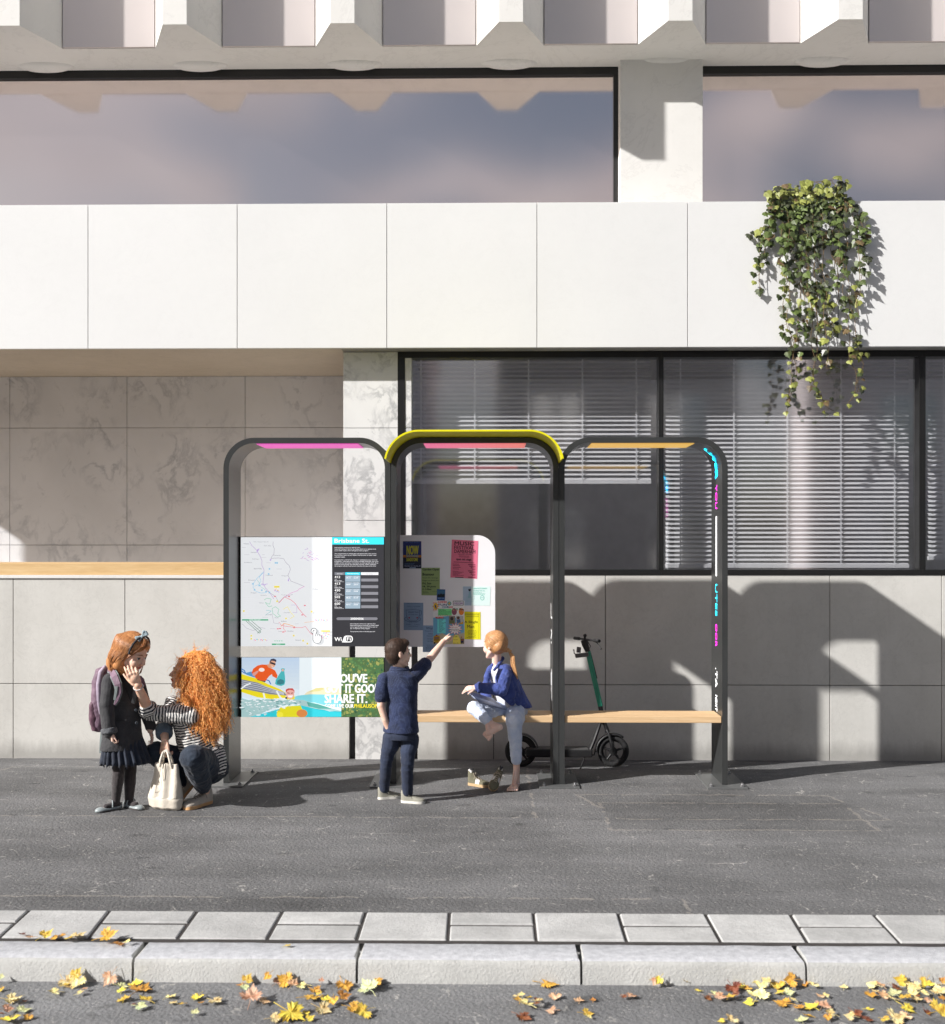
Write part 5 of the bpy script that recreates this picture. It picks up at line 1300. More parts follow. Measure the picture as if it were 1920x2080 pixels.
mb.chain([A1(520, 620, 6.92), A1(580, 880, 6.92), wl], [.03, .027, .02]); hand(mb, wl, (.32, -.1, -1), (-.8, -.4, .1), (-.3, -1, .1), .105, (22, 30, 35, 40), (.7, .6, .4), .03)
hipR, knR, anR = A1(300, 1200, 6.80), A1(305, 1500, 6.77), A1(275, 1800, 6.79); hipL, knL, anL = A1(425, 1200, 6.86), A1(425, 1500, 6.84), A1(413, 1800, 6.84)
mb.chain([hipR, knR, anR], [.048, .034, .022]); mb.chain([hipL, knL, anL], [.048, .034, .022])
for a, tdir in ((anR, (-.62, -.62, 0)), (anL, (.80, -.52, 0))):
    t_ = Vector(tdir).normalized(); g = Vector((a.x, a.y, .024)); mb.chain([a, g - t_ * .012, g + t_ * .05, g + t_ * .09 - Vector((0, 0, .008))], [.020, .018, .014, .009])
girl = remesh(mb, 'person', .0032, 5, None, [SK1, M_LIP]); face_marks(girl, HG, 1)
tag(girl, 'standing schoolgirl in dark blazer, pleated skirt and tights, looking down', 'girl')
BROW1 = mat('ginger_brow', (.35, .15, .06), .6); eyes(girl, HG, BROW1)
# tights
M_TIGHT = m_cloth('dark_tights', (.035, .026, .028), weave=700, fold=.15, sheen=.5)
mb = MB(); mb.chain([hipR, lerp3(hipR, knR, .6), knR, lerp3(knR, anR, .35), anR], [.055, .044, .0385, .038, .0265]); mb.chain([hipL, lerp3(hipL, knL, .6), knL, lerp3(knL, anL, .35), anL], [.055, .044, .0385, .038, .0265])
for a, tdir in ((anR, (-.62, -.62, 0)), (anL, (.80, -.52, 0))):
    t_ = Vector(tdir).normalized(); g = Vector((a.x, a.y, .028)); mb.chain([a, g - t_ * .012, g + t_ * .06], [.0255, .025, .020])
remesh(mb, 'tights', .0034, 5, girl, [M_TIGHT], folds(.0009, 30))
# mary jane shoes
M_MJ = mat('grey_leather', (.30, .34, .35), .38, .12, 20, .1, 80); M_MJS = mat('dark_sole', (.06, .05, .05), .7)
for a, tdir in ((anR, (-.62, -.62, 0)), (anL, (.80, -.52, 0))):
    t_ = Vector(tdir).normalized(); hl = Vector((a.x, a.y, .002)) - t_ * .042; M_ = frame(hl, t_); L = .175
    mb = MB(); xs = [0, .03, .1, .2, .32, .45, .58, .7, .8, .9, .97, 1]; hwv = [.02, .09, .13, .14, .14, .145, .165, .18, .175, .135, .07, .01]; hv = [.20, .26, .27, .24, .17, .13, .125, .15, .17, .155, .11, .05]
    v = []; f = []; K = 11
    for x, w_, h_ in zip(xs, hwv, hv):
        for k in range(K):
            an = math.pi * k / (K - 1); z = .02 + h_ * math.sin(an) ** .7
            if .1 < x < .62: z = min(z, .02 + h_ * .75)
            v.append(M_ @ Vector((x * L, w_ * L * math.cos(an), z * L * (.8))))
    for i in range(len(xs) - 1):
        for k in range(K - 1):
            if 1 <= i <= 5 and 3 <= k <= K - 5: continue
            f.append((i * K + k, i * K + k + 1, (i + 1) * K + k + 1, (i + 1) * K + k))
    mb.add(v, f, M_MJ, True); sh_ = mb.build('shoe', girl); solid(sh_, .003)
    mb = MB(); ol = [(x * L, w_ * L * 1.05) for x, w_ in zip(xs, hwv)] + [(x * L, -w_ * L * 1.05) for x, w_ in list(zip(xs, hwv))[::-1]]
    n = len(ol); vv = [M_ @ Vector((x, y, 0)) for x, y in ol] + [M_ @ Vector((x, y, .009)) for x, y in ol]
    mb.add(vv, [(i, (i + 1) % n, (i + 1) % n + n, i + n) for i in range(n)] + [tuple(range(n)), tuple(range(n, 2 * n))], M_MJS); mb.build('sole', sh_)
    mb = MB(); mb.tube([M_ @ Vector((.36 * L + .01 * math.cos(q), .150 * L * math.cos(q), .12 * L + .235 * L * math.sin(q))) for q in [math.pi * j / 10 for j in range(11)]], .0045, M_MJ, 6); mb.build('strap', sh_)
# skirt: pleats
M_SKIRT = m_cloth('navy_skirt', (.030, .040, .062), (.013, .018, .032), fold=.3)
mb = MB(); N = 132; rows = 8; v = []; f = []; c0, c1 = A1(355, 1150, 6.82), A1(385, 1395, 6.81); sd, fr_ = Vector((.80, .60, 0)), Vector((.60, -.80, 0))
for j in range(rows + 1):
    t = j / rows; c = c0.lerp(c1, t); a_, b_ = .118 + .030 * t, .082 + .035 * t
    for k in range(N):
        an = 2 * math.pi * k / N; pl_ = (.0022 + .0105 * t) * (math.sin(an * 22) + .35 * math.sin(an * 31 + 1)); dz = .008 * t * math.sin(an * 22 + 1.2) + .010 * t * noise.noise(Vector((an * 6, 0, 0)))
        v.append(c + sd * (a_ + pl_) * math.cos(an) + fr_ * (b_ + pl_) * math.sin(an) + Vector((0, 0, dz)))
for j in range(rows):
    for k in range(N): k2 = (k + 1) % N; f.append((j * N + k, j * N + k2, (j + 1) * N + k2, (j + 1) * N + k))
mb.add(v, f, M_SKIRT, True); solid(mb.build('skirt', girl), .002)
# fringe of the hem
mb = MB(); rv = random.Random(2)
for k in range(0, N, 2):
    p = v[rows * N + k]; q = Vector(p) + Vector((rv.uniform(-.008, .008), rv.uniform(-.004, .004), -rv.uniform(.006, .02))); mb.tube([Vector(p) + Vector((0, 0, .004)), q], [.0016, .0006], M_SKIRT, 4)
mb.build('fringe', girl)
# blazer
M_BLZ = m_cloth('charcoal_blazer', (.052, .052, .056), (.030, .030, .034), fold=.55)
fB = Vector((.75, -.65, 0)); sB = Vector((.65, .75, 0))
mb = MB()
mb.loft([(A1(372, 500, 6.83), .050, .042, sB, fB), (A1(362, 530, 6.83), .098, .062, sB, fB), (A1(352, 600, 6.83), .122, .074, sB, fB), (A1(345, 760, 6.83), .120, .080, sB, fB), (A1(345, 930, 6.83), .117, .080, sB, fB), (A1(345, 1100, 6.82), .128, .092, sB, fB), (A1(348, 1250, 6.82), .142, .104, sB, fB)], n=36)
shR = A1(212, 560, 6.76); elR = A1(182, 810, 6.72); cuR = A1(210, 1085, 6.70)
mb.chain([shR, lerp3(shR, elR, .5), elR, lerp3(elR, cuR, .5), cuR], [.046, .047, .045, .043, .041])
shL = A1(500, 580, 6.92); elL = A1(585, 860, 6.92); cuL = A1(628, 1030, 6.91)
mb.chain([shL, elL, cuL], [.044, .042, .036])
blz = remesh(mb, 'blazer', .0036, 5, girl, [M_BLZ], folds(.0032, 13, 3, .7))
mb = MB(); M_CUF = m_cloth('blazer_cuff', (.12, .125, .135), (.075, .08, .09), fold=.6)
a = lerp3(elR, cuR, .86); mb.tube([a, lerp3(elR, cuR, .88), lerp3(elR, cuR, 1.02), lerp3(elR, cuR, 1.06)], [.042, .047, .050, .044], None, 20); remesh(mb, 'cuff', .0035, 3, blz, [M_CUF], folds(.003, 30))
# lapels, buttons, pocket
M_LAP = m_cloth('lapel', (.016, .016, .018), fold=.2)
def onB(u, v, off=0):
    return A1(u, v, 6.83) + fB * 0
mb = MB(); fc = lambda u, v, d: A1(u, v, d)
mb.add([fc(345, 490, 6.757), fc(400, 520, 6.735), fc(470, 800, 6.72), fc(440, 790, 6.722), fc(395, 700, 6.732), fc(372, 640, 6.742), fc(385, 625, 6.742), fc(352, 560, 6.752)], [tuple(range(8))], M_LAP)
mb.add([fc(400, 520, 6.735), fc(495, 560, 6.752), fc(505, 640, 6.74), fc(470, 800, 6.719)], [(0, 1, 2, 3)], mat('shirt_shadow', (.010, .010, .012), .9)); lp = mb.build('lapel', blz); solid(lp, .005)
M_BTN = mat('button', (.16, .19, .22), .3)
for u, v_ in ((482, 862), (488, 993)):
    mb = MB(); p = A1(u, v_, 6.725); d = (fB * .8 + Vector((.1, -.5, 0))).normalized(); mb.tube([p, p + d * .004], .0085, M_BTN, 12); mb.tube([p + d * .004, p + d * .0055], [.005, .004], M_DARK, 8); mb.build('button', blz)
mb = MB(); mb.tube([A1(272, 968, 6.735), A1(330, 966, 6.728), A1(385, 966, 6.726)], .0028, M_LAP, 5); mb.build('pocket_flap', blz)
# hair: smooth shell with strands laid over it
HAIRG = m_hair('copper_hair', (.60, .27, .10), (.17, .055, .018), .36, (0, -14))
q = HG['q']; h = HG['h']
mb = MB(); E_ = lambda a, b, d, r: mb.ell(q(a, b, d), tuple(x * h for x in r), None, HG['M'], 20, 14)
E_(0, -.10, .19, (.385, .42, .38)); E_(0, -.20, -.05, (.37, .33, .42)); E_(.10, .09, .27, (.26, .24, .18)); E_(-.1, .09, .27, (.26, .24, .18))
nb = A1(300, 470, 6.84); mb.chain([q(0, -.30, -.1), q(0, -.40, -.40), A1(290, 430, 6.84)], [.075, .068, .055]); mb.chain([q(.28, -.14, .0), q(.30, -.12, -.35), A1(400, 470, 6.77)], [.035, .036, .022])
hg = remesh(mb, 'hair', .004, 8, girl, [HAIRG], folds(.0018, 34, 2, .25))
mb = MB(); rv = random.Random(4)
for i in range(1300):
    # root near the parting, sweeping back and down
    a = rv.uniform(-1, 1); b0 = rv.uniform(-.30, .22); side = 1 if rv.random() < .72 else -1
    b0 = rv.uniform(-.50, .24); p0 = q(.04 * side, b0, .165 + .425 * math.sqrt(max(0, 1 - ((b0 + .10) / .45) ** 2))); sp_ = math.sqrt(max(.15, 1 - ((b0 + .1) / .52) ** 2)); p1 = q(.37 * side * sp_, b0 * .98 - .03, .36); p2 = q(.425 * side * sp_, b0 * .85 - .10, .02); p3 = q(.38 * side * sp_ + rv.uniform(-.05, .07), -.20 + b0 * .5, -.33)
    end = A1(rv.uniform(215, 420), rv.uniform(400, 520), 6.74 + rv.uniform(0, .08)) if side > 0 else A1(rv.uniform(230, 330), rv.uniform(400, 480), 6.88)
    pts = []
    for t in [j / 13 for j in range(14)]:
        cp = [p0, p1, p2, p3, end]; x = t * 4; k = min(3, int(x)); fr = x - k
        P0 = cp[max(0, k - 1)]; P1 = cp[k]; P2 = cp[k + 1]; P3 = cp[min(4, k + 2)]
        w_ = .5 * ((2 * P1) + (P2 - P0) * fr + (2 * P0 - 5 * P1 + 4 * P2 - P3) * fr * fr + (3 * P1 - P0 - 3 * P2 + P3) * fr ** 3)
        pts.append(w_ + Vector((noise.noise(w_ * 25 + Vector((i, 0, 0))), noise.noise(w_ * 25 + Vector((0, i, 0))), 0)) * .004)
    mb.tube(pts, [.0016] * 11 + [.0014, .001, .0004], HAIRG, 4)
# fringe swept over the brow
for i in range(90):
    b0 = rv.uniform(.05, .3); p = [q(rv.uniform(-.05, .1), b0, .54), q(rv.uniform(.0, .22), b0 + .1, .38), q(rv.uniform(.10, .34), .30 - rv.uniform(0, .14), .20), q(.36, .12, .02 - rv.uniform(0, .1))]
    mb.tube(p, [.0018, .0018, .0015, .0006], HAIRG, 4)
for i in range(30): mb.tube([q(-.20, .30, .1), q(-.25, .26, -.2), q(-.22 + rv.uniform(-.04, .04), .26, -.42 - rv.uniform(0, .08))], [.002, .0018, .0006], HAIRG, 4)
mb.build('strands', hg)
# headband with a striped bow
M_BOWS, nt_, b_ = new_mat('striped_bow'); sx = nt_.nodes.new('ShaderNodeSeparateXYZ'); tt = nt_.nodes.new('ShaderNodeTexCoord'); nt_.links.new(tt.outputs['Object'], sx.inputs[0])
k_ = math_(nt_, 'GREATER_THAN', math_(nt_, 'FRACT', math_(nt_, 'MULTIPLY', math_(nt_, 'ADD', sx.outputs[0], math_(nt_, 'MULTIPLY', sx.outputs[2], .8)), 190)), .5); nt_.links.new(mixc(nt_, k_, (.05, .10, .15), (.55, .68, .72)), b_.inputs['Base Color'])
mb = MB(); mb.tube([q(.395 * math.cos(R(a)), .15, .165 + .405 * math.sin(R(a))) for a in range(-12, 193, 12)], .0065, M_DARK, 8); hb = mb.build('headband', girl)
mb = MB(); bc = q(.10, .17, .585)
for sgn, dv in ((1, Vector((.8, -.2, .55))), (-1, Vector((-.75, -.2, -.35)))):
    dv.normalize(); n_ = Vector((-dv.z, 0, dv.x))
    for w_ in (-1, 0, 1): mb.caps(bc, .006, bc + dv * .036 + n_ * .009 * w_, .009, M_BOWS)
    mb.caps(bc, .006, bc + (dv * .6 + Vector((0, -.3, .8 * sgn))).normalized() * .036, .008, M_BOWS)
mb.ell(bc, .0095, M_BOWS); remesh(mb, 'bow', .0028, 2, hb, [M_BOWS])

# backpack: its own thing
M_MAUVE = m_cloth('mauve_nylon', (.22, .135, .19), (.15, .09, .13), fold=.4, rough=.6); M_LILAC = m_cloth('lilac_nylon', (.40, .33, .42), (.30, .25, .32), fold=.3, rough=.6); M_PLUM = m_cloth('plum_nylon', (.16, .07, .11), (.10, .045, .07), fold=.4, rough=.6); M_TEAL = m_cloth('grey_webbing', (.24, .28, .28), fold=.2)
bk = empty('backpack', tuple(A1(130, 1080, 6.9)), 'mauve and lilac school backpack worn by the standing schoolgirl', 'backpack')
mb = MB(); sd = Vector((.5, .86, 0))
mb.loft([(A1(215, 415, 6.95), .05, .03, sd, fB), (A1(192, 440, 6.95), .085, .050, sd, fB), (A1(170, 560, 6.95), .098, .060, sd, fB), (A1(162, 800, 6.95), .100, .060, sd, fB), (A1(172, 1000, 6.95), .095, .055, sd, fB), (A1(180, 1070, 6.95), .08, .042, sd, fB)], n=28)
remesh(mb, 'main_body', .0045, 5, bk, [M_MAUVE], folds(.003, 14, 8))
mb = MB(); mb.loft([(A1(112, 745, 6.92), .055, .02, sd, fB), (A1(104, 790, 6.92), .072, .036, sd, fB), (A1(106, 950, 6.92), .074, .040, sd, fB), (A1(122, 1065, 6.92), .065, .03, sd, fB)], n=24)
remesh(mb, 'front_pocket', .0045, 5, bk, [M_PLUM], folds(.003, 16, 9))
mb = MB(); pts = [A1(165, 425, 6.88), A1(125, 480, 6.87), A1(105, 600, 6.86), A1(108, 760, 6.86), A1(118, 900, 6.87)]
mb.chain(pts, [.013, .017, .018, .016, .01]); remesh(mb, 'side_panel', .004, 4, bk, [M_LILAC])
def ribbon(pts, ws, ds, m_, parent, name, seed=0):
    mb = MB(); vs = []; n = len(pts)
    for i, p in enumerate(pts):
        t = (pts[min(n - 1, i + 1)] - pts[max(0, i - 1)]).normalized(); nn = Vector(ds[i] if isinstance(ds, list) else ds).normalized(); sdd = t.cross(nn).normalized() * ws[i]
        vs += [p - sdd, p + sdd, p + sdd + nn * .007, p - sdd + nn * .007]
    f = []
    for i in range(n - 1):
        for k in range(4): f.append((i * 4 + k, i * 4 + (k + 1) % 4, (i + 1) * 4 + (k + 1) % 4, (i + 1) * 4 + k))
    mb.add(vs, f, m_); mb.add(vs[:4], [(0, 1, 2, 3)], m_); mb.add(vs[-4:], [(0, 1, 2, 3)], m_); return mb.build(name, parent, bevel=.002)
spts = [A1(205, 440, 6.86), A1(235, 455, 6.77), A1(268, 520, 6.715), A1(300, 600, 6.70), A1(312, 680, 6.70), A1(295, 760, 6.70), A1(270, 810, 6.712)]
ribbon(spts, [.026, .027, .028, .026, .023, .016, .009], (0, -1, .15), M_TEAL, bk, 'strap_edging'); ribbon([p + Vector((0, -.006, .001)) for p in spts], [.019, .020, .021, .019, .017, .011, .005], (0, -1, .15), M_MAUVE, bk, 'shoulder_strap')
ribbon([A1(288, 620, 6.688), A1(280, 690, 6.688), A1(268, 760, 6.695)], [.009, .009, .008], (0, -1, .1), M_TEAL, bk, 'webbing')
ribbon([A1(520, 520, 6.80), A1(550, 560, 6.80), A1(560, 620, 6.82)], [.010, .012, .012], (.3, -1, .15), M_MAUVE, bk, 'shoulder_strap')
ribbon([A1(140, 1070, 6.87), A1(130, 1180, 6.87), A1(125, 1300, 6.87)], [.009, .009, .009], (0, -1, .0), M_TEAL, bk, 'dangling_strap')
rebase(bk)

# ------------------------------------------------------------------ the mother
SK2 = m_skin('warm_fair_skin', (.88, .60, .45))
mb = MB()
HM = head(mb, A1(985, 492, 6.97), (-.90, -.36, .20), (.16, 0, 1), .212, A1(985, 770, 7.00), .17)
fM = Vector((-.88, -.45, 0)).normalized(); sM = Vector((.45, -.88, 0)).normalized()
tor = [(A1(985, 790, 7.0), .07, .05, sM, fM), (A1(1010, 900, 7.01), .145, .09, sM, fM), (A1(1070, 1080, 7.04), .115, .09, sM, fM), (A1(1130, 1250, 7.06), .115, .10, sM, fM), (A1(1190, 1440, 7.08), .14, .12, sM, fM)]
mb.loft(tor)
sN, eN, wN = A1(1045, 915, 6.88), A1(618, 890, 6.86), A1(500, 610, 6.70)
mb.chain([sN, eN, lerp3(eN, wN, .35), wN], [.040, .036, .036, .024])
hd = (A1(405, 395, 6.66) - wN)
hand(mb, wN, hd, (-.35, .9, .1), (-.8, -.3, .2), .168, (26, 34, 40, 46), (.75, .45, .55), .015, .36)
sF, eF, wF = A1(862, 800, 7.12), A1(765, 1030, 6.99), A1(778, 1175, 6.87)
mb.chain([sF, eF, wF], [.040, .035, .024]); hand(mb, wF, (.05, -.25, -1), (.4, .9, .1), (-.6, -.8, 0), .155, (58, 62, 62, 62), (.9, .3, .5), .02, .44)
hN, kN, aN = A1(1215, 1440, 7.03), A1(1065, 1345, 6.68), A1(1185, 1670, 6.93)
hF, kF, aF = A1(1120, 1430, 7.14), A1(690, 1300, 6.94), A1(965, 1630, 7.03)
mb.chain([hN, kN], [.085, .06]); mb.chain([kN, lerp3(kN, aN, .4), aN], [.055, .055, .033]); mb.chain([hF, kF], [.085, .06]); mb.chain([kF, aF], [.055, .033])
ftN = Vector((-.48, -.86, 0)).normalized(); gN = Vector((aN.x, aN.y, .045)); mb.chain([aN, gN, gN + ftN * .08 - Vector((0, 0, .018))], [.031, .028, .014])
ftF = Vector((-.55, -.45, -.72)).normalized(); mb.chain([aF, aF + ftF * .07], [.030, .022])
mum = remesh(mb, 'person', .0034, 5, None, [SK2, M_LIPR]); face_marks(mum, HM, 1)
tag(mum, 'crouching woman with big curly ginger hair, striped shirt and navy trousers', 'woman'); eyes(mum, HM, mat('auburn_brow', (.30, .11, .04), .6))
mb = MB(); ca = lerp3(wN, eN, .06); dd = (eN - wN).normalized(); u1 = dd.orthogonal().normalized(); u2 = dd.cross(u1)
for k in range(22): a = 2 * math.pi * k / 22; mb.ell(ca + (u1 * math.cos(a) + u2 * math.sin(a)) * .0285, .0042, None, None, 8, 6)
mb.build('bracelet', mum, mat('pearl', (.80, .76, .74), .25))
# trousers
M_NAVY = m_cloth('navy_trousers', (.022, .036, .060), (.011, .018, .034), fold=.6)
mb = MB(); cN = lerp3(kN, aN, .86); cF = lerp3(kF, aF, .9)
mb.chain([A1(1200, 1430, 7.10), hN], [.115, .10]); mb.chain([hN, lerp3(hN, kN, .5), kN], [.115, .098, .082]); mb.chain([kN, lerp3(kN, cN, .5), cN], [.082, .077, .055])
mb.chain([hF, lerp3(hF, kF, .5), kF], [.105, .09, .075]); mb.chain([kF, lerp3(kF, cF, .5), cF], [.075, .068, .048]); mb.ell(A1(1230, 1450, 7.10), (.13, .12, .10))
remesh(mb, 'trousers', .004, 6, mum, [M_NAVY], folds(.005, 11, 4))
# striped shirt, hanging long behind
m, nt, b = new_mat('striped_cotton'); at = nt.nodes.new('ShaderNodeAttribute'); at.attribute_name = 'along'; co = texco(nt)
w_ = math_(nt, 'ADD', at.outputs['Fac'], math_(nt, 'MULTIPLY', math_(nt, 'SUBTRACT', nz(nt, co, 16, 2), .5), .022))
st = math_(nt, 'GREATER_THAN', math_(nt, 'FRACT', math_(nt, 'MULTIPLY', w_, 1 / .0178)), .52)
nt.links.new(mixc(nt, st, (.78, .76, .72), (.018, .022, .032)), b.inputs['Base Color']); b.inputs['Roughness'].default_value = .85; bump(nt, b, nz(nt, co, 22, 5, .6, .6), .5, .01); M_STR = m
mb = MB(); mb.loft([(A1(980, 760, 7.0), .062, .050, sM, fM), (A1(985, 820, 7.01), .150, .082, sM, fM), (A1(1010, 900, 7.01), .172, .105, sM, fM), (A1(1065, 1080, 7.03), .150, .118, sM, fM), (A1(1120, 1240, 7.05), .158, .130, sM, fM), (A1(1180, 1360, 7.07), .170, .140, sM, fM)], n=36)
el2 = lerp3(eN, wN, .10); mb.chain([sN, lerp3(sN, eN, .5), eN], [.062, .056, .050]); mb.chain([eN, lerp3(eN, wN, .17)], [.050, .052])
mb.chain([sF, eF, lerp3(eF, wF, .1)], [.058, .050, .048])
# back tail of the shirt
tl = [(A1(1230, 1230, 7.0), .10, .09, sM, fM), (A1(1285, 1330, 6.99), .085, .07, sM, fM), (A1(1320, 1430, 6.98), .060, .05, sM, fM), (A1(1345, 1515, 6.97), .022, .03, sM, fM)]
mb.loft(tl)
shirt = remesh(mb, 'shirt', .0036, 5, mum, [M_STR], folds(.0042, 12, 6))
lw, L0 = A1(1180, 1400, 7.07), .42
along(shirt, [(A1(980, 760, 7.0), A1(1010, 900, 7.01), 0, 1.9), (A1(1010, 900, 7.01), A1(1180, 1360, 7.07), .09, 2.2), (sN, eN, .5, 1), (eN, lerp3(eN, wN, .2), .5 + (eN - sN).length, 1), (sF, eF, .9, .9), (A1(1230, 1230, 7.0), A1(1345, 1515, 6.97), .3, 1.0)])
# rolled cuffs: the near one striped, the far one in blue-grey
mb = MB(); c0_, c1_ = lerp3(eN, wN, .02), lerp3(eN, wN, .22); mb.tube([c0_, lerp3(c0_, c1_, .2), lerp3(c0_, c1_, .8), c1_], [.050, .058, .060, .054], None, 20); cf = remesh(mb, 'cuff', .0034, 3, shirt, [M_STR], folds(.003, 25)); along(cf, [(c0_, c1_, 0, 1)])
mb = MB(); c0_, c1_ = lerp3(eF, wF, .10), lerp3(eF, wF, .62); mb.tube([c0_, lerp3(c0_, c1_, .2), lerp3(c0_, c1_, .8), c1_], [.048, .054, .054, .048], None, 20); remesh(mb, 'cuff', .0036, 3, shirt, [m_cloth('blue_grey_cuff', (.16, .22, .28), (.10, .14, .19), fold=.4)], folds(.003, 25))
# sneakers
M_SNK = mat('cream_canvas', (.55, .49, .42), .8, .12, 20, .3, 200); M_GUM = mat('gum_sole', (.72, .42, .20), .6, .08); M_LACE = mat('shoelace', (.70, .66, .60), .8, .05); M_LACEB = mat('brown_lace', (.28, .24, .20), .8, .05)
hl = Vector((aN.x, aN.y, .002)) - ftN * .055
shoe(frame(hl, ftN), .235, M_SNK, M_GUM, M_LACEB, mum, .02)
M_ = frame(aF - ftF * .045 - Vector((0, 0, 0)) + Vector((.045, .02, -.015)), ftF, (-.62, -.45, .72)); shoe(M_, .225, M_SNK, M_GUM, M_LACE, mum, .02)
# curls
HC1 = m_hair('ginger_curls', (1.0, .56, .19), (.92, .36, .09), .34); HC2 = m_hair('ginger_curls_deep', (.88, .34, .07), (.28, .07, .012), .45)
mb = MB()
for u_, v_, Y_, r_ in ((1060, 420, 7.00, .092), (1150, 400, 7.02, .09), (1130, 560, 6.99, .11), (1240, 560, 7.03, .10), (1180, 740, 6.98, .12), (1280, 740, 7.02, .085), (1150, 900, 6.99, .09), (1260, 930, 7.02, .085), (1230, 1010, 7.02, .06), (1090, 560, 7.07, .10), (1085, 330, 7.0, .045)): mb.ell(A1(u_, v_, Y_), r_)
hb_ = remesh(mb, 'hair', .006, 10, mum, [HC2], folds(.006, 45, 1))
rv = random.Random(17); mb = MB(); sc = A1(1050, 470, 7.0)
outl = [(1005, 300), (1080, 245), (1180, 262), (1250, 340), (1300, 440), (1350, 560), (1400, 690), (1410, 800), (1385, 930), (1345, 1060), (1290, 1110), (1210, 1110), (1130, 1080), (1065, 1030), (1010, 930), (985, 840), (975, 740), (962, 650), (952, 540), (935, 440), (948, 350)]
def inpoly(x, y):
    c = False; n = len(outl); j = n - 1
    for i in range(n):
        xi, yi = outl[i]; xj, yj = outl[j]
        if (yi > y) != (yj > y) and x < (xj - xi) * (y - yi) / (yj - yi) + xi: c = not c
        j = i
    return c
cnt = 0
while cnt < 2100:
    u_, v_ = rv.uniform(940, 1430), rv.uniform(230, 1130)
    if not inpoly(u_, v_): continue
    # depth of the hair mass here
    w = min(1, abs(u_ - 1180) / 260) ; front = rv.random() < .72
    y0 = 7.0 + (-1 if front else 1) * (.125 * math.sqrt(max(0, 1 - w * w)) + rv.uniform(-.005, .02)) * (1 if v_ < 1000 else .75)
    st_ = A1(u_, v_, y0); Lh = rv.uniform(.05, .13) * (1 if v_ < 950 else .6)
    out = (st_ - sc); out.y *= .4; out = out.normalized() if out.length > 1e-4 else Vector((1, 0, 0))
    dr = (Vector((rv.uniform(-.25, .25), rv.uniform(-.2, .2), -1)) + out * .55).normalized()
    rad = rv.uniform(.0035, .0085); pit = rv.uniform(.024, .046); n = int(Lh / pit * 9) + 5; ph = rv.uniform(0, 6.28); u1 = dr.orthogonal().normalized(); u2 = dr.cross(u1); hand_ = rv.choice((-1, 1))
    pts = []; rs = []
    for j in range(n):
        t = j / (n - 1); a = ph + hand_ * 2 * math.pi * t * Lh / pit + 1.1 * math.sin(ph + t * 7); rr_ = rad * (.75 + .5 * math.sin(ph * 3 + t * 5)) * (1 - .25 * t)
        b_ = st_ + dr * (t * Lh) + out * .02 * math.sin(t * 2.2) + Vector((noise.noise(st_ * 30 + Vector((t * 2, 0, 0))), noise.noise(st_ * 30 + Vector((0, t * 2, 0))), 0)) * .018
        pts.append(b_ + (u1 * math.cos(a) + u2 * math.sin(a)) * rr_); rs.append(.0018 * (1 - .6 * t))
    mb.tube(pts, rs, HC1 if rv.random() < .78 else HC2, 4, cap=False); cnt += 1
# loose curls round the outline and over the brow
for (u_, v_, Y_) in [(x + rv.uniform(-14, 14), y + rv.uniform(-14, 14), 7.0 + rv.uniform(-.06, .05)) for x, y in outl for _ in range(9)] + [(rv.uniform(930, 1000), rv.uniform(320, 440), 6.9 + rv.uniform(-.02, .14)) for _ in range(20)] + [(rv.uniform(860, 935), rv.uniform(325, 350), 6.95) for _ in range(4)] + [(rv.uniform(905, 990), rv.uniform(680, 860), 6.9 + rv.uniform(-.01, .05)) for _ in range(30)]:
    st_ = A1(u_, v_, Y_); out = (st_ - sc); out.y *= .3; out.normalize(); dr = (out * .6 + Vector((rv.uniform(-.5, .3), rv.uniform(-.2, .2), rv.uniform(-.9, .3)))).normalized(); Lh = rv.uniform(.025, .06)
    u1 = dr.orthogonal().normalized(); u2 = dr.cross(u1); n = 26; ph = rv.uniform(0, 6.28); rad = rv.uniform(.003, .006)
    mb.tube([st_ + dr * (j / 25 * Lh) + (u1 * math.cos(ph + j * .62) + u2 * math.sin(ph + j * .62)) * rad for j in range(n)], [.0014 * (1 - j / 34) for j in range(n)], HC1, 4, cap=False)
mb.build('curls', hb_, fixn=False)

# handbag, held over the ground
M_BAG = mat('ivory_leather', (.68, .62, .53), .42, .08, 12, .25, 60); bg_ = empty('handbag', tuple(A1(790, 1870, 6.86)), 'cream leather tote bag held by the crouching woman', 'handbag')
sb = Vector((.93, -.36, 0)).normalized(); fb_ = Vector((-.36, -.93, 0)).normalized(); mb = MB()
mb.loft([(A1(790, 1868, 6.81), .098, .030, sb, fb_), (A1(785, 1840, 6.81), .120, .050, sb, fb_), (A1(785, 1760, 6.81), .128, .056, sb, fb_), (A1(785, 1640, 6.81), .112, .048, sb, fb_), (A1(785, 1520, 6.81), .094, .036, sb, fb_), (A1(790, 1405, 6.81), .082, .027, sb, fb_)], n=32)
def bfold(v): 
    a = (v - A1(785, 1640, 6.81)).dot(sb); return .006 * math.sin(a * 85) * (1 if v.z > .08 else .3) + .003 * noise.noise(v * 18)
remesh(mb, 'bag_body', .0036, 4, bg_, [M_BAG], bfold)
for k, yy in ((-1, 6.77), (1, 6.845)):
    mb = MB(); o_ = 0 if k < 0 else 28
    mb.tube([A1(722 + o_, 1440, yy), A1(732 + o_, 1370, yy), A1(757 + o_ * .6, 1295, 6.80), A1(785 + o_ * .3, 1268, 6.81), A1(806 + o_ * .6, 1300, 6.80), A1(825 + o_, 1375, yy), A1(842 + o_, 1450, yy)], .0075, M_BAG, 8); mb.build('handle', bg_)
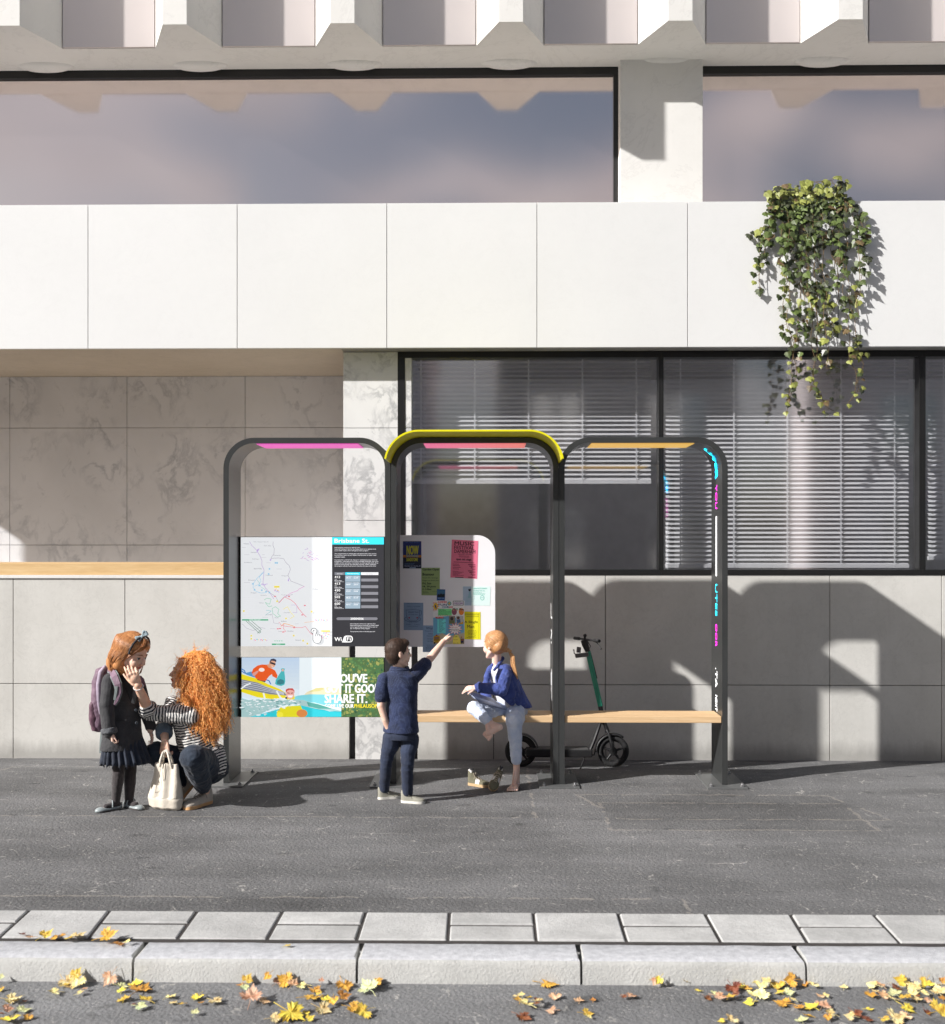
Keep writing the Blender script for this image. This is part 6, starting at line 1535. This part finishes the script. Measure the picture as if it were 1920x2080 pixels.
mb = MB(); mb.tube([A1(745, 1412, 6.775), A1(690, 1640, 6.752), A1(665, 1790, 6.81)], .0016, mat('bag_seam', (.42, .36, .29), .6), 5); mb.tube([A1(780, 1410, 6.772), A1(760, 1560, 6.755), A1(790, 1760, 6.81)], .0016, mat('bag_seam', (.42, .36, .29), .6), 5); mb.build('seam', bg_)
rebase(bg_)
# ------------------------------------------------------------------ the pointing boy
def A2(u, v, Y): return P(740 + .1898 * u, 1270 + .1898 * v, Y)
SK3 = m_skin('light_skin', (.86, .62, .50)); mb = MB()
HB = head(mb, A2(368, 300, 7.0), (.90, .40, .03), (0.02, 0, 1), .190, A2(380, 470, 7.02), .18)
fY = Vector((.30, .95, 0)).normalized(); sY = Vector((.95, -.30, 0)).normalized()
mb.loft([(A2(385, 460, 7.02), .035, .035, sY, fY), (A2(385, 520, 7.02), .095, .05, sY, fY), (A2(390, 800, 7.02), .09, .06, sY, fY), (A2(390, 1150, 7.02), .075, .06, sY, fY)])
sL, eL, wL = A2(188, 600, 7.0), A2(178, 860, 6.97), A2(222, 1010, 6.97); mb.chain([sL, lerp3(sL, eL, .7), eL, wL, A2(262, 1090, 6.99)], [.026, .027, .026, .021, .026])
sR, eR = A2(560, 520, 7.04), A2(715, 345, 7.16); wR = P(901, 1303, 7.27); tip = P(922, 1281, 7.36)
mb.chain([sR, lerp3(sR, eR, .6), eR, lerp3(eR, wR, .3), wR], [.028, .029, .027, .027, .019]); dh = (tip - wR)
hand(mb, wR, dh, (.3, .1, -.95), (-.6, .3, .5), .118, (4, 62, 66, 68), (.7, .25, .75), .0, .40)
hL_, kL_, aL_ = A2(292, 1150, 7.02), A2(238, 1460, 7.02), A2(212, 1765, 7.10); hR_, kR_, aR_ = A2(480, 1150, 7.02), A2(462, 1480, 6.97), A2(462, 1800, 7.00)
mb.chain([hL_, kL_, aL_], [.038, .032, .024]); mb.chain([hR_, kR_, aR_], [.038, .032, .024])
tL = Vector((.80, .30, 0)).normalized(); tR = Vector((.93, -.18, 0)).normalized()
for a, t_ in ((aL_, tL), (aR_, tR)): g = Vector((a.x, a.y, .036)); mb.chain([a, g, g + t_ * .06 - Vector((0, 0, .008))], [.022, .020, .011])
boy = remesh(mb, 'person', .0032, 5, None, [SK3, M_LIP]); face_marks(boy, HB, 1); tag(boy, 'boy in navy polo shirt seen from behind, pointing at the notice board', 'boy'); eyes(boy, HB, mat('dark_brow', (.05, .03, .02), .6))
def dots(nt, co, cc):
    v = nt.nodes.new('ShaderNodeTexVoronoi'); v.inputs['Scale'].default_value = 190; v.inputs['Randomness'].default_value = .12; nt.links.new(co, v.inputs['Vector'])
    return mixc(nt, math_(nt, 'MULTIPLY', math_(nt, 'LESS_THAN', v.outputs['Distance'], .26), .55), cc, (.11, .16, .30))
M_POLO = m_cloth('dotted_navy_polo', (.014, .026, .085), (.007, .013, .042), fold=.32, patt=dots)
mb = MB(); mb.loft([(A2(378, 462, 7.015), .045, .045, sY, fY), (A2(375, 490, 7.015), .070, .056, sY, fY), (A2(380, 540, 7.02), .112, .070, sY, fY), (A2(388, 640, 7.02), .117, .082, sY, fY), (A2(400, 820, 7.02), .100, .080, sY, fY), (A2(398, 1000, 7.02), .108, .086, sY, fY), (A2(392, 1140, 7.02), .120, .092, sY, fY)], n=36)
mb.chain([A2(215, 580, 7.01), lerp3(sL, eL, .35), lerp3(sL, eL, .66)], [.045, .044, .043]); mb.chain([A2(530, 550, 7.03), lerp3(sR, eR, .3), lerp3(sR, eR, .56)], [.052, .050, .047])
polo = remesh(mb, 'polo_shirt', .0036, 5, boy, [M_POLO], lambda v: .0042 * (1 - 2 * abs(noise.noise(Vector(((v.x - v.z * .75) * 5, v.y * 6, (v.z + v.x * .75) * 22))))) - .002 + .002 * noise.noise(v * 30))
mb = MB(); q = HB['q']; nk = A2(380, 455, 7.02); mb.tube([nk + Vector((.053 * math.cos(R(a)), .047 * math.sin(R(a)), .004 * math.sin(R(a * 2)))) for a in range(0, 360, 20)], .0095, None, 8, closed=True); mb.tube([nk + Vector((.060 * math.cos(R(a)), .053 * math.sin(R(a)), -.012)) for a in range(0, 360, 20)], .0085, None, 8, closed=True)
remesh(mb, 'collar', .0032, 4, polo, [M_POLO])
M_JNV = m_cloth('dark_jeans', (.020, .032, .070), (.010, .016, .038), fold=.35)
mb = MB(); mb.loft([(A2(392, 1080, 7.02), .105, .080, sY, fY), (A2(392, 1170, 7.02), .107, .084, sY, fY), (A2(390, 1215, 7.02), .102, .080, sY, fY)], n=30)
mb.chain([A2(292, 1215, 7.02), A2(282, 1280, 7.02), lerp3(hL_, kL_, .62), kL_, lerp3(kL_, aL_, .5), aL_ + Vector((0, 0, .012))], [.062, .060, .050, .042, .038, .036]); mb.chain([A2(488, 1215, 7.02), A2(484, 1280, 7.02), lerp3(hR_, kR_, .62), kR_, lerp3(kR_, aR_, .5), aR_ + Vector((0, 0, .012))], [.062, .060, .051, .043, .039, .037])
remesh(mb, 'jeans', .0036, 5, boy, [M_JNV], lambda v: .0030 * (1 - 2 * abs(noise.noise(Vector((v.x * 8, v.y * 8, v.z * (22 if v.z < .30 else 9)))))) - .0012)
# cropped dark hair
HBH = m_hair('dark_brown_hair', (.060, .032, .020), (.018, .010, .008), .6); h = HB['h']
mb = MB(); E_ = lambda a, b, d, r: mb.ell(q(a, b, d), tuple(x * h for x in r), None, HB['M'], 20, 14)
E_(0, -.075, .15, (.352, .405, .375)); E_(0, -.18, -.01, (.325, .285, .33)); E_(0, .17, .33, (.25, .20, .15)); E_(.0, -.19, -.18, (.25, .20, .2))
hh = remesh(mb, 'hair', .0034, 5, boy, [HBH], folds(.0008, 40, 1)); me = hh.data
mb = MB(); rv = random.Random(31); vs_ = me.vertices; n_ = len(vs_)
for i in range(2600):
    v = vs_[rv.randrange(n_)]; p = v.co; nn = v.normal
    cr = q(.02, -.16, .52); d = (nn * .9 + (p - cr).normalized() * .8 + Vector((rv.uniform(-.3, .3), rv.uniform(-.3, .3), rv.uniform(-.4, .2)))).normalized(); mb.tube([p - nn * .001, p + d * rv.uniform(.0025, .005)], [.0009, .0004], HBH, 3, cap=False)
mb.build('strands', hh, fixn=False)
M_CANV = mat('olive_grey_canvas', (.30, .29, .24), .85, .12, 20, .3, 200); M_WSOL = mat('white_rubber', (.76, .74, .68), .5, .05)
for a, t_ in ((aL_, tL), (aR_, tR)): shoe(frame(Vector((a.x, a.y, .001)) - t_ * .042, t_), .160, M_CANV, M_WSOL, mat('olive_lace', (.20, .19, .16), .8), boy, .08, wid=1.05, sole_t=.10)

# ------------------------------------------------------------------ the girl sitting on the bench
def A3(u, v, Y): return P(900 + .18484 * u, 1260 + .18484 * v, Y)
SK4 = m_skin('pale_skin', (.88, .64, .54)); mb = MB()
HS = head(mb, A3(566, 278, 7.58), (-.76, .64, .02), (.04, 0, 1), .200, A3(590, 480, 7.60), .16)
fS = Vector((-.75, -.66, 0)).normalized(); sS = Vector((.66, -.75, 0)).normalized()
mb.loft([(A3(590, 480, 7.60), .032, .032, sS, fS), (A3(610, 560, 7.60), .085, .05, sS, fS), (A3(690, 780, 7.62), .08, .06, sS, fS), (A3(775, 985, 7.64), .09, .075, sS, fS)])
s1_, e1, w1 = A3(705, 560, 7.52), A3(640, 765, 7.42), A3(368, 735, 7.40); mb.chain([s1_, e1, w1], [.03, .027, .019]); hand(mb, w1, (-1, -.05, -.16), (.0, .5, -.9), (.0, -1, -.3), .118, (14, 20, 24, 28), (.8, .5, .3), .03, .42)
s2_, e2, w2_ = A3(520, 570, 7.68), A3(470, 800, 7.66), A3(500, 930, 7.56); mb.chain([s2_, e2, w2_], [.03, .026, .02]); hand(mb, w2_, (.7, -.5, -.3), (0, .2, 1), (.5, .8, 0), .11, (20, 25, 30, 30))
h1, k1, a1 = A3(810, 1010, 7.62), A3(785, 1110, 7.43), A3(808, 1600, 7.445); mb.chain([h1, k1], [.062, .046]); mb.chain([k1, lerp3(k1, a1, .35), a1], [.045, .042, .023])
# bare foot on the ground, five toes
ft = Vector((-.22, -.97, 0)).normalized(); fsd = Vector((.97, -.22, 0)); g0 = Vector((a1.x, a1.y + .012, .022)); ball = g0 + ft * .105 + Vector((0, 0, -.006))
mb.chain([a1, g0], [.024, .024]); mb.caps(g0, .023, ball + fsd * .014, .018); mb.caps(g0, .023, ball - fsd * .014, .019); mb.caps(a1, .022, g0 + ft * .07 + Vector((0, 0, .012)), .018)
for i in range(5): o_ = -.030 + .0150 * i; L_ = (.032, .034, .031, .027, .022)[i]; r_ = (.0100, .0078, .0074, .0070, .0068)[i]; b0 = ball + fsd * o_ + ft * (.004 - .006 * (i > 2)) + Vector((0, 0, -.005)); mb.caps(b0, r_ * 1.1, b0 + ft * L_ + Vector((0, 0, -.002)), r_)
# crossed leg
h2, k2, a2 = A3(720, 1000, 7.62), A3(345, 965, 7.46), A3(500, 1110, 7.37); mb.chain([h2, k2], [.06, .045]); mb.chain([k2, a2], [.043, .024])
heel = A3(625, 1175, 7.35); bl = A3(505, 1240, 7.34); mb.caps(a2, .024, A3(545, 1150, 7.36), .026); mb.caps(A3(545, 1150, 7.36), .026, heel, .022); mb.caps(heel, .021, bl, .024); mb.caps(a2, .024, bl, .022)
tdn = (A3(470, 1290, 7.34) - A3(505, 1240, 7.34)).normalized()
for i in range(5): b0 = bl + (A3(545, 1270, 7.33) - A3(465, 1225, 7.36)) * ((i - 2) * .22) + tdn * .010; r_ = (.0074, .0076, .0080, .0082, .0105)[i]; mb.caps(b0, r_ * 1.1, b0 + tdn * (.016 + .003 * i), r_)
sit = remesh(mb, 'person', .0032, 5, None, [SK4, M_LIP]); face_marks(sit, HS, 1); tag(sit, 'barefoot girl in blue denim jacket sitting cross-legged on the bench', 'girl'); eyes(sit, HS, mat('blonde_brow', (.40, .24, .12), .6))
M_TEE = m_cloth('white_tee', (.72, .72, .76), fold=.4); mb = MB()
mb.loft([(A3(595, 500, 7.60), .045, .04, sS, fS), (A3(610, 570, 7.60), .088, .062, sS, fS), (A3(680, 760, 7.61), .088, .075, sS, fS), (A3(765, 960, 7.63), .100, .090, sS, fS)], n=28); remesh(mb, 'tee_shirt', .004, 4, sit, [M_TEE], folds(.0025, 20))
M_DEN = m_cloth('blue_denim', (.060, .095, .34), (.030, .050, .20), fold=.7, patt=lambda nt, co, cc: mixc(nt, math_(nt, 'MULTIPLY', math_(nt, 'SUBTRACT', nz(nt, co, 30, 4, .7), .55), 3, clamp=True), cc, (.16, .22, .50)))
mb = MB(); bS = -fS
for (u, v, Y, a_, b_) in (): pass
mb.loft([(A3(612, 480, 7.615), .060, .035, sS, fS), (A3(640, 520, 7.625), .100, .060, sS, fS), (A3(672, 600, 7.63), .112, .070, sS, fS), (A3(735, 760, 7.645), .112, .076, sS, fS), (A3(800, 900, 7.655), .118, .085, sS, fS), (A3(822, 945, 7.66), .116, .080, sS, fS)], n=36)
mb.chain([A3(690, 550, 7.54), lerp3(s1_, e1, .5), e1], [.047, .045, .045]); mb.chain([e1, lerp3(e1, w1, .5), lerp3(e1, w1, .90)], [.046, .040, .034])
mb.chain([A3(535, 560, 7.67), e2, lerp3(e2, w2_, .5)], [.042, .038, .034])
# the two open fronts
mb.chain([A3(715, 560, 7.565), A3(760, 760, 7.565), A3(805, 905, 7.59)], [.046, .056, .056]); mb.chain([A3(690, 640, 7.53), A3(735, 800, 7.53)], [.04, .046])
mb.chain([A3(545, 500, 7.60), A3(492, 600, 7.575), A3(470, 700, 7.57)], [.018, .024, .022]); mb.chain([A3(640, 520, 7.55), A3(620, 640, 7.50), A3(650, 800, 7.50), A3(760, 905, 7.52)], [.018, .030, .030, .022])
jk = remesh(mb, 'denim_jacket', .0036, 5, sit, [M_DEN], folds(.0042, 17, 5))
mb = MB(); mb.chain([A3(520, 530, 7.60), A3(545, 490, 7.585), A3(600, 455, 7.60), A3(655, 410, 7.635)], [.010, .013, .014, .011]); mb.chain([A3(560, 545, 7.55), A3(610, 490, 7.555), A3(660, 420, 7.60)], [.008, .013, .012]); remesh(mb, 'collar', .0034, 3, jk, [M_DEN])
c0_, c1_ = lerp3(e1, w1, .80), lerp3(e1, w1, .97); mb = MB(); mb.tube([c0_, lerp3(c0_, c1_, .2), lerp3(c0_, c1_, .8), c1_], [.035, .039, .039, .034], None, 18); remesh(mb, 'cuff', .0034, 3, jk, [M_DEN], folds(.002, 30))
M_JLT = m_cloth('pale_jeans', (.74, .80, .92), (.54, .63, .82), fold=.6); mb = MB()
mb.chain([A3(800, 985, 7.66), h1], [.088, .080]); mb.chain([A3(800, 1000, 7.60), lerp3(h1, k1, .6), k1], [.078, .068, .060]); mb.chain([k1, lerp3(k1, a1, .4), lerp3(k1, a1, .86)], [.058, .047, .038])
mb.chain([A3(740, 1000, 7.63), lerp3(h2, k2, .5), k2], [.070, .060, .050]); mb.chain([k2, lerp3(k2, a2, .9)], [.052, .038]); mb.ell(A3(780, 985, 7.66), (.10, .09, .075))
remesh(mb, 'jeans', .0036, 5, sit, [M_JLT], folds(.0038, 18, 7))
# sleek hair, knot and ponytail
HBL = m_hair('strawberry_blonde', (.84, .50, .24), (.34, .13, .045), .36, (0, 70)); q = HS['q']; h = HS['h']
mb = MB(); E_ = lambda a, b, d, r: mb.ell(q(a, b, d), tuple(x * h for x in r), None, HS['M'], 20, 14)
E_(0, -.075, .165, (.365, .425, .375)); E_(0, -.16, .0, (.315, .30, .29)); E_(0, .08, .29, (.27, .27, .19)); kn = A3(700, 332, 7.56); mb.caps(q(-.1, -.30, 0), .05, kn, .014)
hs = remesh(mb, 'hair', .0034, 5, sit, [HBL], folds(.0008, 50, 1)); mb = MB(); rv = random.Random(9)
for i in range(420):
    a = rv.uniform(-1.35, 1.9); b_ = rv.uniform(.0, 1)
    p0 = q(.36 * math.sin(a) * .98, .30 - .5 * b_, .12 + .40 * math.cos(a) + .0 * b_); d0 = (p0 - q(0, -.06, .14)); p0 = q(0, -.06, .14) + d0.normalized() * .405 * h
    if (p0 - q(0, -.06, .14)).dot(HS['f']) > .33 * h: continue
    m1 = p0.lerp(kn, .5); cc = q(0, -.08, .12); m1 = cc + (m1 - cc).normalized() * .415 * h
    m0 = p0.lerp(m1, .5); m0 = cc + (m0 - cc).normalized() * .415 * h; m2 = m1.lerp(kn, .6); m2 = cc + (m2 - cc).normalized() * max(.40 * h, (m2 - cc).length)
    mb.tube([p0, m0, m1, m2, kn], [.0008, .0013, .0013, .0013, .001], HBL, 4, cap=False)
mb.build('strands', hs, fixn=False)
mb = MB(); mb.ell(kn + Vector((.006, 0, .002)), (.017, .015, .017)); mb.ell(A3(735, 338, 7.55), (.013, .012, .014)); remesh(mb, 'hair_knot', .003, 3, hs, [HBL], folds(.002, 60))
mb = MB(); cpts = [A3(728, 340, 7.55), A3(765, 400, 7.54), A3(770, 480, 7.535), A3(795, 570, 7.53), A3(822, 645, 7.53)]
for i in range(170):
    o = Vector((rv.uniform(-1, 1), rv.uniform(-1, 1), rv.uniform(-.4, .4))); wds = [.006, .013, .015, .011, .003]
    mb.tube([p + o * w_ for p, w_ in zip(cpts, wds)], [.0018, .0019, .0018, .0014, .0006], HBL, 4, cap=False)
mb.build('ponytail', hs, fixn=False)
# tablet
tb = MB(); A_, B_, C_ = A3(252, 775, 7.41), A3(402, 905, 7.33), A3(690, 985, 7.45); D_ = A_ + C_ - B_; n_ = (B_ - A_).cross(C_ - B_).normalized() * .004
tb.add([A_ + n_, B_ + n_, C_ + n_, D_ + n_, A_ - n_, B_ - n_, C_ - n_, D_ - n_], [(0, 1, 2, 3), (7, 6, 5, 4), (0, 4, 5, 1), (1, 5, 6, 2), (2, 6, 7, 3), (3, 7, 4, 0)], mat('tablet_shell', (.20, .24, .36), .35)); tab = tb.build('tablet', bevel=.002); tag(tab, 'slim blue-grey tablet held on the lap of the seated girl', 'tablet')

# ------------------------------------------------------------------ her shoes on the ground
M_OLV = mat('olive_suede', (.16, .15, .10), .9, .2, 25, .3, 200); M_WLE = mat('white_leather', (.72, .70, .68), .5, .06, 20); M_TAN = mat('tan_rubber', (.58, .40, .22), .6, .1, 20); M_LC2 = mat('taupe_lace', (.42, .36, .28), .8)
def Z5(u, v): return 780 + .18398 * u, 1420 + .18398 * v
h_ = G(*Z5(935, 945), 0); t_ = Vector((.86, -.50, 0)).normalized()
a_ = shoe(frame(h_ + Vector((0, 0, .001)), t_), .172, M_OLV, M_TAN, M_LC2, None, .30, (M_WLE, M_OLV, M_OLV), 'sneaker', wid=1.15, sole_t=.11); tag(a_, 'olive and white high-top sneaker standing upright, left of its pair', 'sneaker')
d_ = Vector((-.30, -.60, -.55)).normalized(); o_ = P(*Z5(1232, 850), 7.36)
p_ = P(*Z5(1188, 975), 7.30); p_.z = .012
M_ = frame(p_ - d_ * .152, d_, (.25, -.55, .75)); b_ = shoe(M_, .158, M_OLV, M_TAN, M_LC2, None, .26, (M_WLE, M_OLV, M_OLV), 'sneaker', wid=1.1, sole_t=.11); tag(b_, 'olive and white high-top sneaker tipped onto its toe beside the bare foot', 'sneaker')

# ------------------------------------------------------------------ scooter behind the bench
YC = 8.27
def A6(u, v, Y=YC): return P(1020 + .18975 * u, 1260 + .18975 * v, Y)
M_BLK = mat('matt_black', (.016, .016, .017), .5, .1, 20); M_TYR = mat('tyre_rubber', (.022, .022, .023), .75, .1, 60, .4, 120); M_GRN = mat('green_enamel', (.018, .27, .17), .3, .05, 5, spec=.6, coat=.3); M_GRY = mat('grey_plastic', (.11, .11, .11), .45, .1)
sc_ = empty('electric_scooter', tuple(A6(700, 1565)), 'electric kick scooter with green stem parked behind the bench', 'scooter')
for (u, v) in ((1190, 1400), (200, 1400)):
    c = A6(u, v); wr_ = .118; mb = MB()
    mb.tube([c + Vector((.100 * math.cos(R(a)), 0, .100 * math.sin(R(a)))) for a in range(0, 360, 9)], .0195, M_TYR, 12, closed=True)
    for a in range(0, 360, 10):
        for sg in (-1, 1): p = c + Vector((.115 * math.cos(R(a)), sg * .008, .115 * math.sin(R(a)))); p2 = c + Vector((.1125 * math.cos(R(a + 6)), sg * .016, .1125 * math.sin(R(a + 6)))); mb.tube([p, p2], .0022, M_TYR, 4)
    wh = mb.build('wheel', sc_)
    mb = MB(); mb.tube([c + Vector((.080 * math.cos(R(a)), 0, .080 * math.sin(R(a)))) for a in range(0, 360, 10)], .007, M_BLK, 8, closed=True)
    for k in range(5): a = R(72 * k + 18); mb.tube([c, c + Vector((.08 * math.cos(a), 0, .08 * math.sin(a)))], [.012, .007], M_BLK, 8)
    mb.tube([c - Vector((0, .022, 0)), c + Vector((0, .022, 0))], .030, M_BLK, 18); mb.tube([c - Vector((0, .030, 0)), c + Vector((0, .030, 0))], .009, M_GRY, 10); mb.build('rim', wh)
mb = MB(); p0, p1 = A6(255, 1368), A6(960, 1452); mb.box((p0.x, YC - .065, p1.z), (p1.x, YC + .065, p0.z), M_BLK); mb.build('deck', sc_, bevel=.008)
mb = MB(); mb.box((p0.x + .03, YC - .06, p0.z), (p1.x - .03, YC + .06, p0.z + .004), M_GRY)
for i in range(60): x = p0.x + .03 + (p1.x - p0.x - .06) * i / 60; mb.box((x, YC - .06, p0.z + .004), (x + .003, YC + .06, p0.z + .0065), M_GRY)
mb.build('grip_mat', sc_)
mb = MB(); mb.loft([(A6(930, 1400), .045, .022, (0, 1, 0), (1, 0, .3)), (A6(985, 1280), .035, .022, (0, 1, 0), (1, 0, .4)), (A6(1050, 1090), .030, .020, (0, 1, 0), (1, 0, .4)), (A6(1085, 1080), .024, .02, (0, 1, 0), (1, 0, .4))], M_BLK, 16); mb.tube([A6(905, 1452), A6(985, 1440), A6(1000, 1380)], .006, M_BLK, 8); mb.build('neck', sc_)
mb = MB(); mb.tube([A6(1048, 918), A6(915, 345)], .0155, M_GRN, 18); mb.tube([A6(1066, 915, YC - .004), A6(932, 330, YC - .004)], .011, M_GRN, 14); st_ = mb.build('stem', sc_)
mb = MB(); mb.tube([A6(1052, 920), A6(1068, 1010), A6(1098, 1110)], .0175, M_BLK, 14); mb.tube([A6(1098, 1100), A6(1135, 1200)], .015, M_BLK, 12)
for sg in (-1, 1): mb.tube([A6(1120, 1170) + Vector((0, sg * .015, 0)), A6(1140, 1210) + Vector((0, sg * .032, 0)), A6(1190, 1400) + Vector((0, sg * .032, 0))], [.009, .010, .011], M_BLK, 10)
mb.build('fork', sc_)
mb = MB(); mb.box((0, 0, 0), (.012, .02, .20), M_BLK, frame(A6(1005, 625) - Vector((0, .01, 0)), (1, 0, .25), (-.24, 0, 1))); mb.build('battery_cover', st_, bevel=.003)
mb = MB(); mb.loft([(A6(918, 335), .016, .018, (0, 1, 0), (1, 0, .2)), (A6(890, 260), .022, .026, (0, 1, 0), (1, 0, .2)), (A6(880, 212), .020, .027, (0, 1, 0), (1, 0, .2))], M_BLK, 14); mb.tube([A6(884, 215), A6(888, 160)], .009, M_BLK, 10); mb.ell(A6(888, 163), .014, M_BLK)
hdl = mb.build('headset', sc_)
bd_ = Vector((.42, -.90, .02)).normalized(); c = A6(896, 205); mb = MB(); mb.tube([c - bd_ * .17, c + bd_ * .20], .0085, M_BLK, 10); mb.build('handlebar', sc_)
for sg in (-.17, .20): mb = MB(); mb.tube([c + bd_ * (sg - math.copysign(.075, sg)), c + bd_ * sg], .0125, M_BLK, 12); mb.build('grip', sc_)
mb = MB(); e_ = c + bd_ * .10; mb.tube([e_, e_ + Vector((.03, -.02, -.015)), e_ + Vector((.055, -.06, -.055))], [.006, .005, .004], M_BLK, 8); mb.ell(e_ + Vector((.057, -.063, -.058)), .007, M_BLK); mb.tube([c + Vector((.012, 0, -.01)), c + Vector((.036, -.02, -.05)), A6(935, 300)], .003, M_BLK, 6); mb.build('brake_lever', sc_)
mb = MB(); mb.box((-.055, -.03, -.014), (.045, .03, .014), M_GRY, frame(A6(860, 372), (1, 0, .12))); ph = mb.build('phone_cradle', sc_, bevel=.005)
mb = MB(); mb.box((-.018, -.022, 0), (.012, .022, .040), M_GRY, frame(A6(822, 345), (1, 0, -.1))); mb.tube([A6(770, 320), A6(772, 355), A6(800, 366)], .004, M_GRY, 7); mb.ell(A6(768, 318), .006, M_GRY); mb.build('clamp', ph)
# mudguards
for (u, v, a0, a1_, r_, m_) in ((200, 1400, 95, 5, .136, M_GRY), (1190, 1400, 182, 55, .134, M_BLK)):
    c = A6(u, v); mb = MB(); vs = []; n = 14
    for i in range(n + 1):
        a = R(a0 + (a1_ - a0) * i / n)
        for w_, dr_ in ((-.026, -.010), (-.020, 0), (.020, 0), (.026, -.010)): vs.append(c + Vector(((r_ + dr_) * math.cos(a), w_, (r_ + dr_) * math.sin(a))))
    mb.add(vs, [(i * 4 + k, i * 4 + k + 1, (i + 1) * 4 + k + 1, (i + 1) * 4 + k) for i in range(n) for k in range(3)], m_, True); solid(mb.build('mudguard', sc_), .003)
mb = MB(); mb.tube([A6(255, 1410), A6(200, 1400)], [.02, .014], M_GRY, 10); mb.tube([A6(880, 1452) + Vector((0, -.05, 0)), A6(820, 1560) + Vector((0, -.13, 0))], .006, M_BLK, 8); mb.build('kickstand', sc_)
rebase(sc_)
# ------------------------------------------------------------------ light, sky, camera
SUN = Vector((-1.76, -1.0, 1.22)).normalized()
w = bpy.data.worlds.new('World'); scene.world = w; w.use_nodes = True; nt = w.node_tree
bg = nt.nodes['Background']; sky = nt.nodes.new('ShaderNodeTexSky'); sky.sky_type = 'NISHITA'; sky.sun_disc = False
sky.sun_elevation = math.asin(SUN.z); sky.sun_rotation = math.atan2(SUN.x, SUN.y)
sky.air_density = 1.0; sky.dust_density = 3.0; sky.ozone_density = .6
# unseen broken cloud, added low behind the camera to brighten the upper glass reflections
tc = nt.nodes.new('ShaderNodeTexCoord'); sp = nt.nodes.new('ShaderNodeSeparateXYZ'); nt.links.new(tc.outputs['Generated'], sp.inputs[0])
mp = nt.nodes.new('ShaderNodeMapping'); mp.inputs['Scale'].default_value = (1, 1, 2.2); mp.inputs['Rotation'].default_value = (0, R(25), 0); nt.links.new(tc.outputs['Generated'], mp.inputs[0])
cn = nz(nt, mp.outputs[0], 6.0, 5, .5, .5)
cm = math_(nt, 'MULTIPLY', math_(nt, 'SUBTRACT', cn, .44), 6.5, clamp=True)
el = math_(nt, 'MULTIPLY', math_(nt, 'MULTIPLY', math_(nt, 'SUBTRACT', sp.outputs[2], .04), 9, clamp=True), math_(nt, 'MULTIPLY', math_(nt, 'SUBTRACT', .58, sp.outputs[2]), 6, clamp=True))
bk_ = math_(nt, 'MULTIPLY', math_(nt, 'MULTIPLY', sp.outputs[1], -1), 3, clamp=True)
cf_ = math_(nt, 'MULTIPLY', math_(nt, 'MULTIPLY', cm, el), bk_)
cr_ = ramp(nt, [(.40, (6.0, 5.7, 5.9)), (.62, (9.0, 8.5, 8.6))]); nt.links.new(nz(nt, mp.outputs[0], 7, 4), cr_.inputs[0])
nt.links.new(mixc(nt, math_(nt, 'MULTIPLY', cf_, .92), sky.outputs[0], cr_.outputs[0]), bg.inputs['Color']); bg.inputs['Strength'].default_value = .046
sl = bpy.data.lights.new('sun', 'SUN'); sl.energy = 4.6; sl.angle = R(.9); sl.color = (1.0, .972, .945)
so = bpy.data.objects.new('sun', sl); col.objects.link(so); so.rotation_euler = SUN.to_track_quat('Z', 'Y').to_euler(); so.location = (-9, -4, 9)
cd = bpy.data.cameras.new('camera'); cam = bpy.data.objects.new('camera', cd); col.objects.link(cam); scene.camera = cam
cam.location = CAM; cam.rotation_euler = (R(90), 0, TH)
cd.sensor_fit = 'VERTICAL'; cd.sensor_height = 36; cd.lens = F / 2080 * 36; cd.shift_y = (HZ - 1040) / 2080
cd.clip_start = .05; cd.clip_end = 2000
cd.dof.use_dof = True; cd.dof.focus_distance = 7.4; cd.dof.aperture_fstop = cd.lens / 1000 / .011
vs = scene.view_settings; vs.view_transform = 'Standard'; vs.look = 'None'; vs.exposure = .53; vs.gamma = 1; vs.use_curve_mapping = False
scene.render.engine = 'CYCLES'
scene.cycles.max_bounces = 8; scene.cycles.diffuse_bounces = 4; scene.cycles.transparent_max_bounces = 12
scene.cycles.use_denoising = True
scene.cycles.sample_clamp_indirect = 6
